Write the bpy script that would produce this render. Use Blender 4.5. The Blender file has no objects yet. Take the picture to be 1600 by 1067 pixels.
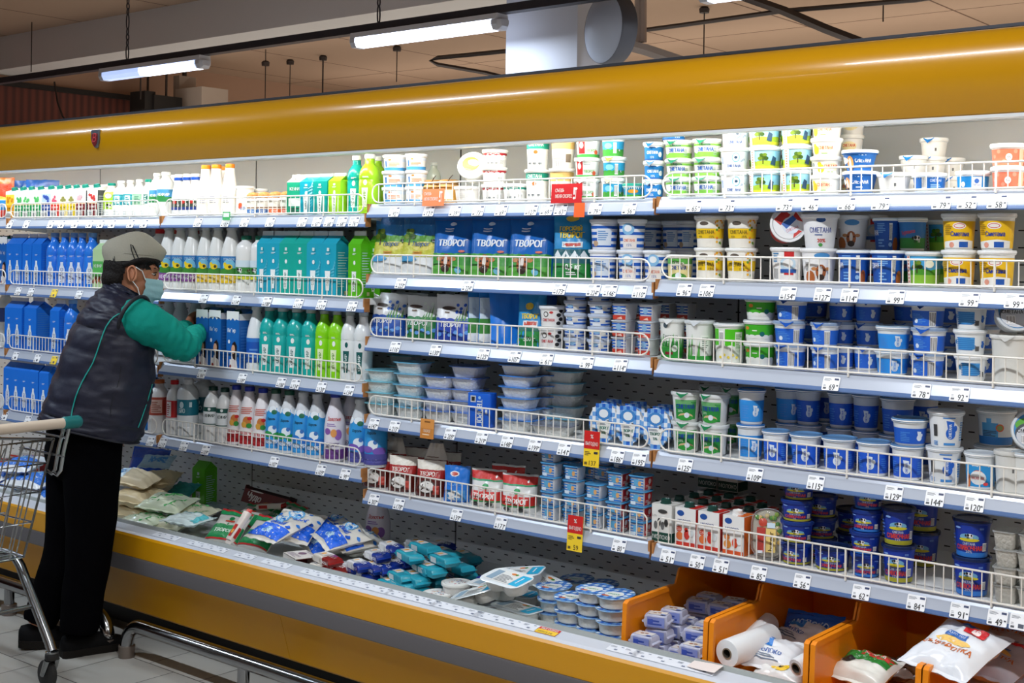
import bpy, bmesh, math, random
from mathutils import Vector, Matrix, noise as mnoise

random.seed(7)
S = bpy.context.scene
COL = S.collection
PI = math.pi
R = math.radians

# ------------------------------------------------------------------ camera
F, PX, PY, H = 2010.0, 800.0, 396.0, 1.55          # focal length in pixels, principal point, eye height
YAW = math.atan2(2450.0, F)
FW = (-math.cos(YAW), math.sin(YAW)); RT = (FW[1], -FW[0])
ROLL = R(0.8)
cam = bpy.data.cameras.new('camera'); cam_o = bpy.data.objects.new('camera', cam); COL.objects.link(cam_o)
cam.sensor_width = 36; cam.lens = F * 36 / 1600; cam.shift_y = -(533.5 - PY) / 1600
cam.clip_start = 0.05; cam.clip_end = 80
fwd = Vector((FW[0], FW[1], 0)); rgt = Vector((RT[0], RT[1], 0)); up = Vector((0, 0, 1))
M3 = Matrix((rgt, up, -fwd)).transposed() @ Matrix.Rotation(ROLL, 3, 'Z')
cam_o.matrix_world = Matrix.Translation((0, 0, H)) @ M3.to_4x4()
S.camera = cam_o

def proj(X, Y, Z):
    d = X*FW[0] + Y*FW[1]; l = X*RT[0] + Y*RT[1]
    a = F*l/d; b = F*(H-Z)/d
    c, s = math.cos(ROLL), math.sin(ROLL)
    return PX + a*c - b*s, PY + a*s + b*c
def ray(px, py):
    a0, b0 = px-PX, py-PY
    c, s = math.cos(ROLL), math.sin(ROLL)
    a = (a0*c + b0*s)/F; b = (-a0*s + b0*c)/F
    return FW[0]+RT[0]*a, FW[1]+RT[1]*a, -b
def at_y(px, py, Y):
    r = ray(px, py); t = Y/r[1]; return Vector((r[0]*t, Y, H+r[2]*t))
def at_z(px, py, Z):
    r = ray(px, py); t = (Z-H)/r[2]; return Vector((r[0]*t, r[1]*t, Z))
def x_at(px, Y, Z):                                   # where along the shelf a thing stands
    py = 400
    for _ in range(4):
        q = at_y(px, py, Y); py = proj(q.x, Y, Z)[1]
    return at_y(px, py, Y).x

# ------------------------------------------------------------------ world, exposure
W = bpy.data.worlds.new('world'); S.world = W; W.use_nodes = True
W.node_tree.nodes['Background'].inputs[0].default_value = (0.55, 0.62, 0.8, 1)
W.node_tree.nodes['Background'].inputs[1].default_value = 0.02
S.view_settings.view_transform = 'Standard'; S.view_settings.look = 'None'
S.view_settings.exposure = 0.15; S.view_settings.gamma = 1.0; S.view_settings.use_curve_mapping = False

def area(name, loc, sx, sy, power, color, rot=(0, 0, 0), spread=180):
    l = bpy.data.lights.new(name, 'AREA'); l.shape = 'RECTANGLE'; l.size = sx; l.size_y = sy
    l.energy = power; l.color = color; l.spread = R(spread)
    o = bpy.data.objects.new(name, l); o.location = loc; o.rotation_euler = rot; COL.objects.link(o); return o
# tubes behind the canopy lip of the display case, one per bay
for i in range(6):
    area('canopy_tube_light', (-6.3 + 1.21*i, 3.135, 1.935), 1.15, 0.04, 3.1, (0.97, 1.0, 0.97), (R(14), 0, 0))
# ceiling luminaires over the customer aisle (fixtures are built further down)
AISLE = [-7.2, -4.4, -1.6, 1.2]
for i, x in enumerate(AISLE):
    area('aisle_tube_light', (x, 1.5, 2.93), 1.25, 0.10, (38, 42, 49, 50)[i], ((0.72, 0.85, 1.0), (0.80, 0.90, 1.0), (0.94, 0.97, 1.0), (1.0, 0.98, 0.95))[i])
    area('aisle_tube_light', (x, -2.2, 2.93), 1.25, 0.10, (8, 11, 20, 26)[i], ((0.78, 0.88, 1.0), (0.84, 0.92, 1.0), (0.95, 0.98, 1.0), (1.0, 0.98, 0.95))[i])
# luminaires over the aisle behind the case
LUM_Y = 6.0
for k in range(-1, 4):
    area('back_aisle_tube_light', (-12.07 + 2.95*k + 0.65, LUM_Y, 2.90), 1.25, 0.10, (120, 30, 60, 14, 60)[k+1], (0.80, 0.88, 1.0))
for y in (9.0, 12.0, 15.0, 18.0):  # unseen fill lights added to brighten the ceiling: downward for floor bounce, and upward
    area('far_fill_light', (-5, y, 2.9), 16, 0.10, 300, (1.0, 0.92, 0.82))
    area('far_fill_light', (-5, y, 2.98), 16, 0.10, 36, (1.0, 0.92, 0.82), (PI, 0, 0))

# ------------------------------------------------------------------ materials
def lin(h):
    h = h.lstrip('#'); v = [int(h[i:i+2], 16)/255 for i in (0, 2, 4)]
    return tuple(c/12.92 if c <= 0.04045 else ((c+0.055)/1.055)**2.4 for c in v) + (1,)
_M = {}
def mat(h, rough=0.35, metal=0.0, trans=0.0, alpha=1.0, bump=0.0, bscale=60, mott=0.0, coat=0.0, name=None, spec=0.5):
    key = (h, rough, metal, trans, alpha, bump, bscale, mott, coat, spec)
    if key in _M: return _M[key]
    m = bpy.data.materials.new(name or ('paint_' + h.lstrip('#'))); m.use_nodes = True
    nt = m.node_tree; b = nt.nodes['Principled BSDF']
    b.inputs['Base Color'].default_value = lin(h); b.inputs['Roughness'].default_value = rough
    b.inputs['Metallic'].default_value = metal; b.inputs['Transmission Weight'].default_value = trans
    b.inputs['Alpha'].default_value = alpha; b.inputs['Coat Weight'].default_value = coat; b.inputs['Specular IOR Level'].default_value = spec
    if bump or mott:
        tc = nt.nodes.new('ShaderNodeTexCoord'); n = nt.nodes.new('ShaderNodeTexNoise')
        n.inputs['Scale'].default_value = bscale; n.inputs['Detail'].default_value = 4
        nt.links.new(tc.outputs['Object'], n.inputs['Vector'])
        if bump:
            bp = nt.nodes.new('ShaderNodeBump'); bp.inputs['Strength'].default_value = bump; bp.inputs['Distance'].default_value = 0.004
            nt.links.new(n.outputs['Fac'], bp.inputs['Height']); nt.links.new(bp.outputs['Normal'], b.inputs['Normal'])
        if mott:
            mx = nt.nodes.new('ShaderNodeMix'); mx.data_type = 'RGBA'
            c = lin(h); mx.inputs['A'].default_value = tuple(x*(1-mott) for x in c[:3]) + (1,); mx.inputs['B'].default_value = tuple(min(1, x*(1+mott)) for x in c[:3]) + (1,)
            nt.links.new(n.outputs['Fac'], mx.inputs['Factor']); nt.links.new(mx.outputs['Result'], b.inputs['Base Color'])
    _M[key] = m
    return m
def emis(h, st):
    m = bpy.data.materials.new('lit_diffuser'); m.use_nodes = True
    b = m.node_tree.nodes['Principled BSDF']; b.inputs['Base Color'].default_value = lin('#ffffff')
    b.inputs['Emission Color'].default_value = lin(h); b.inputs['Emission Strength'].default_value = st
    return m

# ------------------------------------------------------------------ mesh builder
class MB:
    def __init__(s): s.v = []; s.f = []; s.mi = []; s.ms = []
    def m(s, mt):
        if mt not in s.ms: s.ms.append(mt)
        return s.ms.index(mt)
    def add(s, vs, fs, mt):
        o = len(s.v); i = s.m(mt); s.v += [tuple(p) for p in vs]
        for f in fs: s.f.append(tuple(k+o for k in f)); s.mi.append(i)
    def box(s, a, b, mt):
        x0, y0, z0 = a; x1, y1, z1 = b
        s.add([(x0,y0,z0),(x1,y0,z0),(x1,y1,z0),(x0,y1,z0),(x0,y0,z1),(x1,y0,z1),(x1,y1,z1),(x0,y1,z1)],
              [(3,2,1,0),(4,5,6,7),(0,1,5,4),(1,2,6,5),(2,3,7,6),(3,0,4,7)], mt)
    def rings(s, rs, mt, cap0=True, cap1=True, closed=True):     # loft through rings of equal length
        n = len(rs[0]); vs = [p for r in rs for p in r]; fs = []
        for i in range(len(rs)-1):
            for j in range(n if closed else n-1):
                k = (j+1) % n
                fs.append((i*n+j, i*n+k, (i+1)*n+k, (i+1)*n+j))
        if cap0: fs.append(tuple(reversed(range(n))))
        if cap1: fs.append(tuple((len(rs)-1)*n+j for j in range(n)))
        s.add(vs, fs, mt)
    def lathe(s, prof, mt, n=28, cap0=True, cap1=True, c=(0,0,0), M=None):
        rs = []
        for r, z in prof:
            ring = [Vector((c[0]+r*math.cos(2*PI*j/n), c[1]+r*math.sin(2*PI*j/n), c[2]+z)) for j in range(n)]
            if M: ring = [M @ p for p in ring]
            rs.append(ring)
        s.rings(rs, mt, cap0, cap1)
    def tube(s, pts, r, mt, n=8, closed=False):
        pts = [Vector(p) for p in pts]; rs = []; N = len(pts)
        prev = None
        for i, p in enumerate(pts):
            if closed: t = pts[(i+1) % N]-pts[i-1]
            else: t = pts[min(i+1, N-1)]-pts[max(i-1, 0)]
            t.normalize()
            if prev is None:
                a = Vector((0,0,1)) if abs(t.z) < 0.9 else Vector((1,0,0))
                u = t.cross(a).normalized()
            else:
                u = (prev - t*prev.dot(t)).normalized()
            prev = u; w = t.cross(u)
            rr = r[i] if isinstance(r, (list, tuple)) else r
            rs.append([p+u*rr*math.cos(2*PI*j/n)+w*rr*math.sin(2*PI*j/n) for j in range(n)])
        if closed: rs.append(rs[0])
        s.rings(rs, mt, not closed, not closed)
    def prism_x(s, prof, x0, x1, mt, caps=True):                  # (y,z) outline extruded along x
        s.rings([[(x0,y,z) for y,z in prof], [(x1,y,z) for y,z in prof]], mt, caps, caps)
    def mesh(s, name, smooth=35):
        me = bpy.data.meshes.new(name); me.from_pydata(s.v, [], s.f)
        for m_ in s.ms: me.materials.append(m_)
        me.polygons.foreach_set('material_index', s.mi)
        bm = bmesh.new(); bm.from_mesh(me)
        bmesh.ops.recalc_face_normals(bm, faces=bm.faces); bm.to_mesh(me); bm.free()
        if smooth:
            me.shade_smooth(); me.set_sharp_from_angle(angle=R(smooth))
        me.update(); return me
    def build(s, name, parent=None, smooth=35, **kw):
        o = bpy.data.objects.new(name, s.mesh(name, smooth)); COL.objects.link(o)
        if parent: o.parent = parent
        for k, v in kw.items(): o[k] = v
        return o
def arc(c, r, a0, a1, n, plane='xz', y=0.0):
    out = []
    for i in range(n+1):
        a = a0+(a1-a0)*i/n
        p, q = c[0]+r*math.cos(a), c[1]+r*math.sin(a)
        out.append((p, y, q) if plane == 'xz' else ((p, q, y) if plane == 'xy' else (y, p, q)))
    return out
def thing(name, label, cat, loc=(0,0,0), rz=0.0, group=None):
    o = bpy.data.objects.new(name, None); COL.objects.link(o); o.location = loc; o.rotation_euler = (0,0,rz)
    o.empty_display_size = 0.05; o['label'] = label; o['category'] = cat
    if group: o['group'] = group
    return o
def tag(o, label, cat, group=None):
    o['label'] = label; o['category'] = cat
    if group: o['group'] = group
    return o
def structure(o): o['kind'] = 'structure'; return o

# ------------------------------------------------------------------ text outlines as flat triangles
_T = {}
def text_tris(txt, shear=0.0):
    key = (txt, shear)
    if key in _T: return _T[key]
    c = bpy.data.curves.new('txt', 'FONT'); c.body = txt; c.size = 1; c.resolution_u = 2; c.shear = shear; c.fill_mode = 'BOTH'
    o = bpy.data.objects.new('txt', c); COL.objects.link(o)
    me = o.evaluated_get(bpy.context.evaluated_depsgraph_get()).to_mesh()
    me.calc_loop_triangles()
    vs = [(v.co.x, v.co.y) for v in me.vertices]
    tr = [tuple(vs[i] for i in t.vertices) for t in me.loop_triangles]
    bpy.data.objects.remove(o); bpy.data.curves.remove(c)
    xs = [p[0] for p in vs] or [0]; ys = [p[1] for p in vs] or [0]
    _T[key] = (tr, min(xs), max(xs), min(ys), max(ys))
    return _T[key]

# ------------------------------------------------------------------ printing: flat shapes laid onto a surface function (u, v, offset) -> point
class Print:
    def __init__(s, surf, thr=0.012, base=0.0003, step=0.00025): s.surf = surf; s.thr = thr; s.mb = MB(); s.L = 0; s.base = base; s.step = step
    def tris(s, tr, col, rough=0.4, metal=0.0, same=False):
        if not same: s.L += 1
        off = s.base + s.step*s.L; m = mat(col, rough, metal) if isinstance(col, str) else col
        todo = list(tr); vs = []; fs = []
        while todo:
            a, b, c = todo.pop()
            e = [math.dist(a, b), math.dist(b, c), math.dist(c, a)]; k = e.index(max(e))
            if e[k] > s.thr:
                p, q, r_ = ((a, b, c), (b, c, a), (c, a, b))[k]
                mid = ((p[0]+q[0])/2, (p[1]+q[1])/2); todo += [(p, mid, r_), (mid, q, r_)]
            else:
                o = len(vs); vs += [s.surf(p[0], p[1], off) for p in (a, b, c)]; fs.append((o, o+1, o+2))
        s.mb.add(vs, fs, m)
    def poly(s, pts, col, **k):
        cx = sum(p[0] for p in pts)/len(pts); cy = sum(p[1] for p in pts)/len(pts); n = len(pts)
        if n <= 4: s.tris([(pts[0], pts[i], pts[i+1]) for i in range(1, n-1)], col, **k)
        else: s.tris([((cx, cy), pts[i], pts[(i+1) % n]) for i in range(n)], col, **k)
    def rect(s, x0, x1, y0, y1, col, **k): s.poly([(x0,y0),(x1,y0),(x1,y1),(x0,y1)], col, **k)
    def ell(s, cx, cy, rx, ry, col, n=14, a0=0, a1=2*PI, **k):
        s.poly([(cx+rx*math.cos(a0+(a1-a0)*i/n), cy+ry*math.sin(a0+(a1-a0)*i/n)) for i in range(n)], col, **k)
    def text(s, t, cx, cy, h, col, w=None, bold=0.0, rot=0.0, shear=0.0, **k):     # centred, h = cap height, w = width limit
        tr, x0, x1, y0, y1 = text_tris(t, shear)
        sy = h/0.72; sx = sy
        if w: sx = w/max(1e-4, x1-x0)
        mx, my = (x0+x1)/2, 0.36
        ca, sa = math.cos(rot), math.sin(rot)
        def T(p):
            a, b = (p[0]-mx)*sx, (p[1]-my)*sy
            return (cx+a*ca-b*sa, cy+a*sa+b*ca)
        s.tris([tuple(T(p) for p in q) for q in tr], col, **k)
        if bold:                                            # heavier strokes: the same letters laid twice more, a little apart
            e = min(bold, .05)*1.1
            for dx in (-e, e): s.tris([tuple(T((p[0]+dx, p[1])) for p in q) for q in tr], col, same=True)
    def lines(s, x0, x1, y0, y1, n, col, fill=0.5, rnd=True):      # small unreadable print as bars
        rg = random.Random(int((x0+y0+n)*1e5)); d = (y1-y0)/n; s.L += 1
        for i in range(n):
            xe = x1-(x1-x0)*(rg.random()*0.45 if rnd else 0)
            s.rect(x0, xe, y0+d*i, y0+d*(i+fill), col, same=True)
    def bars(s, x0, x1, y0, y1, col='#222222', bg='#ffffff'):      # bar code
        s.rect(x0, x1, y0, y1, bg); s.L += 1; n = 9; d = (x1-x0)/n
        for i in range(n): s.rect(x0+d*(i+0.15), x0+d*(i+0.15+(0.35, 0.6, 0.25)[i % 3]), y0+(y1-y0)*0.08, y1-(y1-y0)*0.08, col, same=True)
    def mesh(s, name):
        return s.mb.mesh(name, 0)
def cone(r0, r1, h):
    rm = (r0+r1)/2
    def f(u, v, o):
        v = max(.003, min(h-.009, v)); r = r0+(r1-r0)*v/h+o; a = u/rm
        return (r*math.sin(a), -r*math.cos(a), v)
    return f
def front(y): return lambda u, v, o: (u, y-o, v)
def side(x): return lambda u, v, o: (x+o, u, v)
def top(z): return lambda u, v, o: (u, v, z+o)
# ------------------------------------------------------------------ the room
WHT = mat('#e9ebea', 0.4)
def tile_floor():
    m = bpy.data.materials.new('floor_tiles'); m.use_nodes = True; nt = m.node_tree; b = nt.nodes['Principled BSDF']
    tc = nt.nodes.new('ShaderNodeTexCoord'); mp = nt.nodes.new('ShaderNodeMapping'); br = nt.nodes.new('ShaderNodeTexBrick')
    mp.inputs['Location'].default_value = (0.03, 0.13, 0)
    br.inputs['Scale'].default_value = 1.0; br.inputs['Brick Width'].default_value = 0.30; br.inputs['Row Height'].default_value = 0.30
    br.inputs['Mortar Size'].default_value = 0.0022; br.inputs['Mortar Smooth'].default_value = 0.05; br.offset = 0.5
    br.inputs['Color1'].default_value = lin('#b9b7b0'); br.inputs['Color2'].default_value = lin('#adaba5'); br.inputs['Mortar'].default_value = lin('#2f2c2a')
    n = nt.nodes.new('ShaderNodeTexNoise'); n.inputs['Scale'].default_value = 2.2; n.inputs['Detail'].default_value = 6
    mx = nt.nodes.new('ShaderNodeMix'); mx.data_type = 'RGBA'; mx.blend_type = 'MULTIPLY'; mx.inputs['Factor'].default_value = 0.35
    nt.links.new(tc.outputs['Object'], mp.inputs['Vector']); nt.links.new(mp.outputs['Vector'], br.inputs['Vector']); nt.links.new(tc.outputs['Object'], n.inputs['Vector'])
    nt.links.new(br.outputs['Color'], mx.inputs['A']); nt.links.new(n.outputs['Fac'], mx.inputs['B']); nt.links.new(mx.outputs['Result'], b.inputs['Base Color'])
    b.inputs['Roughness'].default_value = 0.42
    bp = nt.nodes.new('ShaderNodeBump'); bp.inputs['Strength'].default_value = 0.3; bp.inputs['Distance'].default_value = 0.002; bp.invert = True
    nt.links.new(br.outputs['Fac'], bp.inputs['Height']); nt.links.new(bp.outputs['Normal'], b.inputs['Normal'])
    return m
mb = MB(); mb.box((-14, -5, -0.1), (6, 20, 0), tile_floor()); structure(mb.build('floor', smooth=0))
def ceil_mat():
    m = bpy.data.materials.new('ceiling_slabs'); m.use_nodes = True; nt = m.node_tree; b = nt.nodes['Principled BSDF']
    tc = nt.nodes.new('ShaderNodeTexCoord'); br = nt.nodes.new('ShaderNodeTexBrick'); mp = nt.nodes.new('ShaderNodeMapping')
    mp.inputs['Rotation'].default_value = (0, 0, R(90)); br.offset = 0.0
    br.inputs['Scale'].default_value = 1.0; br.inputs['Brick Width'].default_value = 6.0; br.inputs['Row Height'].default_value = 1.5; br.inputs['Mortar Size'].default_value = 0.012
    br.inputs['Color1'].default_value = lin('#a58c78'); br.inputs['Color2'].default_value = lin('#9e8672'); br.inputs['Mortar'].default_value = lin('#5a4030')
    nt.links.new(tc.outputs['Object'], mp.inputs['Vector']); nt.links.new(mp.outputs['Vector'], br.inputs['Vector']); nt.links.new(br.outputs['Color'], b.inputs['Base Color'])
    b.inputs['Roughness'].default_value = 0.9
    return m
mb = MB(); mb.box((-14, -5, 3.9), (6, 20, 4.0), ceil_mat()); structure(mb.build('ceiling', smooth=0))
def corrugated():
    m = bpy.data.materials.new('corrugated_cladding'); m.use_nodes = True; nt = m.node_tree; b = nt.nodes['Principled BSDF']
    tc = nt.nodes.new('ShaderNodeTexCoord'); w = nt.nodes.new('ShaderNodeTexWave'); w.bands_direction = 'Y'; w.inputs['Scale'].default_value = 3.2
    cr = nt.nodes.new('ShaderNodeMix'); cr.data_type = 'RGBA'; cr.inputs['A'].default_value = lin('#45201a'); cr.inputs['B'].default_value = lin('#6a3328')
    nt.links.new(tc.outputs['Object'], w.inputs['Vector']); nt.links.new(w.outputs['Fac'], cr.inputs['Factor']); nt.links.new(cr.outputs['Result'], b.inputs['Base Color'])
    b.inputs['Roughness'].default_value = 0.7
    return m
BEIGE = mat('#a58570', 0.9, bump=0.1, bscale=8)
mb = MB(); mb.box((-14.1, -5, 0), (-14, 20, 3.9), BEIGE); structure(mb.build('wall_left', smooth=0))
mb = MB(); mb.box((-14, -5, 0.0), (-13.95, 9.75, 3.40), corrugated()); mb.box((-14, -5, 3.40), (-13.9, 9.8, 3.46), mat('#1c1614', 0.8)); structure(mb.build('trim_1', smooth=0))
mb = MB(); mb.box((-14, 20, 0), (6, 20.1, 3.9), BEIGE); structure(mb.build('wall_back', smooth=0))
mb = MB(); mb.box((6, -5, 0), (6.1, 20, 3.9), BEIGE); structure(mb.build('wall_right', smooth=0))
mb = MB(); mb.box((-14, -5.1, 0), (6, -5, 3.9), BEIGE); structure(mb.build('wall_front', smooth=0))
mb = MB(); mb.box((-14, 7.5, 3.53), (6, 7.9, 3.9), mat('#cfcdcc', 0.9, bump=0.2, bscale=5)); structure(mb.build('ceiling_beam', smooth=0))
PCX0 = at_y(790, 110, 6.3).x; PCX1 = at_y(902, 60, 6.3).x
mb = MB(); mb.box((PCX0, 6.3, 0), (PCX1, 6.66, 3.9), mat('#c9cfdb', 0.7, bump=0.1, bscale=10)); structure(mb.build('column', smooth=0))

# ------------------------------------------------------------------ the refrigerated display case
YF, YB = 3.18, 3.68                                             # shelf front and back panel
XL, XR = -6.91, 0.35
BAY = {'Z': (-6.91, -5.70), 'A': (-5.70, -4.49), 'B': (-4.49, -3.28), 'C': (-3.28, -2.07), 'D': (-2.07, -0.86)}
RAILZ = {'Z': (1.633, 1.320, 1.018, 0.728), 'A': (1.633, 1.320, 1.018, 0.728), 'B': (1.635, 1.333, 1.033, 0.732),
         'C': (1.668, 1.421, 1.200, 0.926, 0.661), 'D': (1.673, 1.431, 1.195, 0.927, 0.657)}
TRAYZ = 0.395
YEL = mat('#c48c07', 0.24, coat=0.35, name='yellow_enamel')
YEL2 = mat('#cf920a', 0.33, name='yellow_enamel_base')
GREYB = mat('#5d5a5c', 0.45); DRK = mat('#0c0c0d', 0.6); CREAM = mat('#d9dcdc', 0.45)
case = thing('refrigerated_display_case', 'long yellow multideck refrigerated display case filled with dairy products', 'refrigerated display case', (0, 0, 0))
def perforated():
    m = bpy.data.materials.new('perforated_back_panel'); m.use_nodes = True; nt = m.node_tree; b = nt.nodes['Principled BSDF']
    tc = nt.nodes.new('ShaderNodeTexCoord'); sp = nt.nodes.new('ShaderNodeSeparateXYZ'); nt.links.new(tc.outputs['Object'], sp.inputs[0])
    def ma(op, a, bb=None):
        n = nt.nodes.new('ShaderNodeMath'); n.operation = op
        for i, q in enumerate((a, bb)):
            if q is None: continue
            if isinstance(q, (int, float)): n.inputs[i].default_value = q
            else: nt.links.new(q, n.inputs[i])
        return n.outputs[0]
    row = ma('DIVIDE', sp.outputs['Z'], 0.024); ri = ma('FLOOR', row); rf = ma('SUBTRACT', row, ri)
    colx = ma('ADD', ma('DIVIDE', sp.outputs['X'], 0.066), ma('MULTIPLY', ri, 0.5)); cf = ma('FRACT', colx)
    k = ma('MULTIPLY', ma('MULTIPLY', ma('LESS_THAN', cf, 0.27), ma('LESS_THAN', rf, 0.16)), ma('LESS_THAN', sp.outputs['Z'], 1.66))
    mx = nt.nodes.new('ShaderNodeMix'); mx.data_type = 'RGBA'; mx.inputs['A'].default_value = lin('#d3d5d6'); mx.inputs['B'].default_value = lin('#1a1a1c')
    nt.links.new(k, mx.inputs['Factor']); nt.links.new(mx.outputs['Result'], b.inputs['Base Color']); b.inputs['Roughness'].default_value = 0.5
    return m
PERF = perforated()
for nm, (x0, x1) in list(BAY.items()) + [('E', (-0.86, XR))]:
    mb = MB(); mb.box((x0+0.004, YB, 0.30), (x1-0.004, YB+0.02, 1.96), PERF); mb.box((x0-0.004, YB+0.004, 0.30), (x0+0.004, YB+0.02, 1.96), DRK)
    o = mb.build('back_panel', case, 0)
mb = MB(); mb.box((XL, YB+0.02, 0), (XR, YB+0.08, 2.09), CREAM); mb.build('rear_wall', case, 0)
# canopy: curved yellow front, dark top trim, pale underside
cp = [(3.10, 1.893), (3.085, 1.90), (3.06, 1.94), (3.045, 1.98), (3.04, 2.02), (3.045, 2.055), (3.06, 2.083), (3.08, 2.097), (3.10, 2.103)]
mb = MB(); mb.prism_x(cp + [(3.12, 2.09), (3.115, 1.90)], XL, XR, YEL); mb.build('canopy', case, 30)
mb = MB(); mb.prism_x([(3.10, 2.104), (3.10, 2.112), (3.14, 2.118), (3.16, 2.10), (3.12, 2.09)], XL, XR, mat('#3a3d44', 0.3, 0.6)); mb.build('canopy_trim', case, 0)
mb = MB(); mb.prism_x([(3.116, 1.955), (3.25, 1.957), (YB, 1.945), (YB, 1.965), (3.26, 1.975), (3.116, 1.975)], XL, XR, WHT)
mb.prism_x([(3.086, 1.889), (3.125, 1.889), (3.125, 1.897), (3.086, 1.897)], XL, XR, CREAM); mb.build('canopy_underside', case, 0)
mb = MB(); mb.box((XL, 3.14, 2.06), (XR, YB+0.08, 2.09), GREYB); mb.build('roof', case, 0)
mb = MB()
for nm, (x0, x1) in BAY.items(): mb.prism_x([(3.27, 1.950), (3.29, 1.947), (3.29, 1.953), (3.27, 1.957)], x0+0.02, x1-0.02, mat('#7f8488', 0.5))
mb.build('air_grille', case, 0)
# base: lip, bumper strip, sloping panel, kick plate
LY, LZ = 2.93, 0.442
mb = MB(); mb.prism_x([(LY, LZ), (LY-0.006, LZ-0.008), (LY-0.004, LZ-0.085), (LY+0.02, LZ-0.085), (LY+0.02, LZ-0.004)], XL, XR, YEL2); mb.build('upper_panel', case, 30)
mb = MB(); mb.prism_x([(LY-0.010, LZ-0.086), (LY-0.013, LZ-0.095), (LY-0.010, LZ-0.142), (LY-0.004, LZ-0.146), (LY+0.02, LZ-0.146), (LY+0.02, LZ-0.086)], XL, XR, GREYB); mb.build('bumper_strip', case, 30)
XS = at_y(441, 960, 2.95).x
for x0, x1 in ((XL, XS-2.42), (XS-2.42, XS), (XS, XR)):
    mb = MB(); mb.prism_x([(LY+0.0, LZ-0.147), (LY+0.012, LZ-0.16), (LY+0.058, LZ-0.315), (LY+0.07, LZ-0.325), (LY+0.10, LZ-0.325), (LY+0.10, LZ-0.147)], x0+0.0012, x1-0.0012, YEL2); mb.build('lower_panel', case, 30)
mb = MB(); mb.box((XL, LY+0.19, 0), (XR, LY+0.25, LZ-0.31), DRK); mb.build('kick_plate', case, 0)
mb = MB(); mb.box((XL, LY+0.1, LZ-0.33), (XR, YB, LZ-0.30), DRK); mb.build('base_underside', case, 0)
mb = MB(); mb.prism_x([(LY+0.001, LZ), (LY+0.012, LZ+0.006), (LY+0.055, LZ+0.016), (LY+0.058, LZ+0.013), (LY+0.03, LZ-0.005), (LY+0.02, LZ-0.02)], XL, XR, mat('#c7ccd6', 0.3)); mb.build('ticket_ledge', case, 0)
mb = MB(); mb.prism_x([(LY+0.055, LZ+0.016), (LY+0.06, LZ+0.026), (LY+0.072, LZ+0.026), (LY+0.085, TRAYZ), (LY+0.06, TRAYZ-0.01)], XL, XR, mat('#9aa09f', 0.4)); mb.build('front_glass_edge', case, 0)
mb = MB(); mb.box((XL, LY+0.06, TRAYZ-0.02), (XR, YB, TRAYZ), CREAM); mb.build('bottom_tray', case, 0)
mb = MB(); mb.box((XL-0.04, LY, 0.02), (XL, YB+0.08, 2.09), YEL2); mb.box((XR, LY, 0.02), (XR+0.04, YB+0.08, 2.09), YEL2); mb.build('end_panel', case, 0)

RAIL = mat('#b7bfce', 0.22, 0.15, name='price_rail_plastic'); RAIL_REFLECT = mat('#5b76a6', 0.25); WIRE = mat('#e8e4dc', 0.35, name='white_wire'); RUST = mat('#a8703c', 0.8, mott=0.5, bscale=40)
SHT = {}
def fence(x0, x1, z, h, gap, square=False):
    mb = MB(); y = YF+0.012; r = h/2
    if square: path = [(x0, y, z), (x0, y, z+h-0.012), (x0+0.012, y, z+h), (x1-0.012, y, z+h), (x1, y, z+h-0.012), (x1, y, z)]; cl = True
    else:
        path = arc((x1-r, z+r), r, -PI/2, PI/2, 8, y=y) + arc((x0+r, z+r), r, PI/2, 1.5*PI, 8, y=y); cl = True
    mb.tube(path, 0.0027, WIRE, 8, cl)
    n = max(2, round((x1-x0-2*r)/gap)); d = (x1-x0-2*r)/n
    for i in range(n+1):
        x = x0+r+d*i; th = 0.0032 if i in (n//6, n-n//6, n//2) else 0.0017
        mb.tube([(x, y, z-(0.012 if th > 0.002 else 0)), (x, y, z+h)], th, WIRE, 5)
    return mb
for bay, zs in RAILZ.items():
    x0, x1 = BAY[bay]
    if bay == 'Z': x0 = -6.2
    for i, zb in enumerate(zs):
        zt = zb+0.050; SHT[bay, i+1] = zt
        mb = MB(); mb.box((x0+0.004, YF+0.03, zt-0.022), (x1-0.004, YB, zt), WHT)
        sh = mb.build('shelf', case, 0)
        mb = MB(); mb.prism_x([(YF+0.001, zb+0.012), (YF+0.012, zb+0.038), (YF+0.018, zt-0.002), (YF+0.03, zt), (YF+0.03, zt-0.022), (YF+0.02, zb+0.006)], x0+0.004, x1-0.004, RAIL)
        mb.prism_x([(YF, zb), (YF-0.001, zb+0.003), (YF+0.001, zb+0.012), (YF+0.02, zb+0.006), (YF+0.018, zb)], x0+0.004, x1-0.004, RAIL_REFLECT)  # lower strip: the bluish reflection in the rail, put into the colour
        mb.box((x0+0.003, YF+0.004, zb+0.002), (x0+0.010, YF+0.03, zt), RUST); mb.box((x1-0.010, YF+0.004, zb+0.002), (x1-0.003, YF+0.03, zt), RUST)
        mb.build('price_rail', sh, 0)
        low = i == 4
        if i == 0 and bay in 'AD':                                # white paper slid into the ticket holder
            a_ = x0+0.01 if bay == 'D' else x0+0.36
            mb = MB(); mb.prism_x([(YF+0.0005, zb+0.010), (YF+0.0115, zb+0.0385), (YF+0.0122, zb+0.0385), (YF+0.0012, zb+0.010)], a_, x1-0.012, mat('#eef0f2', 0.4)); mb.build('paper_strip', sh, 0)
        fence(x0+0.02, x1-0.02, zt+0.004, 0.072 if low else 0.064, 0.026 if bay in 'ZAB' else (0.024 if low else 0.029), low).build('wire_guard', sh)
        for bx in (x0+0.006, x1-0.006):
            mb = MB(); mb.prism_x([(YF+0.06, zt-0.024), (YB, zt-0.06), (YB, zt-0.02), (YF+0.06, zt-0.02)], bx-0.002, bx+0.002, WHT); mb.build('bracket', sh, 0)
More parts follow.
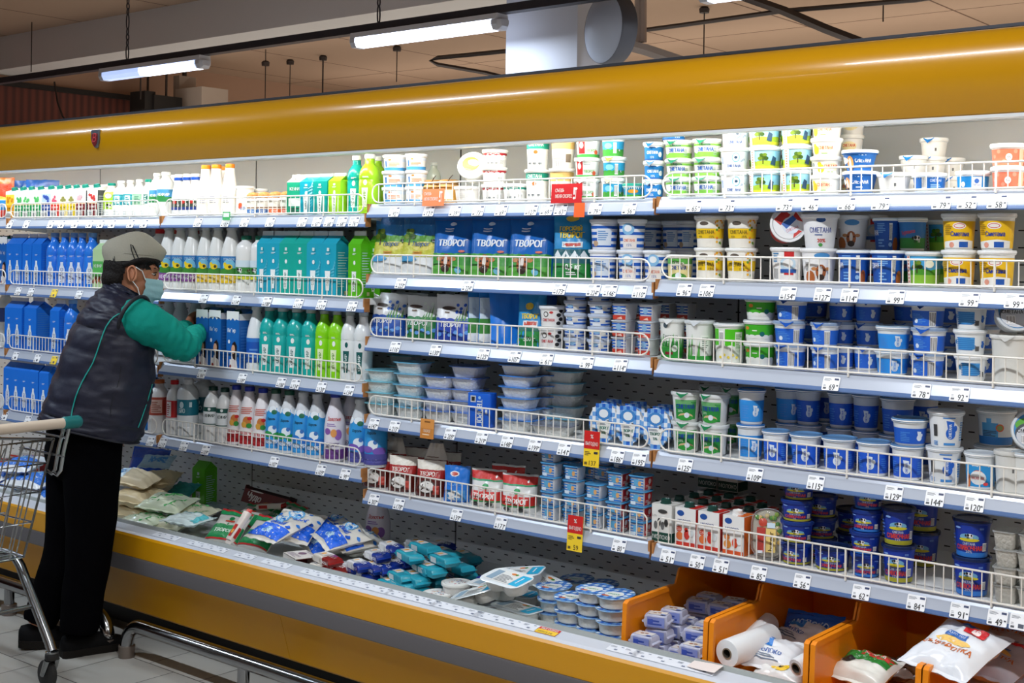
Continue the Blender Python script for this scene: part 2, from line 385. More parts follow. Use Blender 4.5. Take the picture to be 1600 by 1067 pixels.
# shield badge on the canopy
bp_ = at_y(151, 216, 3.043)
badge_o = MB(); sc = 0.00265
def shield(k): return [(-9*k, 13*k), (9*k, 13*k), (9*k, 0), (7*k, -7*k), (2.5*k, -14*k), (0, -15.5*k), (-2.5*k, -14*k), (-7*k, -7*k), (-9*k, 0)]
def sh_ring(k, y): return [(bp_.x+p[0]*sc*1.25, y, bp_.z+p[1]*sc) for p in shield(k)]
badge_o.rings([sh_ring(1, 3.047), sh_ring(1, 3.037), sh_ring(0.93, 3.034)], mat('#7c7f86', 0.3, 0.8))
bo = badge_o.build('badge', case, 30)
mb = MB(); mb.rings([[(bp_.x+p[0]*sc*0.95, 3.034, bp_.z-2.5*sc+p[1]*sc*0.78) for p in shield(0.95)], [(bp_.x+p[0]*sc*0.95, 3.0325, bp_.z-2.5*sc+p[1]*sc*0.78) for p in shield(0.92)]], mat('#6a0d12', 0.3))
mb.build('red_field', bo, 30)
pr = Print(lambda u, v, o: (bp_.x+u, 3.0322-o, bp_.z+v)); pr.text('В', 0, 0.002, 0.036, '#c0373a', shear=0.2); o = bpy.data.objects.new('letter', pr.mesh('letter')); COL.objects.link(o); o.parent = bo
# ------------------------------------------------------------------ product builders: each returns a Proto whose meshes all copies share
class Proto:
    def __init__(s, name, cat, h, rad, parts, hw=0.0): s.name = name; s.cat = cat; s.h = h; s.rad = rad; s.parts = parts; s.hw = hw
def mb_(f, *a, smooth=35, name='m', **k):
    b = MB(); f(b, *a, **k); return b.mesh(name, smooth)
USED = set()
def fit(l):
    n = lambda t: len(t.replace(',', ' ').split())
    for a, b in ((' of the ', ' of '), (' sour cream ', ' '), (' in stack of ', ' of '), (' kefir ', ' '), (' milk ', ' '), (' yoghurt ', ' '), (', back row', ', back'), ('second row', 'behind'), (', front row', ''), (' curd ', ' '), (' dim ', ' ')):
        if n(l) <= 16: break
        l = l.replace(a, b, 1)
    return l
def put(P, loc, rot, label, group=None):
    label = fit(label)
    if label in USED: raise Exception('label twice: ' + label)
    USED.add(label)
    r = bpy.data.objects.new(P.name, None); COL.objects.link(r); r.empty_display_size = 0.03
    r.location = loc; r.rotation_euler = rot if isinstance(rot, (tuple, list)) else (0, 0, rot)
    r['label'] = label; r['category'] = P.cat
    if group: r['group'] = group
    for nm, me in P.parts:
        c = bpy.data.objects.new(nm, me); COL.objects.link(c); c.parent = r
    return r
def merge(prs, name):
    m = MB()
    for p in prs:
        o = len(m.v); m.v += p.mb.v
        for f, i in zip(p.mb.f, p.mb.mi): m.f.append(tuple(k+o for k in f)); m.mi.append(m.m(p.mb.ms[i]))
    return m.mesh(name, 0)

def tub(name, rt, rb, h, body, lid, pr=None, clear=False, foil=None, cat='tub', rough=0.4):
    b = MB(); m = mat(body, rough)
    b.lathe([(rb*0.86, 0.002), (rb*0.93, 0.0), (rb, 0.003), (rb+(rt-rb)*0.93, h-0.010), (rt+0.0035, h-0.008), (rt+0.0035, h-0.003), (rt-0.002, h-0.003)], m, 30)
    L = MB(); lm = mat(lid, 0.22)
    L.lathe([(rt+0.0045, h-0.006), (rt+0.005, h-0.001), (rt+0.004, h+0.002), (rt-0.001, h+0.0025), (rt-0.004, h-0.0005), (rt*0.5, h-0.001), (0.001, h-0.001)], lm, 30, True, True)
    if clear: L.lathe([(rt+0.0052, h-0.0045), (rt+0.0056, h-0.003), (rt+0.0052, h-0.0015)], mat('#ffffff', 0.15), 30, False, False)
    if foil:
        fm = mat(foil, 0.25); a0 = -PI/2-0.25
        L.add([((rt+0.006)*math.cos(a0+t), (rt+0.006)*math.sin(a0+t), h+0.001) for t in (-0.42, 0.42)] + [((rt+0.014)*math.cos(a0), (rt+0.014)*math.sin(a0), h-0.014), ((rt)*math.cos(a0), (rt)*math.sin(a0), h+0.003)], [(0, 2, 1), (0, 1, 3)], fm)
    parts = [('tub_body', b.mesh('tub_body')), ('lid', L.mesh('lid'))]
    if pr:
        q = Print(cone(rb, rt, h), 0.2*rb); pr(q); parts.append(('printed_label', q.mesh('printed_label')))
    return Proto(name, cat, h+0.001, rt+0.005, parts)

BOT = {   # outlines as (radius share, height share)
 'milk':  [(0.80,0),(0.97,0.006),(1.0,0.02),(1.0,0.09),(0.96,0.10),(0.96,0.115),(1.0,0.125),(1.0,0.50),(0.97,0.54),(0.88,0.64),(0.72,0.74),(0.54,0.83),(0.44,0.89),(0.42,0.93)],
 'kefir': [(0.80,0),(0.97,0.006),(1.0,0.02),(1.0,0.12),(0.965,0.13),(0.965,0.14),(1.0,0.15),(1.0,0.55),(0.965,0.565),(0.965,0.575),(1.0,0.59),(0.99,0.65),(0.92,0.71),(0.78,0.765),(0.60,0.81),(0.47,0.84),(0.44,0.92)],
 'round': [(0.80,0),(0.97,0.006),(1.0,0.02),(1.0,0.62),(0.97,0.68),(0.85,0.76),(0.66,0.82),(0.50,0.855),(0.46,0.87),(0.45,0.92)],
 'slim':  [(0.78,0),(0.95,0.006),(1.0,0.03),(1.0,0.40),(0.95,0.52),(0.80,0.66),(0.66,0.78),(0.60,0.86),(0.58,0.92)],
 'big':   [(0.80,0),(0.97,0.006),(1.0,0.02),(1.0,0.16),(0.97,0.17),(1.0,0.18),(1.0,0.36),(0.97,0.37),(1.0,0.385),(1.0,0.74),(0.94,0.80),(0.78,0.86),(0.52,0.895),(0.46,0.91),(0.46,0.94)]}
def bottle(name, kind, r, h, body, cap, pr=None, capr=0.50, ring=None, two=None, fluid=None, cat='bottle'):
    b = MB(); m = mat(body, 0.22); prof = [(a*r, z*h) for a, z in BOT[kind]]
    if two:
        col, z0 = two; k = next(i for i, p in enumerate(prof) if p[1] >= z0*h)
        zi = z0*h; ra = prof[k-1]; rb_ = prof[k]; t = (zi-ra[1])/(rb_[1]-ra[1]); ri = ra[0]+(rb_[0]-ra[0])*t
        b.lathe(prof[:k]+[(ri, zi)], m, 26, True, False); b.lathe([(ri, zi)]+prof[k:], mat(col, 0.22), 26, False, True)
    else: b.lathe(prof, m, 26)
    c = MB(); cr = capr*r; z0 = h*0.925
    c.lathe([(cr, z0), (cr*1.03, z0+0.002), (cr, h-0.002), (cr*0.9, h)], mat(cap, 0.35), 22)
    if ring: c.lathe([(cr*1.12, z0-0.012), (cr*1.12, z0-0.001), (cr, z0)], mat(ring, 0.35), 22)
    parts = [('bottle_body', b.mesh('bottle_body')), ('cap', c.mesh('cap'))]
    if pr:
        zs = [z for a, z in BOT[kind]]
        def surf(u, v, o):
            t = v/h; k = 1
            while k < len(zs)-1 and zs[k] < t: k += 1
            a = prof[k-1]; c_ = prof[k]; rr = a[0]+(c_[0]-a[0])*min(1, max(0, (v-a[1])/max(1e-6, c_[1]-a[1])))
            rr = rr+o; an = u/r; return (rr*math.sin(an), -rr*math.cos(an), v)
        q = Print(surf, 0.2*r); pr(q); parts.append(('printed_label', q.mesh('printed_label')))
    return Proto(name, cat, h, r, parts)
def gable(name, w, d, h, col, fin='#eef2f2', front_pr=None, side_pr=None, cap=None, topcol=None, cat='carton'):
    b = MB(); m = mat(col, 0.3); hb = h*0.80; hf = h*0.93; x, y = w/2, d/2; tm = mat(topcol or col, 0.3); fm = mat(fin, 0.35)
    b.add([(-x,-y,0),(x,-y,0),(x,y,0),(-x,y,0),(-x,-y,hb),(x,-y,hb),(x,y,hb),(-x,y,hb)], [(3,2,1,0),(0,1,5,4),(1,2,6,5),(2,3,7,6),(3,0,4,7)], m)
    e = x*0.93
    b.add([(-x,-y,hb),(x,-y,hb),(e,-0.0015,hf),(-e,-0.0015,hf),(-x,y,hb),(x,y,hb),(e,0.0015,hf),(-e,0.0015,hf),(x*0.72,0,hf-0.012),(-x*0.72,0,hf-0.012)],
          [(0,1,2,3),(5,4,7,6),(1,8,2),(1,5,8),(5,6,8),(2,8,6),(4,0,9),(0,3,9),(3,7,9),(7,4,9)], tm)
    f = MB(); f.box((-e,-0.0018,hf-0.001), (e,0.0018,h), fm)
    parts = [('carton_body', b.mesh('carton_body', 20)), ('top_fin', f.mesh('top_fin', 0))]
    if cap:
        c = MB(); M = Matrix.Translation((0, -y*0.5, (hb+hf)/2+0.002)) @ Matrix.Rotation(math.atan2(hf-hb, y), 4, 'X')
        c.lathe([(0.015, 0), (0.015, 0.012), (0.0135, 0.014)], mat(cap, 0.35), 18, M=M); parts.append(('cap', c.mesh('cap')))
    ps = []
    if front_pr: q = Print(front(-y), 1); front_pr(q); ps.append(q)
    if side_pr: q = Print(side(x), 1); side_pr(q); ps.append(q)
    if ps: parts.append(('printed_face', merge(ps, 'printed_face')))
    return Proto(name, cat, h, y, parts)
def brick(name, w, d, h, col, cap, front_pr, side_pr=None, top_pr=None, slant=0.0, topcol=None):
    b = MB(); x, y = w/2, d/2; m = mat(col, 0.3)
    b.add([(-x,-y,0),(x,-y,0),(x,y,0),(-x,y,0),(-x,-y,h-slant),(x,-y,h-slant),(x,y,h),(-x,y,h)], [(3,2,1,0),(0,1,5,4),(1,2,6,5),(2,3,7,6),(3,0,4,7),(4,5,6,7)], m)
    c = MB(); cz = h-slant*0.62
    M = Matrix.Translation((0, -y*0.25, cz-0.001)) @ Matrix.Rotation(math.atan2(slant, d), 4, 'X')
    c.lathe([(0.0165, 0), (0.0165, 0.004), (0.0145, 0.005), (0.0145, 0.014), (0.0125, 0.015), (0.011, 0.0125)], mat(cap, 0.3), 20, M=M)
    parts = [('carton_body', b.mesh('carton_body', 20)), ('cap', c.mesh('cap'))]; ps = []
    q = Print(front(-y), 1); front_pr(q); ps.append(q)
    if side_pr: q = Print(side(x), 1); side_pr(q); ps.append(q)
    if top_pr: q = Print(lambda u, v, o: (u, v, h-slant*(y-v)/d+o), 1); top_pr(q); ps.append(q)
    parts.append(('printed_face', merge(ps, 'printed_face')))
    return Proto(name, 'carton', h+0.01, y, parts)
def standbag(name, w, h, t, col, pr, seed=1, lean=0.0, topcut=0.0, gloss=0.25, tri=False, cat='bag'):
    def prof(a, v):                            # half thickness at a in -1..1, v in 0..1
        e = max(0.0, 1-abs(a)**3)**0.6
        k = (1-max(0, (v-0.10)/0.90)**1.4)**0.9 if v > 0.10 else (0.72+2.8*v)
        return t/2*e*k
    def wr(a, v, s): return 0.006*mnoise.noise(Vector((a*2.2+seed*7, v*3.1, s)))*(0.35+v) + 0.0022*mnoise.noise(Vector((a*7+seed, v*9, s+3)))
    def half(v): return w/2*(1-0.05*math.sin(PI*v)) * (1-(0.55*max(0, (v-0.55)/0.45) if tri else 0))
    def zz(a, v): return h*v*(1-topcut*(0.5+0.5*a)*v) + 0.003*mnoise.noise(Vector((a*3, seed, v*4)))*v
    def fr(u, v, o):
        vv = min(1, max(0, v/h)); a = max(-1, min(1, u/(w/2)))
        return (half(vv)*a, -prof(a, vv)-wr(a, vv, 0)*(1-abs(a)**4)-o + lean*vv*h, zz(a, vv))
    n, k = 18, 16; b = MB(); m = mat(col, gloss)
    g0 = [fr(-w/2+w*i/n, h*j/k, 0) for j in range(k+1) for i in range(n+1)]
    g1 = []
    for j in range(k+1):
        for i in range(n+1):
            a = -1+2*i/n; vv = j/k; g1.append((half(vv)*a, prof(a, vv)+0.0012+lean*vv*h, zz(a, vv)))
    N = (n+1)*(k+1); fs = []
    for j in range(k):
        for i in range(n):
            q = j*(n+1)+i; fs += [(q, q+1, q+n+2, q+n+1), (N+q+1, N+q, N+q+n+1, N+q+n+2)]
        for i in (0, n):
            q = j*(n+1)+i; fs.append((q, q+n+1, N+q+n+1, N+q) if i == 0 else (q+n+1, q, N+q, N+q+n+1))
    for j in (0, k):
        for i in range(n):
            q = j*(n+1)+i; fs.append((q+1, q, N+q, N+q+1) if j == 0 else (q, q+1, N+q+1, N+q))
    b.add(g0+g1, fs, m)
    q = Print(fr, 0.014, 0.0006, 0.0004); pr(q)
    return Proto(name, cat, h, t/2+.004, [('bag_body', b.mesh('bag_body', 50)), ('printed_face', q.mesh('printed_face'))], w/2)
def pillow(name, w, l, t, col, pr=None, seed=1, rough=0.25, wrinkle=0.006, trans=0.0, cat='bag', fin=0.012):
    def edge(a): return max(0.0, 1-abs(a)**2.6)**0.62
    def sf(u, v, o, sgn=1):
        a, b_ = max(-1, min(1, u/(w/2))), max(-1, min(1, v/(l/2)))
        e = edge(a)*max(0.0, 1-abs(b_)**4)**0.6
        n = wrinkle*mnoise.noise(Vector((a*2.5+seed*5, b_*3, sgn)))*1.6+wrinkle*0.7*mnoise.noise(Vector((a*7+seed, b_*8, sgn+4)))
        pull = 1-0.07*(1-abs(a))*abs(b_)**3
        return (u*(1-0.05*(1-abs(b_))), v*pull+0.002*mnoise.noise(Vector((a*9, seed, b_))), t/2+sgn*(t/2*e+n*e**0.5)+(o if sgn > 0 else 0))
    n = 18; b = MB(); m = mat(col, rough, trans=trans)
    g = [sf(-w/2+w*i/n, -l/2+l*j/n, 0, s_) for s_ in (1, -1) for j in range(n+1) for i in range(n+1)]
    N = (n+1)**2; fs = []
    for j in range(n):
        for i in range(n):
            q = j*(n+1)+i; fs += [(q, q+1, q+n+2, q+n+1), (N+q+1, N+q, N+q+n+1, N+q+n+2)]
    b.add(g, fs, m)
    for s_ in (-1, 1):
        vs = []; 
        for i in range(n+1):
            p = sf(-w/2+w*i/n, s_*l/2, 0); vs += [p, (p[0], p[1]+s_*fin, p[2]+0.002*math.sin(i*1.3+seed)), (p[0], p[1]+s_*fin, p[2]+0.0012+0.002*math.sin(i*1.3+seed)), (p[0], p[1], p[2]+0.0012)]
        b.add(vs, [(4*i+a, 4*i+4+a, 4*i+4+c, 4*i+c) for i in range(n) for a, c in ((0, 1), (1, 2), (2, 3), (3, 0))], m)
    parts = [('bag_body', b.mesh('bag_body', 60))]
    if pr: q = Print(sf, 0.012, 0.0006, 0.0004); pr(q); parts.append(('printed_face', q.mesh('printed_face')))
    return Proto(name, cat, t*0.8, l/2, parts)
def rrect(w, d, r, z, n=4):
    out = []
    for cx, cy, a in ((w/2-r, d/2-r, 0), (-w/2+r, d/2-r, PI/2), (-w/2+r, -d/2+r, PI), (w/2-r, -d/2+r, 1.5*PI)):
        for i in range(n+1): t = a+PI/2*i/n; out.append((cx+r*math.cos(t), cy+r*math.sin(t), z))
    return out
def sqtub(name, w, d, h, body, lid, front_pr=None, side_pr=None, taper=0.86, flange=0.006, top_pr=None, bumps=False, lidmat=None, lid_name='lid', cat='tub', rad=0.010):
    b = MB(); wb, db = w*taper, d*taper; m = mat(body, 0.4, bump=1.0 if bumps else 0, bscale=110)
    b.rings([rrect(wb-0.006, db-0.006, rad*0.8, 0.0), rrect(wb, db, rad*0.9, 0.004), rrect(w, d, rad, h-0.003)], m)
    L = MB(); lm = lidmat or mat(lid, 0.25)
    L.rings([rrect(w+2*flange, d+2*flange, rad+flange, h-0.003), rrect(w+2*flange+0.001, d+2*flange+0.001, rad+flange, h-0.0015), rrect(w+2*flange, d+2*flange, rad+flange, h)], lm)
    ps = []; k = (1-taper)/2
    if front_pr: q = Print(lambda u, v, o: (u*(taper+(1-taper)*v/h), -(d/2)*(taper+(1-taper)*v/h)-o, v), 0.02); front_pr(q); ps.append(q)
    if side_pr: q = Print(lambda u, v, o: ((w/2)*(taper+(1-taper)*v/h)+o, u*(taper+(1-taper)*v/h), v), 0.02); side_pr(q); ps.append(q)
    if top_pr: q = Print(top(h), 1); top_pr(q); ps.append(q)
    parts = [('tub_body', b.mesh('tub_body', 40)), (lid_name, L.mesh('lid', 40))]
    if ps: parts.append(('printed_label', merge(ps, 'printed_label')))
    return Proto(name, cat, h, d/2, parts)
def packet(name, w, d, h, c1, c2, split=0.5, txt=None, band=None, seed=1, cat='packet', rough=0.2, fin=True):
    b = MB(); xs = [-0.62, -0.53, -0.5, -0.47, -0.3, -0.1, 0.1, 0.3, 0.47, 0.5, 0.53, 0.62]
    def ring(x):
        a = abs(x); s_ = 1.0 if a <= 0.47 else (0.86 if a <= 0.5 else (0.25 if a < 0.55 else 0.06)); ww = 1 if a < 0.5 else 1.05
        out = []
        for (yy, z, nx, ny, nz) in rr:
            k = 0.0022*mnoise.noise(Vector((x*9+seed*3, yy*60, z*60)))
            out.append((x*w, (yy*ww)+k, h/2+(z-h/2)*s_+k))
        return out
    rr = []
    for cx, cz, a in ((d/2-0.006, h-0.006, 0), (-d/2+0.006, h-0.006, PI/2), (-d/2+0.006, 0.006, PI), (d/2-0.006, 0.006, 1.5*PI)):
        for i in range(4): t = a+PI/2*i/3; rr.append((cx+0.006*math.cos(t), cz+0.006*math.sin(t), 0, 0, 0))
    k = max(1, min(len(xs)-2, round(split*(len(xs)-1))))
    b.rings([ring(x) for x in xs[:k+1]], mat(c1, rough), True, False); b.rings([ring(x) for x in xs[k:]], mat(c2, rough), False, True)
    parts = [('wrapper', b.mesh('wrapper', 40))]
    q = Print(top(h+0.0012), 0.02)
    if band: q.rect(-0.40*w, 0.02*w, -d*0.30, d*0.30, band)
    q.ell(-0.22*w, 0, 0.07*w, d*0.2, '#e9a63a'); q.lines(-0.40*w, -0.10*w, -d*0.3, -d*0.16, 2, '#8a8f98')
    if txt: q.text(txt, 0.24*w, 0, d*0.28, '#ffffff', bold=0.02)
    q2 = Print(front(-d/2-0.0012), 0.02)
    if band: q2.rect(-0.40*w, -0.05*w, h*0.2, h*0.8, band)
    if txt: q2.text(txt, 0.24*w, h*0.5, h*0.3, '#ffffff', bold=0.02)
    parts.append(('printed_face', merge([q, q2], 'printed_face')))
    return Proto(name, cat, h, d/2, parts)

# ------------------------------------------------------------------ little printed pictures
def cow(P, cx, cy, s, c1='#1b1b1e', c2='#f2f2f2', flip=1):
    f = flip
    P.ell(cx, cy, s*0.55, s*0.30, c2); P.L += 1
    P.ell(cx-f*s*0.25, cy+s*0.05, s*0.22, s*0.22, c1); P.ell(cx+f*s*0.28, cy+s*0.02, s*0.14, s*0.18, c1, same=True); P.ell(cx-f*s*0.62, cy-s*0.02, s*0.15, s*0.20, c1, same=True)
    for dx in (-0.38, -0.18, 0.2, 0.40): P.rect(cx+dx*s-s*0.05, cx+dx*s+s*0.05, cy-s*0.55, cy-s*0.2, c1 if dx < 0 else c2, same=True)
def cowface(P, cx, cy, s, c='#a85a2a', mz='#3a2a22'):
    P.ell(cx-s*0.62, cy+s*0.28, s*0.28, s*0.16, '#c98a55'); P.ell(cx+s*0.62, cy+s*0.28, s*0.28, s*0.16, '#c98a55', same=True)
    P.ell(cx, cy, s*0.48, s*0.68, c); P.ell(cx, cy+s*0.10, s*0.16, s*0.45, '#ece4dc'); P.ell(cx, cy-s*0.48, s*0.36, s*0.28, mz)
    P.ell(cx-s*0.28, cy+s*0.16, s*0.07, s*0.08, '#111111'); P.ell(cx+s*0.28, cy+s*0.16, s*0.07, s*0.08, '#111111', same=True)
def tree(P, cx, cy, s, c='#4a6a1c'):
    P.rect(cx-s*0.06, cx+s*0.06, cy-s*0.7, cy, '#4a3418')
    for i, (a, b, r) in enumerate(((0,0.1,0.42), (-0.34,-0.06,0.28), (0.34,-0.04,0.28), (-0.16,0.34,0.26), (0.2,0.36,0.26))):
        P.ell(cx+a*s, cy+b*s, r*s, r*s*0.8, (c, '#6f8a26', '#37551a')[i % 3], n=9)
def jug(P, cx, cy, s, c):
    P.ell(cx, cy-0.22*s, 0.40*s, 0.42*s, c); P.poly([(cx-0.22*s,cy),(cx+0.22*s,cy),(cx+0.24*s,cy+0.62*s),(cx-0.36*s,cy+0.68*s)], c, same=True)
    P.ell(cx+0.36*s, cy+0.14*s, 0.17*s, 0.22*s, c, same=True)
def glass(P, cx, cy, s, c, txt, tc, rot=PI/2):
    P.poly([(cx-0.24*s,cy-s),(cx+0.24*s,cy-s),(cx+0.38*s,cy+s),(cx-0.38*s,cy+s)], c)
    P.text(txt, cx, cy-0.05*s, 0.30*s, tc, w=1.5*s if len(txt) > 3 else None, bold=0.02, rot=rot)
def botshape(P, cx, cy, s, c, txt, tc):
    P.poly([(cx-0.27*s,cy-s),(cx+0.27*s,cy-s),(cx+0.30*s,cy+0.3*s),(cx+0.14*s,cy+0.7*s),(cx+0.14*s,cy+s),(cx-0.14*s,cy+s),(cx-0.14*s,cy+0.7*s),(cx-0.30*s,cy+0.3*s)], c)
    P.text(txt, cx, cy-0.25*s, 0.28*s, tc, w=1.3*s, bold=0.02, rot=PI/2)

# ------------------------------------------------------------------ naming of shelves and of places in a row
SH = {1: 'top shelf', 2: 'second shelf', 3: 'third shelf', 4: 'fourth shelf', 5: 'fifth shelf'}
BN = {'Z': 'at far end', 'A': 'behind worker', 'B': 'beside worker', 'C': 'of middle bay', 'D': 'over crates'}
FROM = {'Z': 'far end', 'A': 'far end', 'B': 'worker', 'C': 'worker', 'D': 'worker'}
OR = ['first', 'second', 'third', 'fourth', 'fifth', 'sixth', 'seventh', 'eighth', 'ninth', 'tenth', 'eleventh', 'twelfth', 'thirteenth', 'fourteenth', 'fifteenth', 'sixteenth', 'seventeenth', 'eighteenth']
def lv(i, n):
    if n == 2: return ('lower', 'upper')[i]
    if n == 3: return ('bottom', 'middle', 'top')[i]
    if i == 0: return 'bottom'
    if i == n-1: return 'top'
    return OR[n-1-i] + ' down'
def plural(d):
    w = d.split(' '); k = next((i for i, x in enumerate(w) if x in ('with', 'of', 'in', 'at', 'showing', 'beside', 'behind', 'turned', 'printed')), len(w))-1
    w[k] = w[k] + ('es' if w[k][-1] == 'x' or w[k][-2:] == 'ch' else 's'); return ' '.join(w)
REG = []
def settle():
    """Neighbours on a shelf that would touch through each other get slimmer by a few percent."""
    for i, (za, ca, xa, ya, ra, oa) in enumerate(REG):
        if ca == 'bag': continue
        k = 1.0
        for j, (zb, cb_, xb, yb, rb_, ob) in enumerate(REG):
            if i == j or abs(za-zb) > .02 or cb_ == 'bag': continue
            dx, dy_ = abs(xa-xb), abs(ya-yb); s_ = ra+rb_+.001
            if dx > s_ or dy_ > s_: continue
            q = math.hypot(dx, dy_)/s_ if ca in ('bottle', 'tub', 'jar') and cb_ in ('bottle', 'tub', 'jar') else max(dx, dy_)/s_
            k = min(k, q)
        if k < 1:
            for o in oa: o.scale = (max(.80, k), max(.80, k), 1)
def row(P, bay, sh, pxs, desc, n=1, rowk=0, rz=None, jit=0.10, dy=0.0, spots='', group=None, back=None):
    """A row of one product along a shelf; pxs = where each stands, n = how high each is stacked."""
    z0 = SHT[bay, sh]; wh = SH[sh] + ' ' + BN[bay]
    if back: wh = back + ', ' + wh
    ns = n if isinstance(n, (list, tuple)) else [n]*len(pxs)
    group = group or (plural(desc) + ' on the ' + SH[sh])
    rg = random.Random(sum(pxs)*13+sh)
    for i, px in enumerate(pxs):
        y = YF+0.026+P.rad+rowk*(2*P.rad+0.006)+dy+(P.hw*abs(math.sin(rz))*.9 if rz else 0); x = x_at(px, y, z0)
        REG.append((z0, P.cat, x, y, P.rad, []))
        for j in range(ns[i]):
            a = (0.62*math.atan2(-x, y) if rz is None else rz) + rg.uniform(-jit, jit)
            ox, oy = (rg.uniform(-.003, .003), rg.uniform(-.002, .003)) if j else (0, 0)
            N = len(pxs)
            if N == 1 and ns[i] == 1: lb = desc + ', ' + wh
            elif N == 1: lb = f'{lv(j, ns[i])} in stack of {plural(desc)}, {wh}'
            elif ns[i] == 1: lb = f'{OR[i]} from {FROM[bay]} of the {plural(desc)}, {wh}'
            else: lb = f'{lv(j, ns[i])} in {OR[i]} stack of {plural(desc)}, {wh}'
            REG[-1][5].append(put(P, (x+ox, y+oy, z0+0.0005+j*P.h), a, lb, group if N*max(ns) > 1 else None))
# ------------------------------------------------------------------ the products: bottles and cartons
def rnd3(s): return random.Random(s)
def slant_pr(pic, band, txt='КЕФИР', light='#f3efe6', tc='#ffffff'):
    def f(P):
        P.rect(-.033, .033, .058, .112, light); P.rect(-.033, .033, .034, .060, band); P.rect(-.033, .033, .0615, .0635, '#e0a63c')
        rg = rnd3(hash(pic) % 99)
        for i in range(7): P.ell(rg.uniform(-.018, .018), rg.uniform(.070, .100), .008, .007, pic, n=7)
        P.text(txt, 0, .047, .009, tc, w=.046, bold=.02); P.lines(-.028, .022, .006, .026, 3, '#8b9097')
        P.rect(.010, .030, .004, .030, band)
    return f
def slant(name, pic, band, light='#f3efe6', tc='#ffffff'):
    return brick(name, .068, .07, .148, '#f4f4f2', '#0f7f72', slant_pr(pic, band, light=light, tc=tc), lambda P: (P.rect(-.033, .033, .004, .120, '#4a4e52' if band == '#7a1622' else light), P.lines(-.028, .024, .02, .10, 9, '#9aa2a8')), None, 0.022)
for i, (px, pic, band, light, d) in enumerate([(25.5, '#d08a10', '#e8a50c', '#f6c63e', 'amber yellow kefir carton with green cap'), (39, '#4fae62', '#0f9a55', '#dff0dc', 'pale green kefir carton with green cap, beside the amber one'), (52, '#59b56a', '#0f9a55', '#d8efd8', 'pale green kefir carton, middle of three'), (66.5, '#4fae62', '#0f9a55', '#d2eed0', 'pale green kefir carton beside the dark blue one'),
        (82.5, '#2c4a9c', '#1a4aa0', '#a9bde8', 'dark blue berry kefir carton with green cap'), (96, '#c8506a', '#dc3c34', '#f1dcd8', 'red banded kefir carton with green cap'), (109, '#8a8a4a', '#f2d42a', '#f6f2e2', 'lemon yellow banded kefir carton beside the red one'), (122, '#8a8a4a', '#f4d83a', '#f6f4ea', 'lemon yellow banded kefir carton beside the maroon one'),
        (136, '#d8a8b0', '#7a1622', '#f4e8e6', 'maroon banded kefir carton beside the lemon one'), (154, '#c03a3a', '#7a1622', '#f6ece8', 'maroon banded kefir carton showing its grey side')]):
    row(slant('kefir_carton', pic, band, light, '#7a5a10' if 'yellow' in d else '#ffffff'), 'A', 1, [px], d, rz=0.12, jit=.04, group=None)
def lab(z0, z1, c, fn=None, full=True, r=.035):
    def f(P):
        a = 2.9*r if full else 1.1*r
        P.rect(-a, a, z0, z1, c)
        if fn: fn(P)
    return f
row(bottle('yoghurt_bottle', 'kefir', .034, .150, '#f2f4f0', '#0f8a78', lab(.035, .112, '#a8cf2e', lambda P: (cow(P, .004, .052, .022), P.ell(0, .092, .016, .010, '#f4f8e0')))), 'A', 1, [174], 'lime labelled milk bottle with green cap')
wb = bottle('milk_bottle', 'kefir', .034, .158, '#eef0ee', '#f4f4f2', lab(.052, .098, '#1f9aa6', lambda P: (P.rect(-.018, .008, .058, .092, '#d9f0f0'), P.lines(-.014, .006, .06, .088, 4, '#1b7c88'))))
row(wb, 'A', 1, [189, 203.5], 'white bottle with turquoise label')
row(bottle('milk_bottle', 'kefir', .034, .160, '#eef0ee', '#f4f4f2', lab(.052, .098, '#9cc8a8', lambda P: P.lines(-.016, .016, .058, .092, 5, '#2f6e54'))), 'A', 1, [217.5], 'white bottle with pale green label and white cap')
row(bottle('milk_bottle', 'kefir', .034, .160, '#eef0ee', '#0f8a78', lab(.052, .100, '#e4eee8', lambda P: (P.rect(-.014, .010, .056, .096, '#0e6e62'), P.lines(-.010, .006, .062, .09, 4, '#dff2ee')))), 'A', 1, [231], 'white bottle with dark green panel and green cap')
tk = bottle('kefir_bottle', 'round', .042, .185, '#efefea', '#f4f4f0', lab(.060, .112, '#4a96c8', lambda P: (P.rect(-.11, .11, .060, .080, '#2f8a4a'), P.ell(-.02, .078, .03, .012, '#2f8a4a'), P.text('КЕФИР', 0, .090, .011, '#ffffff', w=.055, bold=.03)), r=.042))
row(tk, 'A', 1, [245], 'tall white bottle with blue meadow label', dy=.01)
row(tk, 'B', 1, [259], 'tall white bottle with blue meadow label')
sl = bottle('milk_bottle', 'slim', .036, .172, '#f3f3f0', '#f5f5f3', lab(.024, .062, '#3a4a3a', lambda P: (P.rect(-.1, .1, .024, .036, '#2a3f8a'), P.ell(-.012, .056, .012, .007, '#c03028'), cow(P, .006, .047, .014)), r=.036), capr=.62, ring='#1d4fb0')
row(sl, 'B', 1, [279, 292, 305], 'slim white bottle with blue neck ring')
row(bottle('milk_bottle', 'slim', .036, .178, '#ecece8', '#f0f0ee', None, capr=.62), 'B', 1, [273, 287, 301], 'plain white capped bottle', rowk=1, back='back row')
oc = bottle('milk_bottle', 'slim', .040, .205, '#f3efe8', '#f08a1e', lab(.045, .085, '#efe6d8', lambda P: P.lines(-.02, .02, .05, .08, 4, '#9a9aa4'), r=.040), capr=.58)
row(oc, 'B', 1, [321, 337.5, 358.5], 'white bottle with orange cap'); row(oc, 'B', 1, [349], 'white bottle with orange cap', rowk=1, back='behind the others')
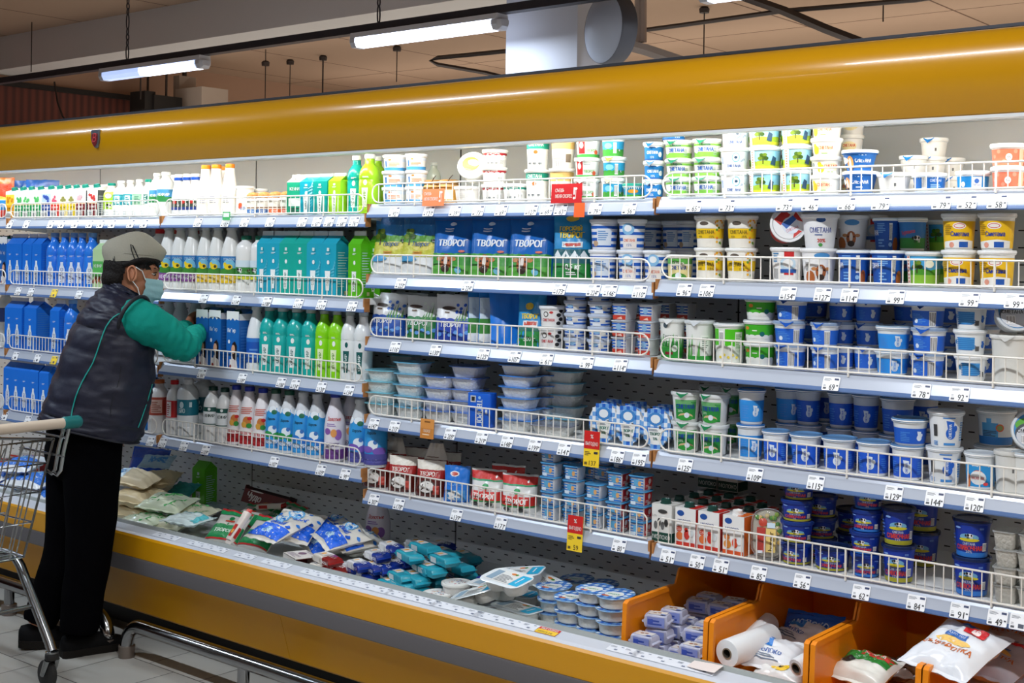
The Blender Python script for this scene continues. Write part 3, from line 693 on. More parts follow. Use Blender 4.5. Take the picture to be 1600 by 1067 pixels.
jar = tub('yoghurt_jar', .032, .036, .105, '#f4f2ec', '#f6f4f0', lambda P: (P.ell(0, .040, .014, .014, '#e86a2a'), P.lines(-.02, .02, .02, .03, 2, '#b05a30')), cat='jar')
row(jar, 'B', 1, [357], 'small white jar with orange spot'); row(tub('yoghurt_jar', .042, .045, .112, '#f6f4ee', '#f6f4f0', lambda P: (P.ell(-.01, .036, .014, .012, '#e05a30'), P.lines(-.01, .03, .02, .034, 3, '#3a6ea8')), cat='jar'), 'B', 1, [383], 'wide white lidded jar with orange spot')
row(jar, 'B', 1, [407], 'small white jar behind the granola cups', rowk=1)
for i, (px, c) in enumerate(((396, '#2f6eb0'), (413, '#2a5a98'), (431, '#e0642a'), (449, '#dc5a2a'))):
    p = tub('granola_yoghurt', .034, .030, .062, '#f3ede2', '#f8f8f6', lambda P, c=c: (P.rect(-.05, .05, .006, .022, c), P.rect(-.05, .05, .026, .030, '#8a5a34'), P.text('ЙОГУРТ', 0, .014, .007, '#ffffff', w=.03)))
    gm = MB(); gm.lathe([(.033, .062), (.035, .069), (.033, .079), (.022, .087), (.001, .090)], mat('#c98a4a', .7, bump=1, bscale=160, mott=.6), 20); p.parts.append(('granola_dome', gm.mesh('granola_dome')))
    row(p, 'B', 1, [px], OR[i] + ' granola domed yoghurt cup from worker, ' + ('blue', 'blue', 'orange', 'orange')[i] + ' print')
row(gable('milk_carton', .075, .07, .150, '#1f9e78', '#f4f4f2', lambda P: (P.rect(-.03, .03, .03, .06, '#f2f4ee'), P.text('КЕФИР', 0, .095, .012, '#ffffff', w=.05, bold=.02), P.lines(-.024, .024, .008, .026, 3, '#3a3a3a')), None, cap='#f6f6f4', topcol='#f4f6f4'), 'B', 1, [469], 'green carton with white slanted top and screw cap', rz=.3)
def kef_carton(col, gc='#f2f7f5', tc='#0e6f68', txt='КЕФИР', leaf=None, h=.185):
    def f(P):
        if leaf:
            for i in range(9): P.poly([(.010+.003*i*math.sin(i), .02+.012*i), (.022+.002*i, .028+.012*i), (.030, .036+.012*i)], leaf)
        P.ell(0, h*.52, .0065, .008, gc); glass(P, -.002, h*.24, .036, gc, txt, tc); P.lines(-.012, .012, h*.64, h*.67, 2, '#e8f4f2')
        P.rect(-.006, .006, h*.69, h*.74, '#d8efec')
    return f
def kside(P, h=.185): P.L += 1; P.lines(-.028, .026, h*.15, h*.7, 14, '#bfe3df', .35); P.rect(.005, .028, .006, .020, '#e8dcb0')
tc1 = gable('kefir_carton', .072, .07, .150, '#149cae', '#f4f7f7', kef_carton('', leaf='#8fd0d8', txt='БИО', h=.150)); tc2 = gable('kefir_carton', .072, .07, .150, '#0f9a90', '#f4f7f7', kef_carton('', h=.150)); tc3 = gable('kefir_carton', .072, .07, .150, '#9ad024', '#f4f7f7', kef_carton('', tc='#6a9a10', h=.150))
row(tc1, 'B', 1, [489], 'light teal carton with leaf print', rz=.06, jit=.02); row(tc2, 'B', 1, [510], 'teal green carton with drawn glass', rz=.06, jit=.02); row(tc3, 'B', 1, [531], 'lime green carton', rz=.06, jit=.02)
def kef_pr(gc, tc, txt='КЕФИР', h=.25, dot='#f4f8f4'):
    def f(P):
        P.ell(-.002, h*.52, .0075, .010, dot); glass(P, -.004, h*.27, h*.16, gc, txt, tc); P.lines(-.014, .012, h*.60, h*.63, 2, '#f0f8f6')
    return f
kt = bottle('kefir_bottle', 'kefir', .040, .212, '#12a39c', '#f4f6f6', kef_pr('#f0f7f5', '#0e6f68', h=.212)); kl = bottle('kefir_bottle', 'kefir', .040, .214, '#a4dc2a', '#f6f8f4', kef_pr('#eef7da', '#6a9a10', h=.214))
row(kt, 'B', 1, [556.5], 'teal kefir bottle with white cap', dy=.015); row(kl, 'B', 1, [577], 'lime green kefir bottle with white cap, front one', dy=.005); row(kl, 'B', 1, [588], 'lime green kefir bottle behind the first', dy=.10)

# left shelves, second row down
def moloko(gc='#eef4fa', tc='#143f9c', h=.25): return lambda P: (botshape(P, -.002, h*.28, h*.20, gc, 'МОЛОКО', tc), P.lines(-.012, .012, h*.58, h*.61, 2, '#dce8fa'))
girl = lambda P: (P.rect(-.036, .036, .20, .225, '#f4f4f2'), P.poly([(-.036, .19), (-.024, .198), (-.012, .188), (0, .2), (.012, .188), (.024, .198), (.036, .19), (.036, .215), (-.036, .215)], '#f4f4f2'), P.text('Кефир', -.006, .150, .016, '#f4f6fa', w=.046, bold=.02), P.ell(-.020, .105, .006, .008, '#e8eef8'),
    P.poly([(-.016, .0), (.032, .0), (.026, .034), (.016, .048), (-.002, .046)], '#e9dfdc'), P.poly([(.004, .04), (.026, .03), (.026, .092), (.014, .108), (0, .098), (-.002, .07)], '#2a1712'), P.ell(.006, .076, .011, .018, '#dba888'), P.ell(.005, .066, .004, .002, '#b03a30'), P.rect(-.014, -.004, .012, .036, '#f4f6f8'), P.ell(-.008, .006, .007, .010, '#a04034'))
def girl_c(): return brick('kefir_carton', .075, .072, .232, '#1f66b8', '#0c4f44', girl, lambda P: (P.rect(-.036, .036, .19, .215, '#e6e8ea'), P.lines(-.028, .026, .03, .17, 12, '#3f7cc4', .4)), None, .028, '#f4f4f2')
GC = girl_c()
row(GC, 'A', 2, [2, 14], 'white and blue carton with pictured woman', rz=.04, jit=.02)
bc = gable('milk_carton', .072, .07, .240, '#1f78e2', '#e6ecf4', moloko(h=.24), lambda P: P.lines(-.028, .026, .03, .17, 14, '#3f86d8', .35))
bb = bottle('milk_bottle', 'kefir', .038, .245, '#2a80ea', '#7fb2ea', moloko(h=.235))
row(bc, 'A', 2, [25, 37, 52, 67], 'blue milk carton', rz=.05, jit=.02); row(bb, 'A', 2, [85, 101, 115, 128, 144], 'blue milk bottle with pale blue cap')
row(gable('milk_carton', .075, .07, .215, '#bfe0a8', '#f0f4ee', lambda P: (P.rect(-.036, .036, .05, .12, '#5cb85a'), P.text('КЕФИР', 0, .1, .014, '#f6faf2', w=.055, bold=.03), [P.ell(-.03+.009*i, .03+.008*(i % 3), .008, .008, ('#8a3a20', '#c8602c', '#5e2a16')[i % 3]) for i in range(8)])), 'A', 2, [163], 'pale green nut milk carton beside the cap of the worker', rz=.05, jit=.02)
row(bottle('milk_bottle', 'big', .040, .25, '#eceae6', '#d01c24', lab(.08, .14, '#e8e0de', None, r=.04)), 'B', 2, [249], 'white bottle with red cap', dy=.09)
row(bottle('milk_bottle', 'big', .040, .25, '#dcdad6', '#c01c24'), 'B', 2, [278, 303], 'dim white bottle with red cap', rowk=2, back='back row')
def farm(col, txt): return lambda P: (P.rect(-.11, .11, .062, .140, '#1d74b4'), P.ell(0, .098, .028, .030, '#7cc4e0'), P.ell(0, .080, .044, .014, '#3f8a34'), [P.ell(-.06+.04*i, .078, .024, .011, '#3f8a34', same=i > 0) for i in range(4)], P.ell(-.002, .098, .017, .011, '#f4d022'), P.ell(-.016, .108, .007, .008, '#f4d022', same=True), P.ell(.004, .098, .006, .006, '#4a3a08'), P.text('ОТРАДНОЕ', 0, .128, .009, '#d6ecf8', w=.045), P.rect(-.11, .11, .034, .066, col), P.text(txt, 0, .051, .015, '#efe6f4' if col != '#f0c61e' else '#fbeeb0', w=.055, bold=.02))
mp_ = bottle('kefir_bottle', 'milk', .042, .262, '#ecebe6', '#d9dde0', farm('#8a4a94', 'КЕФИР')); my_ = bottle('milk_bottle', 'milk', .042, .262, '#ecebe6', '#d9dde0', farm('#f0c61e', 'МОЛОКО'))
row(mp_, 'B', 2, [263, 281.5, 301], 'white bottle with blue and purple cow label'); row(my_, 'B', 2, [321, 339.5, 361], 'white bottle with blue and yellow cow label')
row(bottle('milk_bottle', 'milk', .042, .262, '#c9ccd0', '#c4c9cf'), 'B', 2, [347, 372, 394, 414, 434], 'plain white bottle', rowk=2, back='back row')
cm = bottle('milk_bottle', 'big', .045, .222, '#f1f0ec', '#0b6a52', lab(.05, .125, '#3b8a3a', lambda P: (P.rect(-.13, .13, .098, .125, '#d8e8f0'), P.rect(-.13, .13, .05, .062, '#dcd83a'), cow(P, -.012, .088, .024), cow(P, .040, .086, .022, '#5a3a2a')), r=.045))
row(cm, 'B', 2, [384, 405], 'white milk bottle with green cap and cow label')
kc1 = gable('kefir_carton', .076, .074, .240, '#22abc6', '#dfe7ea', kef_carton('', leaf='#5cc0d6', txt='БИО', h=.24), lambda P: kside(P, .24)); kc2 = gable('kefir_carton', .076, .074, .240, '#18ae9e', '#dfe7ea', kef_carton('', h=.24), lambda P: kside(P, .24)); kc3 = gable('kefir_carton', .076, .074, .240, '#5cc01c', '#dfe7ea', kef_carton('', tc='#5c9a10', h=.24), lambda P: kside(P, .24))
row(kc1, 'B', 2, [418, 438], 'light teal leaf printed carton', rz=.05, jit=.02, back='outer'); row(kc2, 'B', 2, [457], 'teal green kefir carton, tallest in view', rz=.05, jit=.02, dy=-.002)
row(kc2, 'B', 2, [479], 'teal green kefir carton between light teal ones', rz=.05, jit=.02); row(kc1, 'B', 2, [501, 524], 'light teal leaf printed carton', rz=.05, jit=.02, back='inner')
row(kc3, 'B', 2, [562], 'lime green kefir carton', rz=.05, jit=.02); row(kc3, 'B', 2, [592], 'dim lime green kefir carton at bay end', rz=.05, jit=.02, dy=.05)

# third row down, left
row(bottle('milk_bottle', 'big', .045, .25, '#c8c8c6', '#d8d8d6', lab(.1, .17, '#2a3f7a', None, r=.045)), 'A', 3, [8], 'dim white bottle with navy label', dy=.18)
row(bc, 'A', 3, [24, 37], 'blue milk carton', rz=.05, jit=.02, back='slim pair'); row(gable('milk_carton', .095, .09, .245, '#1f78e2', '#e6ecf4', moloko(h=.24), lambda P: P.lines(-.038, .036, .03, .18, 15, '#3f86d8', .35)), 'A', 3, [60], 'wide blue milk carton', rz=.05, jit=.02)
row(bc, 'A', 3, [95], 'single blue milk carton beside the vest', rz=.05, jit=.02); row(bb, 'A', 3, [113], 'blue milk bottle beside the vest')
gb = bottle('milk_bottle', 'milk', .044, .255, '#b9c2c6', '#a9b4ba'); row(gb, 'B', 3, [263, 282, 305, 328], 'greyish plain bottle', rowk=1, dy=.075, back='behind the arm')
row(GC, 'B', 3, [326, 346, 374], 'white and blue kefir carton with pictured woman', rz=.02, jit=.02)
row(bottle('milk_bottle', 'milk', .042, .25, '#eceef0', '#e2e6e8', lab(.03, .125, '#1a58b8', lambda P: (P.rect(-.12, .12, .11, .125, '#2f7ad0'), P.lines(-.02, .02, .05, .09, 3, '#5f96dc'))), two=None), 'B', 3, [400], 'white bottle with plain blue label')
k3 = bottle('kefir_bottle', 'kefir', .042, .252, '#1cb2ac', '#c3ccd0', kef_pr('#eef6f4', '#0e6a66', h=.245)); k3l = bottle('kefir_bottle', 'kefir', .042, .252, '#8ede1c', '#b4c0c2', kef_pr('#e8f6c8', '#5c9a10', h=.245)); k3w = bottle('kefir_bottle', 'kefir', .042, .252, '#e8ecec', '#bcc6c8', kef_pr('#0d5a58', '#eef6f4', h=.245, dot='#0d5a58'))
row(k3, 'B', 3, [420, 441, 463, 485], 'teal kefir bottle with grey cap'); row(k3l, 'B', 3, [506, 526], 'lime green kefir bottle with grey cap'); row(k3w, 'B', 3, [546, 567], 'white kefir bottle with dark green glass print')
row(k3, 'B', 3, [432, 453, 475], 'teal kefir bottle', rowk=1, back='back row')
# fourth row down, left
row(bc, 'A', 4, [22, 35, 48, 62, 78], 'blue milk carton', rz=.05, jit=.02); row(bottle('milk_bottle', 'big', .05, .25, '#2a7ac8', '#2a7ac8'), 'A', 4, [233], 'blue bottle half hidden by the vest', dy=.02)
bt = bottle('milk_bottle', 'round', .042, .222, '#e6e4e2', '#c8622a', lab(.075, .150, '#b04a38', lambda P: (P.rect(-.02, .03, .085, .14, '#d8b8ac'), P.lines(-.016, .026, .09, .135, 6, '#a05a48')), r=.042)); row(bt, 'A', 4, [248], 'white bottle with orange cap and brick red label')
row(bottle('milk_bottle', 'round', .042, .222, '#e6e6e6', '#d01a20', lab(.07, .14, '#cc1f26', lambda P: (P.rect(-.034, -.004, .074, .136, '#ece6e4'), P.lines(-.03, -.008, .08, .13, 6, '#b0666a')), r=.042)), 'B', 4, [272], 'white bottle with red cap and red label')
bn = bottle('milk_bottle', 'big', .054, .232, '#e2e6e8', '#dfe3e6', lab(.085, .150, '#1a7488', lambda P: (P.ell(-.01, .128, .012, .014, '#cfe4ea'), P.text('БИО', -.008, .105, .018, '#dff0f2', w=.034, bold=.03), P.rect(.03, .044, .12, .14, '#cfe4ea')), r=.054)); row(bn, 'B', 4, [293], 'big white bottle with teal label'); row(bn, 'B', 4, [318], 'big white bottle with teal label', rowk=1, back='behind the first')
dg = bottle('kefir_bottle', 'round', .042, .216, '#e8eaea', '#0b3f38', lab(.07, .135, '#e8eef0', lambda P: (P.rect(-.13, .13, .118, .136, '#0f4f48'), P.text('КЕФИР', 0, .102, .012, '#10302c', w=.046, bold=.03), P.rect(-.13, .13, .066, .070, '#0f4f48'), P.ell(0, .128, .007, .006, '#e8eef0')), r=.042)); row(dg, 'B', 4, [332, 350.5], 'white kefir bottle with dark green cap')
rf = bottle('yoghurt_bottle', 'milk', .043, .232, '#e9e4e6', '#18309c', lab(.012, .05, '#b01c22', lambda P: (P.rect(-.13, .13, .045, .066, '#efe6e4'), P.text('ВИШНЯ', 0, .056, .013, '#c02a2a', w=.055, bold=.04), P.ell(.004, .098, .018, .022, '#c8783a'), P.ell(-.008, .088, .012, .012, '#d8a040'), P.ell(.014, .084, .012, .010, '#2f8a3a'), P.ell(.016, .112, .010, .007, '#c82020'), P.lines(-.028, .028, .13, .158, 4, '#cc6a5a')), r=.043))
row(rf, 'B', 4, [368.5, 389, 410], 'blue capped bottle with red fruit print')
def horol(g): return lambda P: (P.rect(-.13, .13, .012, .165, '#2f98dc'), [P.ell(-.09+.045*i, .16, .022, .012, '#e8eff4', same=i > 0) for i in range(5)], P.ell(.010, .150, .014, .009, '#0f6a4a'), P.text('Хороль', -.004, .125, .010, '#12303a', w=.038, bold=.03), P.ell(.002, .082, .020, .017, '#eaf4fa'), P.ell(.012, .092, .008, .008, '#3f78c0'), P.ell(-.02, .066, .024, .012, g), P.ell(.03, .060, .028, .014, g, same=True), P.text('КЕФИР', 0, .038, .015, '#eef6fa', w=.055, bold=.04))
hg = bottle('kefir_bottle', 'milk', .043, .236, '#dcdfe2', '#0c4a3a', horol('#2f9a4a')); hb_ = bottle('milk_bottle', 'milk', .043, .236, '#d5d9de', '#c9ced2', horol('#2f7ad0'))
row(hg, 'B', 4, [430, 451], 'blue village kefir bottle with dark green cap'); row(hb_, 'B', 4, [473, 495], 'blue village milk bottle with grey cap')
sn = bottle('yoghurt_bottle', 'milk', .048, .250, '#e6e2ea', '#1a2f9a', lambda P: (P.text('Золотые', .006, .155, .015, '#c0343a', w=.07, bold=.03, shear=.2), P.lines(-.03, .03, .128, .142, 2, '#8a6ab0'), P.ell(.026, .098, .017, .020, '#9a6ab8'), P.ell(.006, .104, .014, .015, '#e8a05a'), P.ell(-.024, .110, .016, .012, '#8a5aa8'), P.rect(-.14, .14, .01, .045, '#6a3a86'), P.text('СНЕЖОК', 0, .062, .014, '#4a2a6a', w=.06, bold=.04)))
row(sn, 'B', 4, [523], 'white and purple snezhok bottle with blue cap, front one', dy=-.01); row(sn, 'B', 4, [547], 'white and purple snezhok bottle with blue cap, behind the front one', dy=.07)
hv = bottle('milk_bottle', 'milk', .043, .236, '#d5d9de', '#c9ced2', lambda P: (horol('#7a5ab8')(P), P.rect(-.13, .13, .012, .05, '#4f4f9c'))); row(hv, 'B', 4, [562, 587], 'blue and violet village milk bottle at bay end')
# far left bay slivers
row(standbag('crisp_bag', .12, .20, .05, '#e0641c', lambda P: (P.rect(-.05, .05, .1, .17, '#c03a1c'), P.ell(0, .08, .04, .03, '#f0b040')), 3), 'Z', 1, [3], 'orange pouch at the photo edge', dy=.02)
row(standbag('pouch', .16, .19, .05, '#2a6ac8', lambda P: P.ell(0, .12, .05, .03, '#3f8ae0'), 4), 'A', 1, [24, 44, 66], 'crumpled blue pouch', rowk=2, back='behind the kefir cartons')
row(sqtub('yoghurt_box', .07, .06, .09, '#2a8ad0', '#e8f0f4', lambda P: (P.text('ЙОГУРТ', 0, .06, .012, '#ffffff', w=.05), P.rect(-.03, .03, .006, .04, '#c83a2c')), taper=1.0, flange=.0), 'Z', 1, [8], 'blue and red small box at the photo edge')
# ------------------------------------------------------------------ tubs, bags and trays of the centre and right bays
CY = '#1f9fd8'
def T(name, rt, rb, h, body, lid, pr, **k): return tub(name, rt, rb, h, body, lid, pr, **k)
# --- top shelf of middle bay
row(T('curd_tub', .041, .037, .056, '#f5f5f4', '#eef2f6', lambda P: (P.rect(-.11, .11, .034, .044, '#dfeaf6'), P.rect(-.11, .11, .003, .014, '#4a9ad0'), P.rect(-.028, -.020, .016, .036, '#2f6eb8'), P.lines(-.012, .03, .018, .032, 3, '#e08a5a'), P.ell(-.006, .040, .006, .003, '#e88a3a'))), 'C', 1, [616, 650], 'white curd tub with blue base stripe', n=3)
def honey(px, d, h=.075):
    p = tub('honey_jar', .030, .034, h, '#d8a24a', '#b98a52', lambda P: P.rect(-.02, .02, .012, h*.6, '#f2e8d4'), cat='jar')
    c = MB(); pm = mat('#b88d58', .85, bump=.6, bscale=60)
    c.lathe([(.040+.002*(i % 2), h-.020+.0) if i == 0 else (.032, h-.010) if i == 1 else (.034, h+.004) if i == 2 else (.026, h+.006) if i == 3 else (.001, h+.007) for i in range(5)], pm, 18, False, True)
    tw = MB(); tw.lathe([(.0335, h-.0115), (.0345, h-.010), (.0335, h-.0085)], mat('#6a4a2a', .9), 16, False, False)
    tw.tube([(.0, -.034, h-.01), (.014, -.040, h+.010), (.022, -.034, h+.020), (.014, -.030, h+.012), (0, -.034, h-.01)], .0012, mat('#4a3420', .9), 5)
    p.parts += [('paper_cover', c.mesh('paper_cover')), ('twine', tw.mesh('twine'))]; row(p, 'C', 1, [px], d, dy=.02)
honey(676, 'honey coloured jar with brown paper cover and twine'); honey(701, 'honey coloured jar with brown paper cover, beside the yellow lid')
row(bottle('glass_bottle', 'round', .026, .150, '#c9d2c4', '#d8dcd4', None), 'C', 1, [677], 'small pale capped bottle behind the paper covered jars', dy=.12)
wt = T('curd_tub', .046, .040, .052, '#f1eee8', '#f0f0ee', lambda P: P.lines(-.02, .03, .015, .032, 3, '#d8d4cc')); row(wt, 'C', 1, [732], 'white tub under the tilted yellow lidded one')
yl = T('curd_tub', .046, .038, .060, '#f0ece2', '#f4f4ec', None); L = Print(top(.061), .02)
L.ell(0, 0, .042, .042, '#f7f3d8', n=24); L.ell(-.006, .004, .030, .026, '#f2cc2e', n=18); L.ell(.002, .010, .020, .012, '#fbfaf2'); L.text('ТВОРОГ', 0, .012, .008, '#c89a10', w=.032); L.lines(-.02, .02, -.026, -.016, 3, '#9a9a8a'); L.ell(0, -.006, .018, .005, '#f0d040'); yl.parts.append(('printed_lid', L.mesh('printed_lid')))
z = SHT['C', 1]; y = YF+.08; x = x_at(734, y, z)
put(yl, (x+.012, y+.015, z+.052+.046), (R(64), R(12), R(22)), 'white tub tipped to show its yellow printed lid, top shelf of middle bay')
def herd(band): return lambda P: (P.rect(-.12, .12, .036, .055, band), [P.ell(-.10+.02*i, .0365, .010, .004, '#f4f2ee', same=i > 0) for i in range(11)], P.text('СМЕТАНА', 0, .046, .0085, '#f4f4f2', w=.042, bold=.02), [cow(P, -.016+.014*i, .014, .007, '#5a5f66', '#aab0b4') for i in range(3)], P.bars(.022, .036, .008, .026))
row(T('sour_cream_tub', .040, .036, .056, '#f3f1ed', '#f2efec', herd('#b0202e')), 'C', 1, [772], 'white sour cream tub with crimson band', n=3)
row(T('sour_cream_tub', .040, .036, .056, '#f3f1ed', '#e8eeec', herd('#159a86')), 'C', 1, [805], 'low white tub with turquoise band')
def tall_herd(band): return lambda P: (P.rect(-.12, .12, .066, .096, band), P.text('СМЕТАНА', 0, .080, .011, '#f4f4f2', w=.05, bold=.02), P.ell(.0, .056, .007, .006, '#d86a2a'), [cow(P, -.020+.018*i, .020, .009, '#4a4f56', '#a0a6aa') for i in range(3)])
row(T('sour_cream_tub', .038, .033, .100, '#f3f2ee', '#eef0ee', tall_herd('#139a84'), clear=True), 'C', 1, [839], 'tall white tub with turquoise band', n=2, dy=.006, jit=.05)
row(T('sour_cream_tub', .038, .033, .100, '#f3efe6', '#eef0ee', lambda P: (P.rect(-.12, .12, .062, .096, '#e2bd74'), P.lines(-.03, .014, .02, .056, 6, '#b8b0a4'), P.bars(-.018, .004, .006, .026), P.rect(.016, .034, .02, .046, '#7a6a5a')), clear=True), 'C', 1, [877.5], 'tall white tub with beige band', n=2, dy=.006, jit=.05)
row(T('curd_tub', .038, .034, .064, '#f4f4f2', '#f2f2f0', lambda P: (P.rect(-.030, -.006, .014, .056, '#d02028'), P.ell(-.018, .040, .007, .010, '#f4f2f0'), P.rect(-.12, .12, .003, .012, '#3f9a44'), P.text('ТВОРОГ', .014, .024, .009, '#5aa04a', w=.034, bold=.02), P.lines(-.002, .03, .044, .054, 2, '#a8b0b0'), P.ell(.030, .018, .006, .007, '#d05a3a')), foil='#b8e0ea'), 'C', 1, [917], 'white tub with red square and green base', n=3)
row(T('curd_tub', .041, .036, .064, '#f3f6f6', '#f2f4f4', lambda P: (P.rect(-.12, .12, .003, .048, '#2a9ccc'), P.rect(-.12, .12, .003, .016, '#3f9a3a'), [P.ell(-.05+.02*i, .018, .012, .007, '#3f9a3a', same=i > 0) for i in range(6)], P.ell(-.01, .034, .016, .009, '#7fc8e4'), P.bars(.010, .022, .012, .044), cow(P, .032, .022, .008)), foil='#e8c83a'), 'C', 1, [958], 'white tub with blue sky and green meadow', n=3)
row(T('curd_tub', .041, .036, .046, '#e6f0ee', '#2a9a86', lambda P: (P.rect(-.12, .12, .003, .04, '#1f86a8'), P.rect(-.12, .12, .003, .014, '#3f9a3a'), P.ell(0, .024, .02, .006, '#d8902a'))), 'C', 1, [991], 'low blue and green tub beside the blue village tubs')
def vil(c, c2): return lambda P: (P.rect(-.12, .12, .004, .038, c), [P.ell(-.09+.03*i, .037, .016, .006, c, same=True) for i in range(7)], P.text('с.Хороль', -.002, .041, .006, '#1a2c6a', w=.028, bold=.03), P.text('СМЕТАНА', 0, .026, .009, '#f4f8fc', w=.042, bold=.05), P.ell(.030, .020, .008, .008, '#eaf2fa'), P.text('15%', 0, .012, .007, '#f4f8fc'), P.rect(-.12, .12, .0035, .007, c2))
vb = T('sour_cream_tub', .036, .032, .055, '#f1f4f6', '#eef2f4', vil('#1f7fc8', '#1a5aa8'), foil='#1f6ec0'); vg = T('sour_cream_tub', .042, .037, .054, '#f2f4f0', '#f0f2ee', lambda P: (P.rect(-.12, .12, .004, .018, '#7cc04a'), P.rect(-.12, .12, .036, .042, '#7cc04a'), P.text('с.Хороль', 0, .040, .007, '#1a2c6a', w=.034, bold=.03), P.text('СМЕТАНА', 0, .026, .011, '#1f5fb8', w=.052, bold=.06), P.ell(-.030, .024, .009, .010, '#dfeaf2'), P.lines(.026, .04, .01, .03, 4, '#9ab0a0')), foil='#1a7a5a')
row(vb, 'C', 1, [1021], 'blue village sour cream tub', n=3); row(vg, 'D', 1, [1061, 1105], 'green village sour cream tub', n=3)
z = SHT['D', 1]; y = YF+.08; put(vb, (x_at(1050, y, z), y+.005, z+3*.0555), .9, 'blue village tub on top of the green stack, top shelf')
# --- top shelf, right bay
row(T('sour_cream_tub', .042, .037, .067, '#f3f5f7', '#eef2f5', lambda P: (P.ell(.010, .040, .012, .014, '#7ab8c8', n=18), P.ell(.010, .040, .009, .011, '#eef4f6', n=16), P.ell(.010, .040, .005, .004, '#2a4a6a'), P.text('СМЕТАНА', .004, .016, .008, '#1d4f9c', w=.042, bold=.04), P.text('100%', .030, .032, .006, '#2a6ab0', rot=.5), P.bars(-.040, -.030, .020, .046, '#2f6ab8')), clear=True), 'D', 1, [1148], 'white sour cream tub with pale blue ring emblem', n=3)
def land(P): (P.rect(-.13, .13, .008, .056, '#9ad4ec'), [P.ell(-.10+.05*i, .018, .034, .011, '#a8c83a', same=i > 0) for i in range(5)], P.rect(-.13, .13, .006, .014, '#d8d838'), tree(P, -.004, .036, .024), P.rect(-.044, -.028, .004, .058, '#f2e8e0'), [P.rect(-.040, -.034, .008+.007*i, .012+.007*i, '#e08a70', same=i > 0) for i in range(7)], P.poly([(.016, .018), (.030, .014), (.032, .036), (.022, .042)], '#2a4a6a'), P.lines(.06, .10, .01, .05, 6, '#8a9a6a'), tree(P, .075, .036, .022), P.ell(-.075, .024, .020, .010, '#6a9a2a'))
lt = T('curd_tub', .043, .038, .066, '#f0f4f2', '#cfe6f2', land, clear=True)
row(lt, 'D', 1, [1195, 1244], 'tub printed with tree and sunny meadow', n=3, jit=.35)
yc = T('sour_cream_tub', .041, .036, .049, '#f4f2ec', '#f2f0ea', lambda P: (P.ell(.012, .022, .024, .012, '#f6e8c0', n=18), P.text('СМЕТАНА', .016, .024, .009, '#d8482a', w=.04, bold=.04), P.ell(-.014, .018, .010, .012, '#f0b82a'), P.ell(-.018, .030, .006, .006, '#f0b82a', same=True), P.lines(.004, .03, .008, .012, 1, '#7ab03a'), P.ell(-.040, .026, .006, .008, '#9aa0a4')))
row(yc, 'D', 1, [1291], 'white sour cream tub with yellow print', n=4, jit=.5)
row(T('sour_cream_tub', .032, .028, .056, '#f4f2ee', '#f2f0ea', lambda P: (P.ell(0, .026, .022, .013, '#f6e6b0', n=16), P.text('СМЕТАНА', 0, .028, .008, '#d8482a', w=.036, bold=.04))), 'D', 1, [1329], 'small white and yellow tub', n=4, rowk=2, back='behind the blue tubs')
bs = T('sour_cream_tub', .046, .034, .056, '#1565b8', '#eef2f4', lambda P: (P.text('СМЕТАНА', .012, .030, .011, '#ffffff', w=.046, bold=.03), P.lines(.0, .026, .014, .020, 1, '#dceaf8'), P.ell(.010, .046, .012, .004, '#dceaf8'), P.ell(-.026, .022, .011, .020, '#d89a5a'), P.ell(-.026, .022, .004, .014, '#f0e6da'), P.ell(-.026, .008, .008, .007, '#3a2a22'), P.ell(-.06, .03, .03, .01, '#e8f0f8'), P.lines(-.085, -.05, .01, .045, 5, '#7fb4e8')))
row(bs, 'D', 1, [1344], 'blue sour cream tub with cow face', n=2, jit=.2)
pt = T('plain_tub', .043, .037, .050, '#efece6', '#f2f0ec', lambda P: P.rect(.008, .014, .016, .024, '#6a6a6a'), foil='#1f7ac8')
row(pt, 'D', 1, [1397], 'plain white pot with blue foil tab', back='low one in front'); row(pt, 'D', 1, [1428], 'plain white pot', n=2, rowk=1, back='second row'); row(pt, 'D', 1, [1457], 'plain white pot', n=3, rowk=1, dy=.06, back='tallest stack'); row(pt, 'D', 1, [1486], 'plain white pot', n=2, rowk=2, dy=.02, back='back row')
row(T('sour_cream_tub', .040, .036, .046, '#e8eef4', '#eef2f4', lambda P: (P.rect(-.12, .12, .004, .042, '#1d68b8'), P.bars(-.014, -.002, .008, .038), P.text('СМЕТАНА', .022, .028, .007, '#ffffff', w=.03), P.lines(.008, .036, .008, .02, 3, '#9ac4ea'))), 'D', 1, [1452], 'low blue tub in front of the plain pots', jit=.2)
row(T('sour_cream_tub', .041, .037, .048, '#f2f4f6', '#f0f2f4', lambda P: (P.rect(-.12, .12, .003, .036, '#1f86cc'), P.rect(.004, .030, .004, .034, '#eef2f6'), P.text('СМЕТАНА', .017, .014, .005, '#2a4a8a', w=.022), P.ell(.017, .024, .006, .006, '#3a6ab8'), P.ell(-.018, .016, .006, .007, '#f2f6fa'))), 'D', 1, [1520], 'low white tub with blue ornament label')
row(T('sour_cream_tub', .041, .037, .056, '#f4f2f0', '#f4f2f0', lambda P: (P.rect(-.12, .12, .004, .044, '#ee7a5c'), [P.ell(-.05+.014*i, .014+.012*(i % 3), .005, .005, '#f29a80', same=i > 0) for i in range(8)], P.ell(.004, .024, .008, .009, '#fbf6f2'), P.text('95', .004, .024, .006, '#3a3a3a'), P.rect(.030, .045, .004, .044, '#f0c8a8'))), 'D', 1, [1576], 'white tub with coral ornament label', n=2)

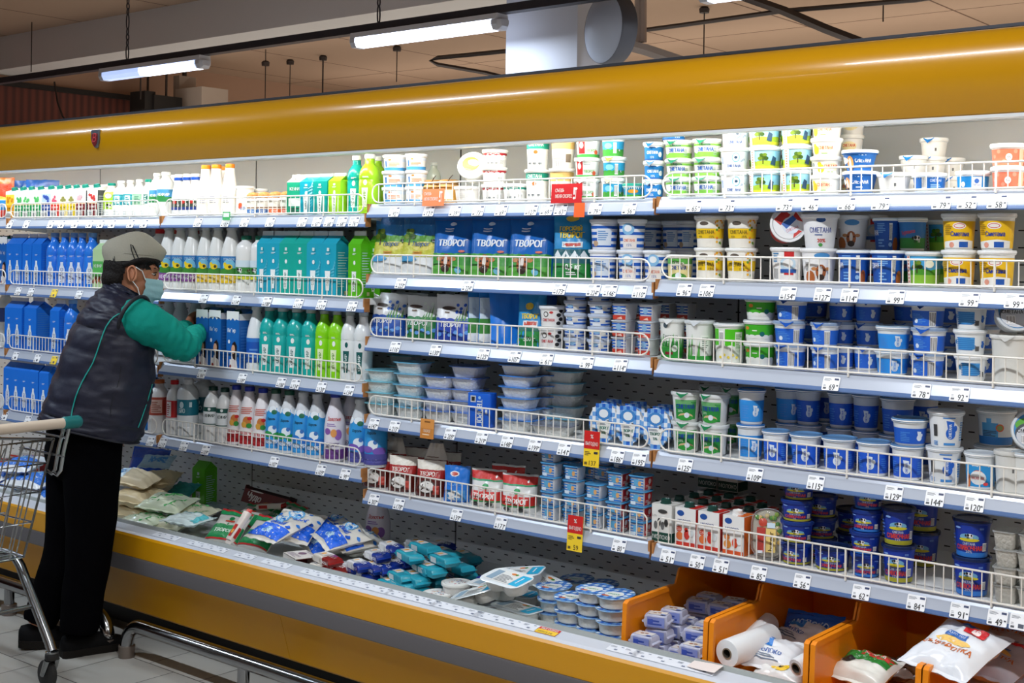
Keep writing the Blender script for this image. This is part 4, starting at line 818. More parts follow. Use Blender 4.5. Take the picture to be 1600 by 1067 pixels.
# --- second shelf of middle bay: bags
def landbag(P): (P.rect(-.088, .088, .115, .215, '#2a7ec8'), P.rect(-.088, .088, .175, .215, '#1f66b0'), [P.ell(-.06+.04*i, .118, .04, .020, '#5a9a34', same=i > 0) for i in range(4)], P.rect(-.088, .088, .062, .112, '#c8c83a'), P.ell(.02, .100, .05, .016, '#e0d460'), tree(P, -.045, .135, .045, '#3f6a1c'), P.ell(-.05, .055, .05, .012, '#3f9ad0'), P.text('Творог', .010, .108, .016, '#24588a', w=.075, bold=.03, shear=.2), P.lines(-.02, .05, .072, .084, 2, '#e0903a'), cow(P, .066, .120, .020))
lb_ = standbag('curd_bag', .170, .212, .075, '#eef0f0', landbag, 5, .10)
row(lb_, 'C', 2, [612, 658], 'curd bag with sunny landscape print', rz=.18, jit=.03, dy=.0)
def cowbag(P): (P.rect(-.080, .080, .035, .070, '#3f9a3a'), [P.ell(-.06+.03*i, .070, .022, .008, '#3f9a3a', same=i > 0) for i in range(5)], P.rect(-.08, .08, .002, .036, '#5cb040'), P.text('ТВОРОГ', .004, .112, .022, '#eef4fa', w=.112, bold=.05), cowface(P, -.014, .045, .044), P.ell(.034, .020, .012, .012, '#7ac8e8'), P.ell(.044, .084, .012, .004, '#e0705a'), P.lines(-.03, .02, .150, .166, 2, '#cfe0f2'), P.ell(0, .176, .012, .006, '#cfe0f2'), P.rect(-.08, .08, .188, .190, '#0c3f80'))
cb = standbag('curd_bag', .165, .214, .075, '#1568c0', cowbag, 6, .10)
row(cb, 'C', 2, [708, 768, 828], 'blue curd bag with brown cow face', rz=.26, jit=.04, dy=.0); row(cb, 'C', 2, [862], 'blue curd bag with brown cow face', rz=.26, dy=.09, back='behind the others')
def mtn(P): (P.rect(-.07, .07, .002, .06, '#1f8a3a'), P.rect(-.07, .07, .05, .095, '#1a5f6a'), [P.poly([(-.06+.03*i, .07), (-.03+.03*i, .07), (-.045+.03*i, .092)], '#e8f0f4', same=i > 0) for i in range(4)], P.text('ГОРСКИЙ', -.004, .160, .014, '#f2d428', w=.075, bold=.05), P.text('ТВОРОГ', 0, .140, .019, '#f2d428', w=.085, bold=.05), P.rect(-.03, .04, .100, .118, '#d8e8ee'), P.rect(-.024, .034, .104, .114, '#c8463a'), P.text('0,5 кг', .012, .040, .018, '#f2f6f2', w=.05, bold=.04), P.lines(-.01, .035, .014, .026, 2, '#f2f6f2'), P.ell(.0, .192, .022, .010, '#e8c23a'))
mb2 = standbag('curd_bag', .128, .213, .065, '#2a90cc', mtn, 8, .08); row(mb2, 'C', 2, [893], 'blue and green half kilo curd bag with yellow lettering', rz=.35)
STR = '#1f5fc0'
def stripes(h, n=4, extra=None, r=.04):
    def f(P):
        d = h/(n*2+1)
        P.L += 1
        for i in range(n): P.rect(-3*r, 3*r, d*(2*i+1)*.98, d*(2*i+2)*.98, STR, same=True)
        if extra: extra(P)
    return f
sb1 = T('sour_cream_tub', .042, .036, .092, '#eef1f6', '#dfe6f2', stripes(.085, 4, lambda P: (P.rect(-.016, .030, .014, .066, '#dfe9f4'), P.lines(-.012, .026, .03, .062, 5, '#6a9ad0'), P.ell(-.022, .020, .010, .009, '#c8a888'))), clear=True)
sb2 = T('sour_cream_tub', .042, .036, .092, '#eef1f6', '#dfe6f2', stripes(.085, 4, lambda P: (P.ell(-.004, .064, .020, .018, '#8ac0e8'), P.ell(-.004, .066, .012, .010, '#f0f4f8'), P.rect(-.022, .024, .006, .042, '#f2ece8'), P.text('СМЕТАНА', 0, .030, .009, '#e06a3a', w=.036, bold=.03), P.text('15%', 0, .016, .008, '#3a6ab0'))), clear=True)
row(sb1, 'C', 2, [942], 'blue striped sour cream tub with pale panel', n=2); row(sb2, 'C', 2, [986], 'blue striped sour cream tub with orange lettering', n=2, jit=.05); row(sb2, 'C', 2, [1026], 'single blue striped tub'); row(sb1, 'C', 2, [1016, 1050, 1074], 'dim blue striped tub', n=2, rowk=2, back='back row')
row(T('sour_cream_tub', .040, .035, .080, '#f2eee2', '#eef0ee', lambda P: (P.rect(-.12, .12, .055, .072, '#5cb04a'), P.rect(-.12, .12, .004, .05, '#f0e2a0'), P.text('с.Хороль', 0, .058, .008, '#f4f8ee', w=.036, bold=.03), P.text('СМЕТАНА', 0, .044, .012, '#1a4f9c', w=.052, bold=.06), P.ell(0, .016, .028, .012, '#4a9a34'), P.ell(.0, .020, .010, .010, '#e8f0f6'))), 'C', 2, [1062], 'cream and green village tub at bay end', dy=-.004)
# --- second shelf, right bay
def flow(P, h=.09):
    rg = rnd3(5)
    P.rect(-.13, .13, .028, .056, '#f0c81e')
    for i in range(26): P.ell(rg.uniform(.020, .045) if i % 2 else rg.uniform(-.09, .1), rg.uniform(.005, .084) if i % 2 else rg.uniform(.062, .086), .004, .004, ('#f0b41e', '#e8902a', '#6a9a3a')[i % 3], n=6, same=i > 0)
    P.L += 1; P.rect(-.034, .020, .058, .084, '#f4f2ea'); P.ell(-.010, .071, .013, .006, '#5a5048'); P.text('СМЕТАНА', -.006, .046, .0105, '#3a3428', w=.050, bold=.01); P.text('15%', .012, .033, .007, '#4a4030'); P.text('400', -.022, .033, .006, '#6a5c30')
yt = T('sour_cream_tub', .042, .036, .091, '#f3efe4', '#eef0ee', flow, clear=True); row(yt, 'D', 2, [1109, 1158], 'yellow flowered sour cream tub', n=2, jit=.12)
rw = T('sour_cream_tub', .044, .038, .094, '#f2f0ee', '#f0f2f4', lambda P: (P.rect(.0, .026, .02, .085, '#d02a2c'), P.ell(.010, .050, .022, .020, '#c8e0f0', n=16), P.ell(.010, .052, .014, .012, '#f4f4f2'), P.rect(-.012, .034, .026, .036, '#2a5fb0'), P.lines(-.034, -.012, .056, .084, 4, '#4a88b8'), P.bars(-.034, -.018, .006, .040)), clear=True)
row(rw, 'D', 2, [1230], 'white tub with red upright band', jit=.05)
tl = T('sour_cream_tub', .046, .038, .090, '#efece8', '#eef0f2', lambda P: P.rect(-.13, .13, .01, .05, '#c83a34')); L = Print(top(.0915), .02)
L.ell(0, 0, .042, .042, '#eef0f2', n=26); L.poly([(-.040, .012), (-.012, .040), (.006, .026), (-.022, -.004)], '#c8342e'); L.poly([(.040, .006), (.020, .036), (.010, .016)], '#c8342e'); L.poly([(.012, -.040), (.036, -.020), (.016, -.012)], '#c8342e', same=True); L.ell(.006, -.004, .024, .024, '#dfe8f4', n=20); L.poly([(-.02, .0), (.012, .024), (.022, .014), (-.006, -.014)], '#2f62b4'); L.text('СМЕТАНА', .010, -.014, .008, '#c8342e', w=.036, rot=.4); tl.parts.append(('printed_lid', L.mesh('printed_lid')))
z = SHT['D', 2]; y = YF+.085; put(tl, (x_at(1225, y, z)-.022, y+.035, z+.098+.047), (R(80), 0, R(36)), 'tub tipped on its side showing a red and blue lid, second shelf over crates')
w20 = T('sour_cream_tub', .048, .038, .092, '#f1f2f4', '#eef2f4', lambda P: (P.ell(0, .078, .012, .007, '#2a5a9c'), P.text('СМЕТАНА', 0, .050, .014, '#1a3f94', w=.060, bold=.02), P.text('20%', .002, .022, .010, '#c8362c', bold=.03), P.lines(-.016, .018, .036, .041, 1, '#3a5a9c'), P.ell(.0, .010, .006, .005, '#4a9a4a')), clear=True)
bf = T('sour_cream_tub', .047, .038, .092, '#f0f0f0', '#eef2f4', lambda P: (cowface(P, .006, .030, .030), P.ell(.008, .074, .020, .008, '#4a90cc'), P.bars(-.038, -.026, .03, .06), P.ell(-.024, .014, .014, .02, '#b0622e')), clear=True)
z = SHT['D', 2]; y = YF+.026+bf.rad; x = x_at(1279, y, z); put(bf, (x, y, z+.0005), .45, 'white tub with brown cow face, under the 20% tub, second shelf'); put(w20, (x+.002, y, z+.094), .50, 'white sour cream tub lettered 20%, second shelf over crates')
row(bf, 'D', 2, [1332], 'dim tub with brown cow face', rowk=1, n=2, back='back row'); row(rw, 'D', 2, [1360], 'dim white and red tub', rowk=2, n=2, back='back row')
bl = T('sour_cream_tub', .047, .039, .088, '#1b58b4', '#dfeaf4', lambda P: (P.lines(-.030, .0, .05, .078, 6, '#7ab0e6'), P.bars(.012, .022, .03, .076), P.text('СМЕТАНА', -.050, .05, .014, '#ffffff', w=.05, bold=.03), P.ell(.034, .016, .010, .022, '#a8582a'), P.lines(-.026, .0, .012, .036, 3, '#7ab0e6'), P.ell(.016, .018, .006, .006, '#9ac6f0')), clear=True)
row(bl, 'D', 2, [1334, 1387], 'royal blue sour cream tub with cow edge', jit=.3); row(bl, 'D', 2, [1388], 'dim royal blue tub', n=2, rowk=1, back='back row')
def land2(P): (P.rect(-.14, .14, .01, .082, '#4aa8e0'), [P.ell(-.10+.05*i, .028, .036, .016, '#4a9a2a', same=i > 0) for i in range(5)], P.rect(-.14, .14, .006, .028, '#8ac03a'), tree(P, -.012, .050, .026, '#3f7a1c'), P.ell(.020, .056, .012, .010, '#f4f4e0'), P.rect(-.046, -.032, .004, .084, '#f2e4dc'), [P.rect(-.042, -.036, .008+.009*i, .013+.009*i, '#d87a6a', same=i > 0) for i in range(8)])
l2 = T('curd_tub', .046, .040, .086, '#eef2ee', '#dfeaf0', land2, clear=True); row(l2, 'D', 2, [1443], 'tub printed with green tree landscape', jit=.1)
row(T('curd_tub', .044, .038, .088, '#e8e8e6', '#cfd8de', lambda P: (P.rect(-.14, .14, .01, .08, '#2f7ac0'), P.rect(-.14, .14, .008, .036, '#2f8a34'), cow(P, .022, .036, .022), P.text('Буренка', -.008, .052, .010, '#d8484a', w=.045, bold=.03, rot=.15)), clear=True), 'D', 2, [1424], 'meadow tub with black cow', n=2, rowk=1, back='back row'); row(l2, 'D', 2, [1472], 'dim green landscape tub', n=2, rowk=2, back='back row')
ye = T('sour_cream_tub', .043, .037, .091, '#eef0ee', '#eef0f0', lambda P: (P.rect(-.14, .14, .006, .074, '#f2c21c'), P.ell(.002, .062, .017, .0085, '#f4f2ee', n=18), P.ell(.002, .062, .014, .006, '#d83a2c', n=16), P.ell(.002, .062, .012, .0045, '#f4ece6', n=16), P.text('Сметана', .004, .042, .012, '#1f3f9a', w=.048, bold=.04), P.poly([(-.044, .006), (.044, .006), (.044, .024), (.010, .028), (-.044, .022)], '#f2f2ee'), P.rect(.002, .026, .008, .022, '#1f5ab4'), P.ell(-.018, .014, .007, .007, '#e8a08a'), P.lines(-.038, -.016, .040, .068, 6, '#a8841a')), clear=True)
row(ye, 'D', 2, [1498, 1557], 'bright yellow sour cream tub with oval emblem', n=2, jit=.12)
# --- third shelf of middle bay
def flowbag(c, fl): return lambda P: (P.rect(-.085, .085, .002, .070, c), [P.ell(-.07+.028*i, .070, .016, .008, c, same=i > 0) for i in range(6)], [P.poly([(.0+.011*i, .068), (.008+.011*i, .068), (.012+.010*i, .090+.012*(i % 4))], ('#4a8a4a', '#6aa05a')[i % 2], same=i > 0) for i in range(6)], [P.ell(.006+.014*(i % 5), .10+.012*(i % 3), .006, .006, fl, same=i > 0) for i in range(7)], P.ell(-.026, .112, .026, .006, '#5a4a44'), P.lines(-.04, -.01, .096, .106, 1, '#7a6a5a'), P.text('ТВОРОГ', -.010, .055, .015, '#f2f6fa', w=.085, bold=.02), [P.ell(-.05+.02*i, .022+.008*(i % 2), .008, .007, '#5a9ae0' if c[1] == '1' else '#5ab06a', same=i > 0) for i in range(6)])
fb = standbag('curd_bag', .135, .156, .070, '#e6e8ea', flowbag('#1a52b0', '#3f74d0'), 11, .14, .05); fg = standbag('curd_bag', .125, .150, .070, '#dfe2e2', flowbag('#1f7a40', '#dfe8e0'), 12, .14, .05)
row(fb, 'C', 3, [606], 'white and blue flowered curd bag, first one', rz=.35, jit=.04); row(fb, 'C', 3, [638], 'white and blue flowered curd bag, back one', rz=.55, dy=.10); row(fg, 'C', 3, [660], 'white and green flowered curd bag', rz=.35); row(standbag('curd_bag', .155, .158, .070, '#e6e8ea', flowbag('#1a3fa8', '#2a5ac8'), 13, .14, .05), 'C', 3, [712], 'white and blue cornflower curd bag, widest', rz=.35); row(fb, 'C', 3, [738], 'white and blue curd bag behind the cornflower one', rz=.6, dy=.09)
sg = standbag('curd_bag', .14, .188, .050, '#2a86d8', lambda P: (P.rect(-.075, .075, .03, .08, '#3f8a3a'), P.rect(-.075, .075, .002, .03, '#e6eaea'), cow(P, .03, .08, .026), P.rect(-.075, -.02, .08, .15, '#cfe2ee')), 14, .0)
row(sg, 'C', 3, [757, 774], 'curd bag turned edge on', rz=1.25, jit=.06, dy=.03); row(standbag('curd_bag', .15, .186, .03, '#1f7ce0', None or (lambda P: P.rect(-.075, .075, .17, .182, '#2f96f0')), 15, .2), 'C', 3, [800], 'bright blue bag tipping sideways beside the edge-on bags', rz=.9, dy=.03)
row(standbag('curd_bag', .098, .185, .060, '#2a90d0', lambda P: (P.rect(-.05, .05, .002, .050, '#1f8a3a'), P.rect(-.05, .05, .050, .062, '#1a6a5a'), P.text('ТВОРОГ', 0, .098, .016, '#f0d428', w=.062, bold=.05), P.ell(-.004, .130, .014, .012, '#d8b83a'), P.rect(-.022, .030, .066, .084, '#e6e8ea'), P.rect(-.018, .026, .069, .081, '#c84a3c'), P.text('500 г', .006, .026, .014, '#eaf4ea', w=.04)), 16, .1), 'C', 3, [829], 'slim blue and green curd bag with yellow lettering', rz=.4)
row(standbag('curd_bag', .15, .186, .05, '#14509c', lambda P: P.ell(0, .1, .04, .02, '#1f62b4'), 18), 'C', 3, [838], 'dark blue bag behind the slim bag', rz=.3, dy=.22)
cw = T('sour_cream_tub', .040, .036, .066, '#ececea', '#dfe4e8', lambda P: (P.ell(-.012, .042, .009, .009, '#4a4a4c'), P.ell(-.012, .042, .006, .006, '#ececea'), P.text('СМЕТАНА', -.004, .024, .009, '#c02a34', w=.042, bold=.04), [P.ell(.030+.008*(i % 2), .014+.013*i, .008, .006, '#1c1c1e', same=i > 0) for i in range(4)], P.ell(-.05, .03, .012, .01, '#1c1c1e', same=True), P.ell(.006, .048, .006, .004, '#c84040')), clear=True)
row(cw, 'C', 3, [862], 'white tub with black cow spots', n=2)
ss = T('curd_tub', .034, .030, .0375, '#eceff4', '#b9c6dc', stripes(.038, 3, lambda P: (P.ell(-.006, .026, .011, .009, '#8ab4d8'), P.ell(.014, .018, .009, .006, '#d8d8d4'), P.rect(-.02, .008, .004, .012, '#e8eef4')), r=.032))
row(ss, 'C', 3, [899, 936], 'small blue striped curd tub', n=5, jit=.4)
st = sqtub('yoghurt_tub', .050, .078, .051, '#dcdde2', '#d0d8e2', lambda P: (P.L, [P.rect(-.024, .024, .012+.009*i, .0165+.009*i, STR, same=i > 0) for i in range(4)], P.ell(0, .032, .010, .010, '#8ab4d8'), P.rect(-.024, .024, .003, .016, '#c8402e'), P.poly([(-.01, .006), (.008, .012), (.012, .004)], '#f0c8b8')), taper=.88, flange=.004)
row(st, 'C', 3, [975, 1014], 'strawberry yoghurt tub with striped front', n=3, rz=.12, jit=.05); row(st, 'C', 3, [1003], 'strawberry yoghurt tub', n=3, rz=.1, rowk=1, jit=.04, back='second row'); row(st, 'C', 3, [1044, 1072], 'strawberry yoghurt tub', n=3, rz=.1, rowk=2, jit=.04, back='back row')
# --- third shelf, right bay
gtall = T('sour_cream_tub', .041, .035, .116, '#e9ebe6', '#dfe4e2', lambda P: (P.rect(-.12, .12, .004, .036, '#2f9a3a'), [P.poly([(-.06+.012*i, .034), (-.048+.012*i, .034), (-.052+.012*i, .060+.008*(i % 3))], '#4fae4a', same=i > 0) for i in range(10)], P.text('Сметана', -.004, .068, .010, '#3a4a44', w=.05), P.text('СМЕТАНА', -.004, .045, .016, '#1f7a34', w=.058, bold=.06), P.ell(-.018, .100, .008, .008, '#4a5a64'), P.ell(.012, .032, .010, .010, '#e4eee2'), P.rect(-.02, .006, .014, .022, '#8a1c2a')), foil='#d8dcdc')
gtal2 = T('sour_cream_tub', .043, .036, .116, '#e9ebe8', '#d8dee0', lambda P: (P.rect(-.12, .12, .004, .016, '#2f9a3a'), [P.poly([(-.06+.011*i, .014), (-.05+.011*i, .014), (-.052+.011*i, .050+.010*(i % 4))], '#5ab04e', same=i > 0) for i in range(6)], P.rect(.006, .036, .030, .076, '#f2f4f0'), P.lines(.010, .032, .034, .072, 7, '#6a7a6e'), P.bars(-.020, -.006, .016, .044)), foil='#c8ced2')
row(gtall, 'D', 3, [1050], 'tall white tub with green grass and lettering', rz=.45, jit=0); row(gtal2, 'D', 3, [1093], 'tall white tub with text panel', rz=.45, jit=0)
gd = T('sour_cream_tub', .043, .038, .112, '#eceee8', '#d4dade', lambda P: (P.rect(-.14, .14, .040, .098, '#4fc41c'), [P.ell(-.05+.02*i, .044, .012, .008, '#eceee8', same=i > 0) for i in range(6)], P.rect(-.026, -.006, .040, .100, '#e4e8e0'), P.bars(-.022, -.010, .046, .092), P.rect(.022, .044, .040, .09, '#dfe6d8'), P.lines(.024, .042, .044, .086, 8, '#6a9a5a'), [P.ell(-.02+.012*i, .018+.007*(i % 2), .004, .004, '#f2d84a', same=i > 0) for i in range(5)]), clear=True); row(gd, 'D', 3, [1140], 'tall bright green tub with barcode', jit=0)
gs = T('sour_cream_tub', .042, .037, .062, '#e8eae6', '#c9d0d4', lambda P: (P.rect(-.14, .14, .016, .052, '#3fae24'), [P.ell(-.05+.02*i, .018, .012, .006, '#e8eae6', same=i > 0) for i in range(6)], P.ell(.020, .026, .007, .007, '#0f6a6a'), P.ell(-.026, .042, .008, .005, '#e0822a'), P.lines(-.008, .016, .034, .04, 1, '#e8f4e0')), clear=True); row(gs, 'D', 3, [1187], 'green daisy sour cream tub', n=3, jit=.15)
def jugtub(c, jx=0, h=.06, jug_s=.018, jc='#dfeaf4'):
    def f(P):
        P.rect(-.14, .14, h*.10, h*.74, c); jug(P, jx, h*.42, jug_s, jc)
        if jug_s > .02: P.text('СМЕТАНА', jx, h*.40, .006, c, w=jug_s*1.0, rot=PI/2, bold=.03)
        P.lines(jx-.05, jx-.022, h*.2, h*.62, 6, '#4f90de', .4); P.lines(jx+.03, jx+.05, h*.2, h*.62, 6, '#4f90de', .4)
    return f
def bartub(c, h=.06): return lambda P: (P.rect(-.14, .14, h*.10, h*.74, c), P.bars(.008, .026, h*.06, h*.72), P.lines(-.040, 0, h*.2, h*.64, 6, '#5a9ae2', .4), P.ell(-.028, h*.3, .006, .006, '#e4eefa'))
jb = T('sour_cream_tub', .043, .037, .063, '#e6e9ec', '#8fa6c6', jugtub('#2568d6', .012), foil='#1f55b4'); bbt = T('sour_cream_tub', .043, .037, .063, '#e6e9ec', '#8fa6c6', bartub('#2568d6'), foil='#1f55b4'); jl = T('sour_cream_tub', .043, .037, .063, '#e8ecee', '#9ab4cc', jugtub('#2f94ea', .016, jug_s=.022), clear=True)
row(bbt, 'D', 3, [1235], 'blue jug sour cream tub', n=3, jit=.3, back='beside green tubs'); row(bbt, 'D', 3, [1289], 'blue jug sour cream tub with barcode', n=2, jit=.1); row(jb, 'D', 3, [1315], 'blue jug sour cream tub', n=3, rowk=1, dy=-.02, jit=.2, back='second row'); row(jb, 'D', 3, [1354], 'blue jug sour cream tub', n=3, rowk=1, dy=-.01, jit=.4, back='second row, inner')
row(jl, 'D', 3, [1394], 'light blue jug sour cream tub', n=2, jit=.1); row(bbt, 'D', 3, [1449], 'blue sour cream tub with barcode, tallest', n=3, jit=.15); row(jb, 'D', 3, [1268, 1342, 1420, 1478, 1535], 'dim blue jug tub', n=3, rowk=2, dy=.01, jit=.4, back='back row')
wb3 = T('sour_cream_tub', .044, .038, .063, '#e8ebec', '#dfe5e8', lambda P: (P.rect(-.026, .024, .016, .046, '#4a9ad8'), P.lines(-.03, .03, .014, .048, 7, '#2a7ac4', .5), P.rect(.026, .038, .012, .024, '#5a5a5c'), P.ell(-.034, .034, .004, .006, '#2a8ac8'), jug(P, .05, .028, .014, '#1f66c4')), clear=True); row(wb3, 'D', 3, [1517], 'white tub with blue text block', n=3, jit=.3)
big = T('plain_bucket', .060, .050, .118, '#dddcd6', '#e4e4e0', None, foil='#c8c8c4'); row(big, 'D', 3, [1582], 'large plain white tub', dy=.0)
dl = T('sour_cream_tub', .045, .040, .07, '#d8dade', '#cfd6dc', None, clear=True); L = Print(top(.0715), .02); L.ell(0, 0, .043, .043, '#3a8ac8', n=28); L.ell(0, .012, .040, .020, '#5aa83a', n=24); L.ell(0, -.008, .041, .028, '#4a4f58', n=24); L.ell(0, -.014, .038, .027, '#c9ced6', n=24); L.text('СМЕТАНА 15%', 0, -.002, .009, '#2a2f38', w=.070, bold=.03); L.ell(.006, .020, .013, .008, '#f2cc2a'); L.ell(-.008, .026, .005, .006, '#f2cc2a', same=True); L.bars(-.026, -.004, -.032, -.012); dl.parts.append(('printed_lid', L.mesh('printed_lid')))
z = SHT['D', 3]; y = YF+.09; put(dl, (x_at(1573, y, z), y+.02, z+.118+.043), (R(74), 0, R(30)), 'tipped tub showing grey lid lettered СМЕТАНА 15%, third shelf over crates')
# --- fourth shelf of middle bay: cottage cheese trays
def film(c): 
    k = ('film', c)
    if k not in _M:
        m = mat(c, 0.1, 0, 0.15, 1.0); _M[k] = m
    return _M[k]
def tray(w, d, h, c, name='curd_tray'):
    return sqtub(name, w, d, h, '#e2e4e0', c, None, None, .84, .009, bumps=True, lidmat=film(c), lid_name='film_lid', cat='tray', rad=.022)
t1 = tray(.108, .085, .039, '#7fd0e6'); t2 = tray(.112, .090, .0385, '#6fbce0'); t3 = tray(.108, .09, .0385, '#5a86d8'); t4 = tray(.118, .09, .0355, '#3f8ce6')
row(t1, 'C', 4, [599], 'curd tray with turquoise film', n=4, rz=.12, jit=.08); row(t2, 'C', 4, [646], 'curd tray with sky blue film', n=5, rz=.12, jit=.08, rowk=0); row(t1, 'C', 4, [632], 'dim turquoise curd tray', n=5, rz=.1, jit=.1, rowk=2, back='back row')
row(t3, 'C', 4, [690], 'curd tray with dark blue film', n=4, rz=.12, jit=.08); row(t3, 'C', 4, [732], 'curd tray with navy film', n=5, rz=.12, jit=.06, dy=.03)
row(sqtub('curd_box', .088, .05, .112, '#1663d8', '#1a6ae0', lambda P: (P.text('ТВОРОГ', .004, .050, .020, '#dfeaf6', w=.082, bold=.06, rot=-PI/2), P.rect(-.030, -.010, .082, .104, '#c8ccd0'), P.rect(-.026, -.014, .086, .100, '#2a2a2e'), P.ell(.004, .098, .005, .005, '#9ac8f2'), P.rect(.026, .034, .046, .060, '#dfe4ea')), taper=1, flange=0, cat='box'), 'C', 4, [753], 'bright blue curd box standing on end', rz=.2, jit=0)
row(t4, 'C', 4, [813], 'curd tray with bright blue film', n=6, rz=.14, jit=.08, dy=.02); row(t4, 'C', 4, [846], 'dim bright blue curd tray', n=6, rz=.1, jit=.1, rowk=1, dy=.02, back='back row'); row(t2, 'C', 4, [884], 'dim sky blue curd tray', n=5, rz=.1, jit=.1, rowk=1, dy=.04, back='back row'); row(tray(.13, .09, .034, '#8a8fa0'), 'C', 4, [866], 'single low grey curd tray', rz=.15)
def oval():
    # a tapered oval tub standing on its narrow end, its checked film facing the aisle
    b = MB(); w, h, d = .047, .120, .040
    def outl(s, y): 
        out = []
        for i in range(28):
            t = 2*PI*i/28; zz = math.sin(t); out.append((s*w*math.cos(t)*(1-.24*max(0, -zz)), y, .060+s*.060*zz))
        return out
    b.rings([outl(.84, d), outl(.95, .012), outl(.95, 0)], mat('#e6e8ec', .4)); f = MB(); f.rings([outl(1, .001), outl(1.0, -.0012)], mat('#e8ecf2', .2))
    q = Print(lambda u, v, o: (u, -.0014-o, v), 1)
    inside = lambda x, z: (x/(w*(1-.24*max(0, -(z-.06)/.06))))**2+((z-.06)/.06)**2 < .96
    for kz in range(9):
        for kx in range(-4, 5):
            x0, z0 = kx*.0105, .006+kz*.0132
            if inside(x0, z0): q.rect(x0-.0052, x0+.0052, z0-.0066, z0+.0066, ('#1f62c4', '#6ea6e2', '#6ea6e2', '#e6eef8')[(kz % 2)*2+(kx % 2)], same=not (kz == 0 and kx == -4))
    q.L += 2; q.poly([(-.024, .062), (.024, .062), (.018, .030), (.008, .012), (-.008, .012), (-.018, .030)], '#eef0ee'); q.ell(0, .088, .024, .020, '#3f86cc'); q.ell(0, .088, .015, .013, '#e6eef4')
    q.text('ТВОРОГ', 0, .044, .009, '#1f7a6a', w=.036, bold=.05); q.text('5%', 0, .030, .008, '#1f7a6a', bold=.04); q.lines(-.02, .02, .053, .060, 2, '#8a94a0'); q.rect(.012, .018, .060, .068, '#4a4a4e')
    return Proto('curd_tub', 'tub', .120, .022, [('tub_body', b.mesh('tub_body')), ('film_lid', f.mesh('film_lid')), ('printed_label', q.mesh('printed_label'))])
ov = oval()
for px, nm in ((943, 'first'), (981, 'middle'), (1024, 'last')):
    row(ov, 'C', 4, [px], f'blue checked oval curd tub standing upright, {nm} front', rz=.25, jit=.03)
    for k in (1, 2): row(ov, 'C', 4, [px+8*k], f'blue checked oval curd tub, {OR[k]} in the {nm} file', rz=.25, rowk=k, dy=.012*k)
# --- fourth shelf, right bay
g4 = T('sour_cream_tub', .043, .036, .086, '#e8eae8', '#d9dede', lambda P: (P.rect(-.034, .034, .010, .066, '#1f8a3a'), P.rect(-.034, .034, .052, .066, '#3f9a4a'), P.lines(-.034, .034, .054, .066, 3, '#8ac48a'), P.text('СМЕТАНА', 0, .047, .013, '#1d3f9c', w=.056, bold=.06), P.ell(0, .018, .024, .010, '#d8b48a'), P.ell(0, .014, .026, .008, '#2f9a3a'), P.ell(.004, .022, .008, .008, '#dfe8f4'), P.text('20%', -.016, .034, .007, '#d8ecd8'), P.rect(.06, .08, .01, .06, '#3a3a3c')), foil='#1a7a4a')
row(g4, 'D', 4, [1072], 'green landscape sour cream tub, worker side', n=2, rz=.5, jit=.1); row(g4, 'D', 4, [1115], 'green landscape sour cream tub, beside light blue', n=2, rz=.15, jit=.1); row(g4, 'D', 4, [1108, 1142], 'dim green landscape tub', n=2, rowk=2, back='back row')
jL = T('sour_cream_tub', .044, .037, .098, '#d8dde2', '#2f6fb4', jugtub('#2f90e0', .024, .094, .024), clear=True); jD = T('sour_cream_tub', .044, .037, .098, '#d8dde2', '#5a7ea8', jugtub('#1f5fd0', .010, .094, .026), clear=True)
row(jL, 'D', 4, [1172], 'light blue tall jug tub', n=2, jit=.15); row(jL, 'D', 4, [1232], 'dim light blue tall jug tub', n=2, rowk=1, dy=.01, back='second row')
fr = T('sour_cream_tub', .043, .037, .088, '#dfe3e6', '#5a86b4', jugtub('#205cd2', .004, .082, .027), clear=True)
row(fr, 'D', 4, [1212, 1259, 1311, 1365], 'royal blue jug sour cream tub', jit=.35); row(fr, 'D', 4, [1418], 'royal blue jug tub under a shallower one', jit=.05)
z = SHT['D', 4]; y = YF+.076; sm4 = T('sour_cream_tub', .043, .037, .068, '#dfe3e6', '#5a86b4', jugtub('#1a5cc8', .016, .062, .019), clear=True); put(sm4, (x_at(1421, y, z), y, z+.090), .6, 'shallow blue jug tub on top of a royal blue one, fourth shelf')
row(jD, 'D', 4, [1262, 1312, 1352], 'dim dark blue tall jug tub', n=2, rowk=1, dy=.01, back='second row'); row(jD, 'D', 4, [1400], 'tall blue tub with foil lid', n=2, rowk=1, dy=-.005, back='second row, inner'); row(jD, 'D', 4, [1290, 1330, 1440], 'dim blue tall tub', n=2, rowk=2, dy=.02, back='back row')
wj = T('sour_cream_tub', .048, .040, .092, '#e4e7e9', '#c8d0d8', lambda P: (jug(P, .006, .046, .036, '#1f62c8'), P.text('СМЕТАНА', .004, .044, .008, '#e6eef6', w=.036, rot=PI/2, bold=.03), P.rect(-.014, .020, .008, .014, '#3f8ad0'), P.lines(-.016, .024, .076, .082, 1, '#2f7ac8'), P.rect(-.044, -.032, .03, .06, '#3a3a3c'), P.lines(-.045, -.026, .008, .02, 3, '#3f8ad0'), P.lines(.034, .05, .02, .07, 8, '#5a9ad4')), clear=True)
row(wj, 'D', 4, [1475], 'white tub with blue jug picture', n=2, rz=.62, jit=.2)
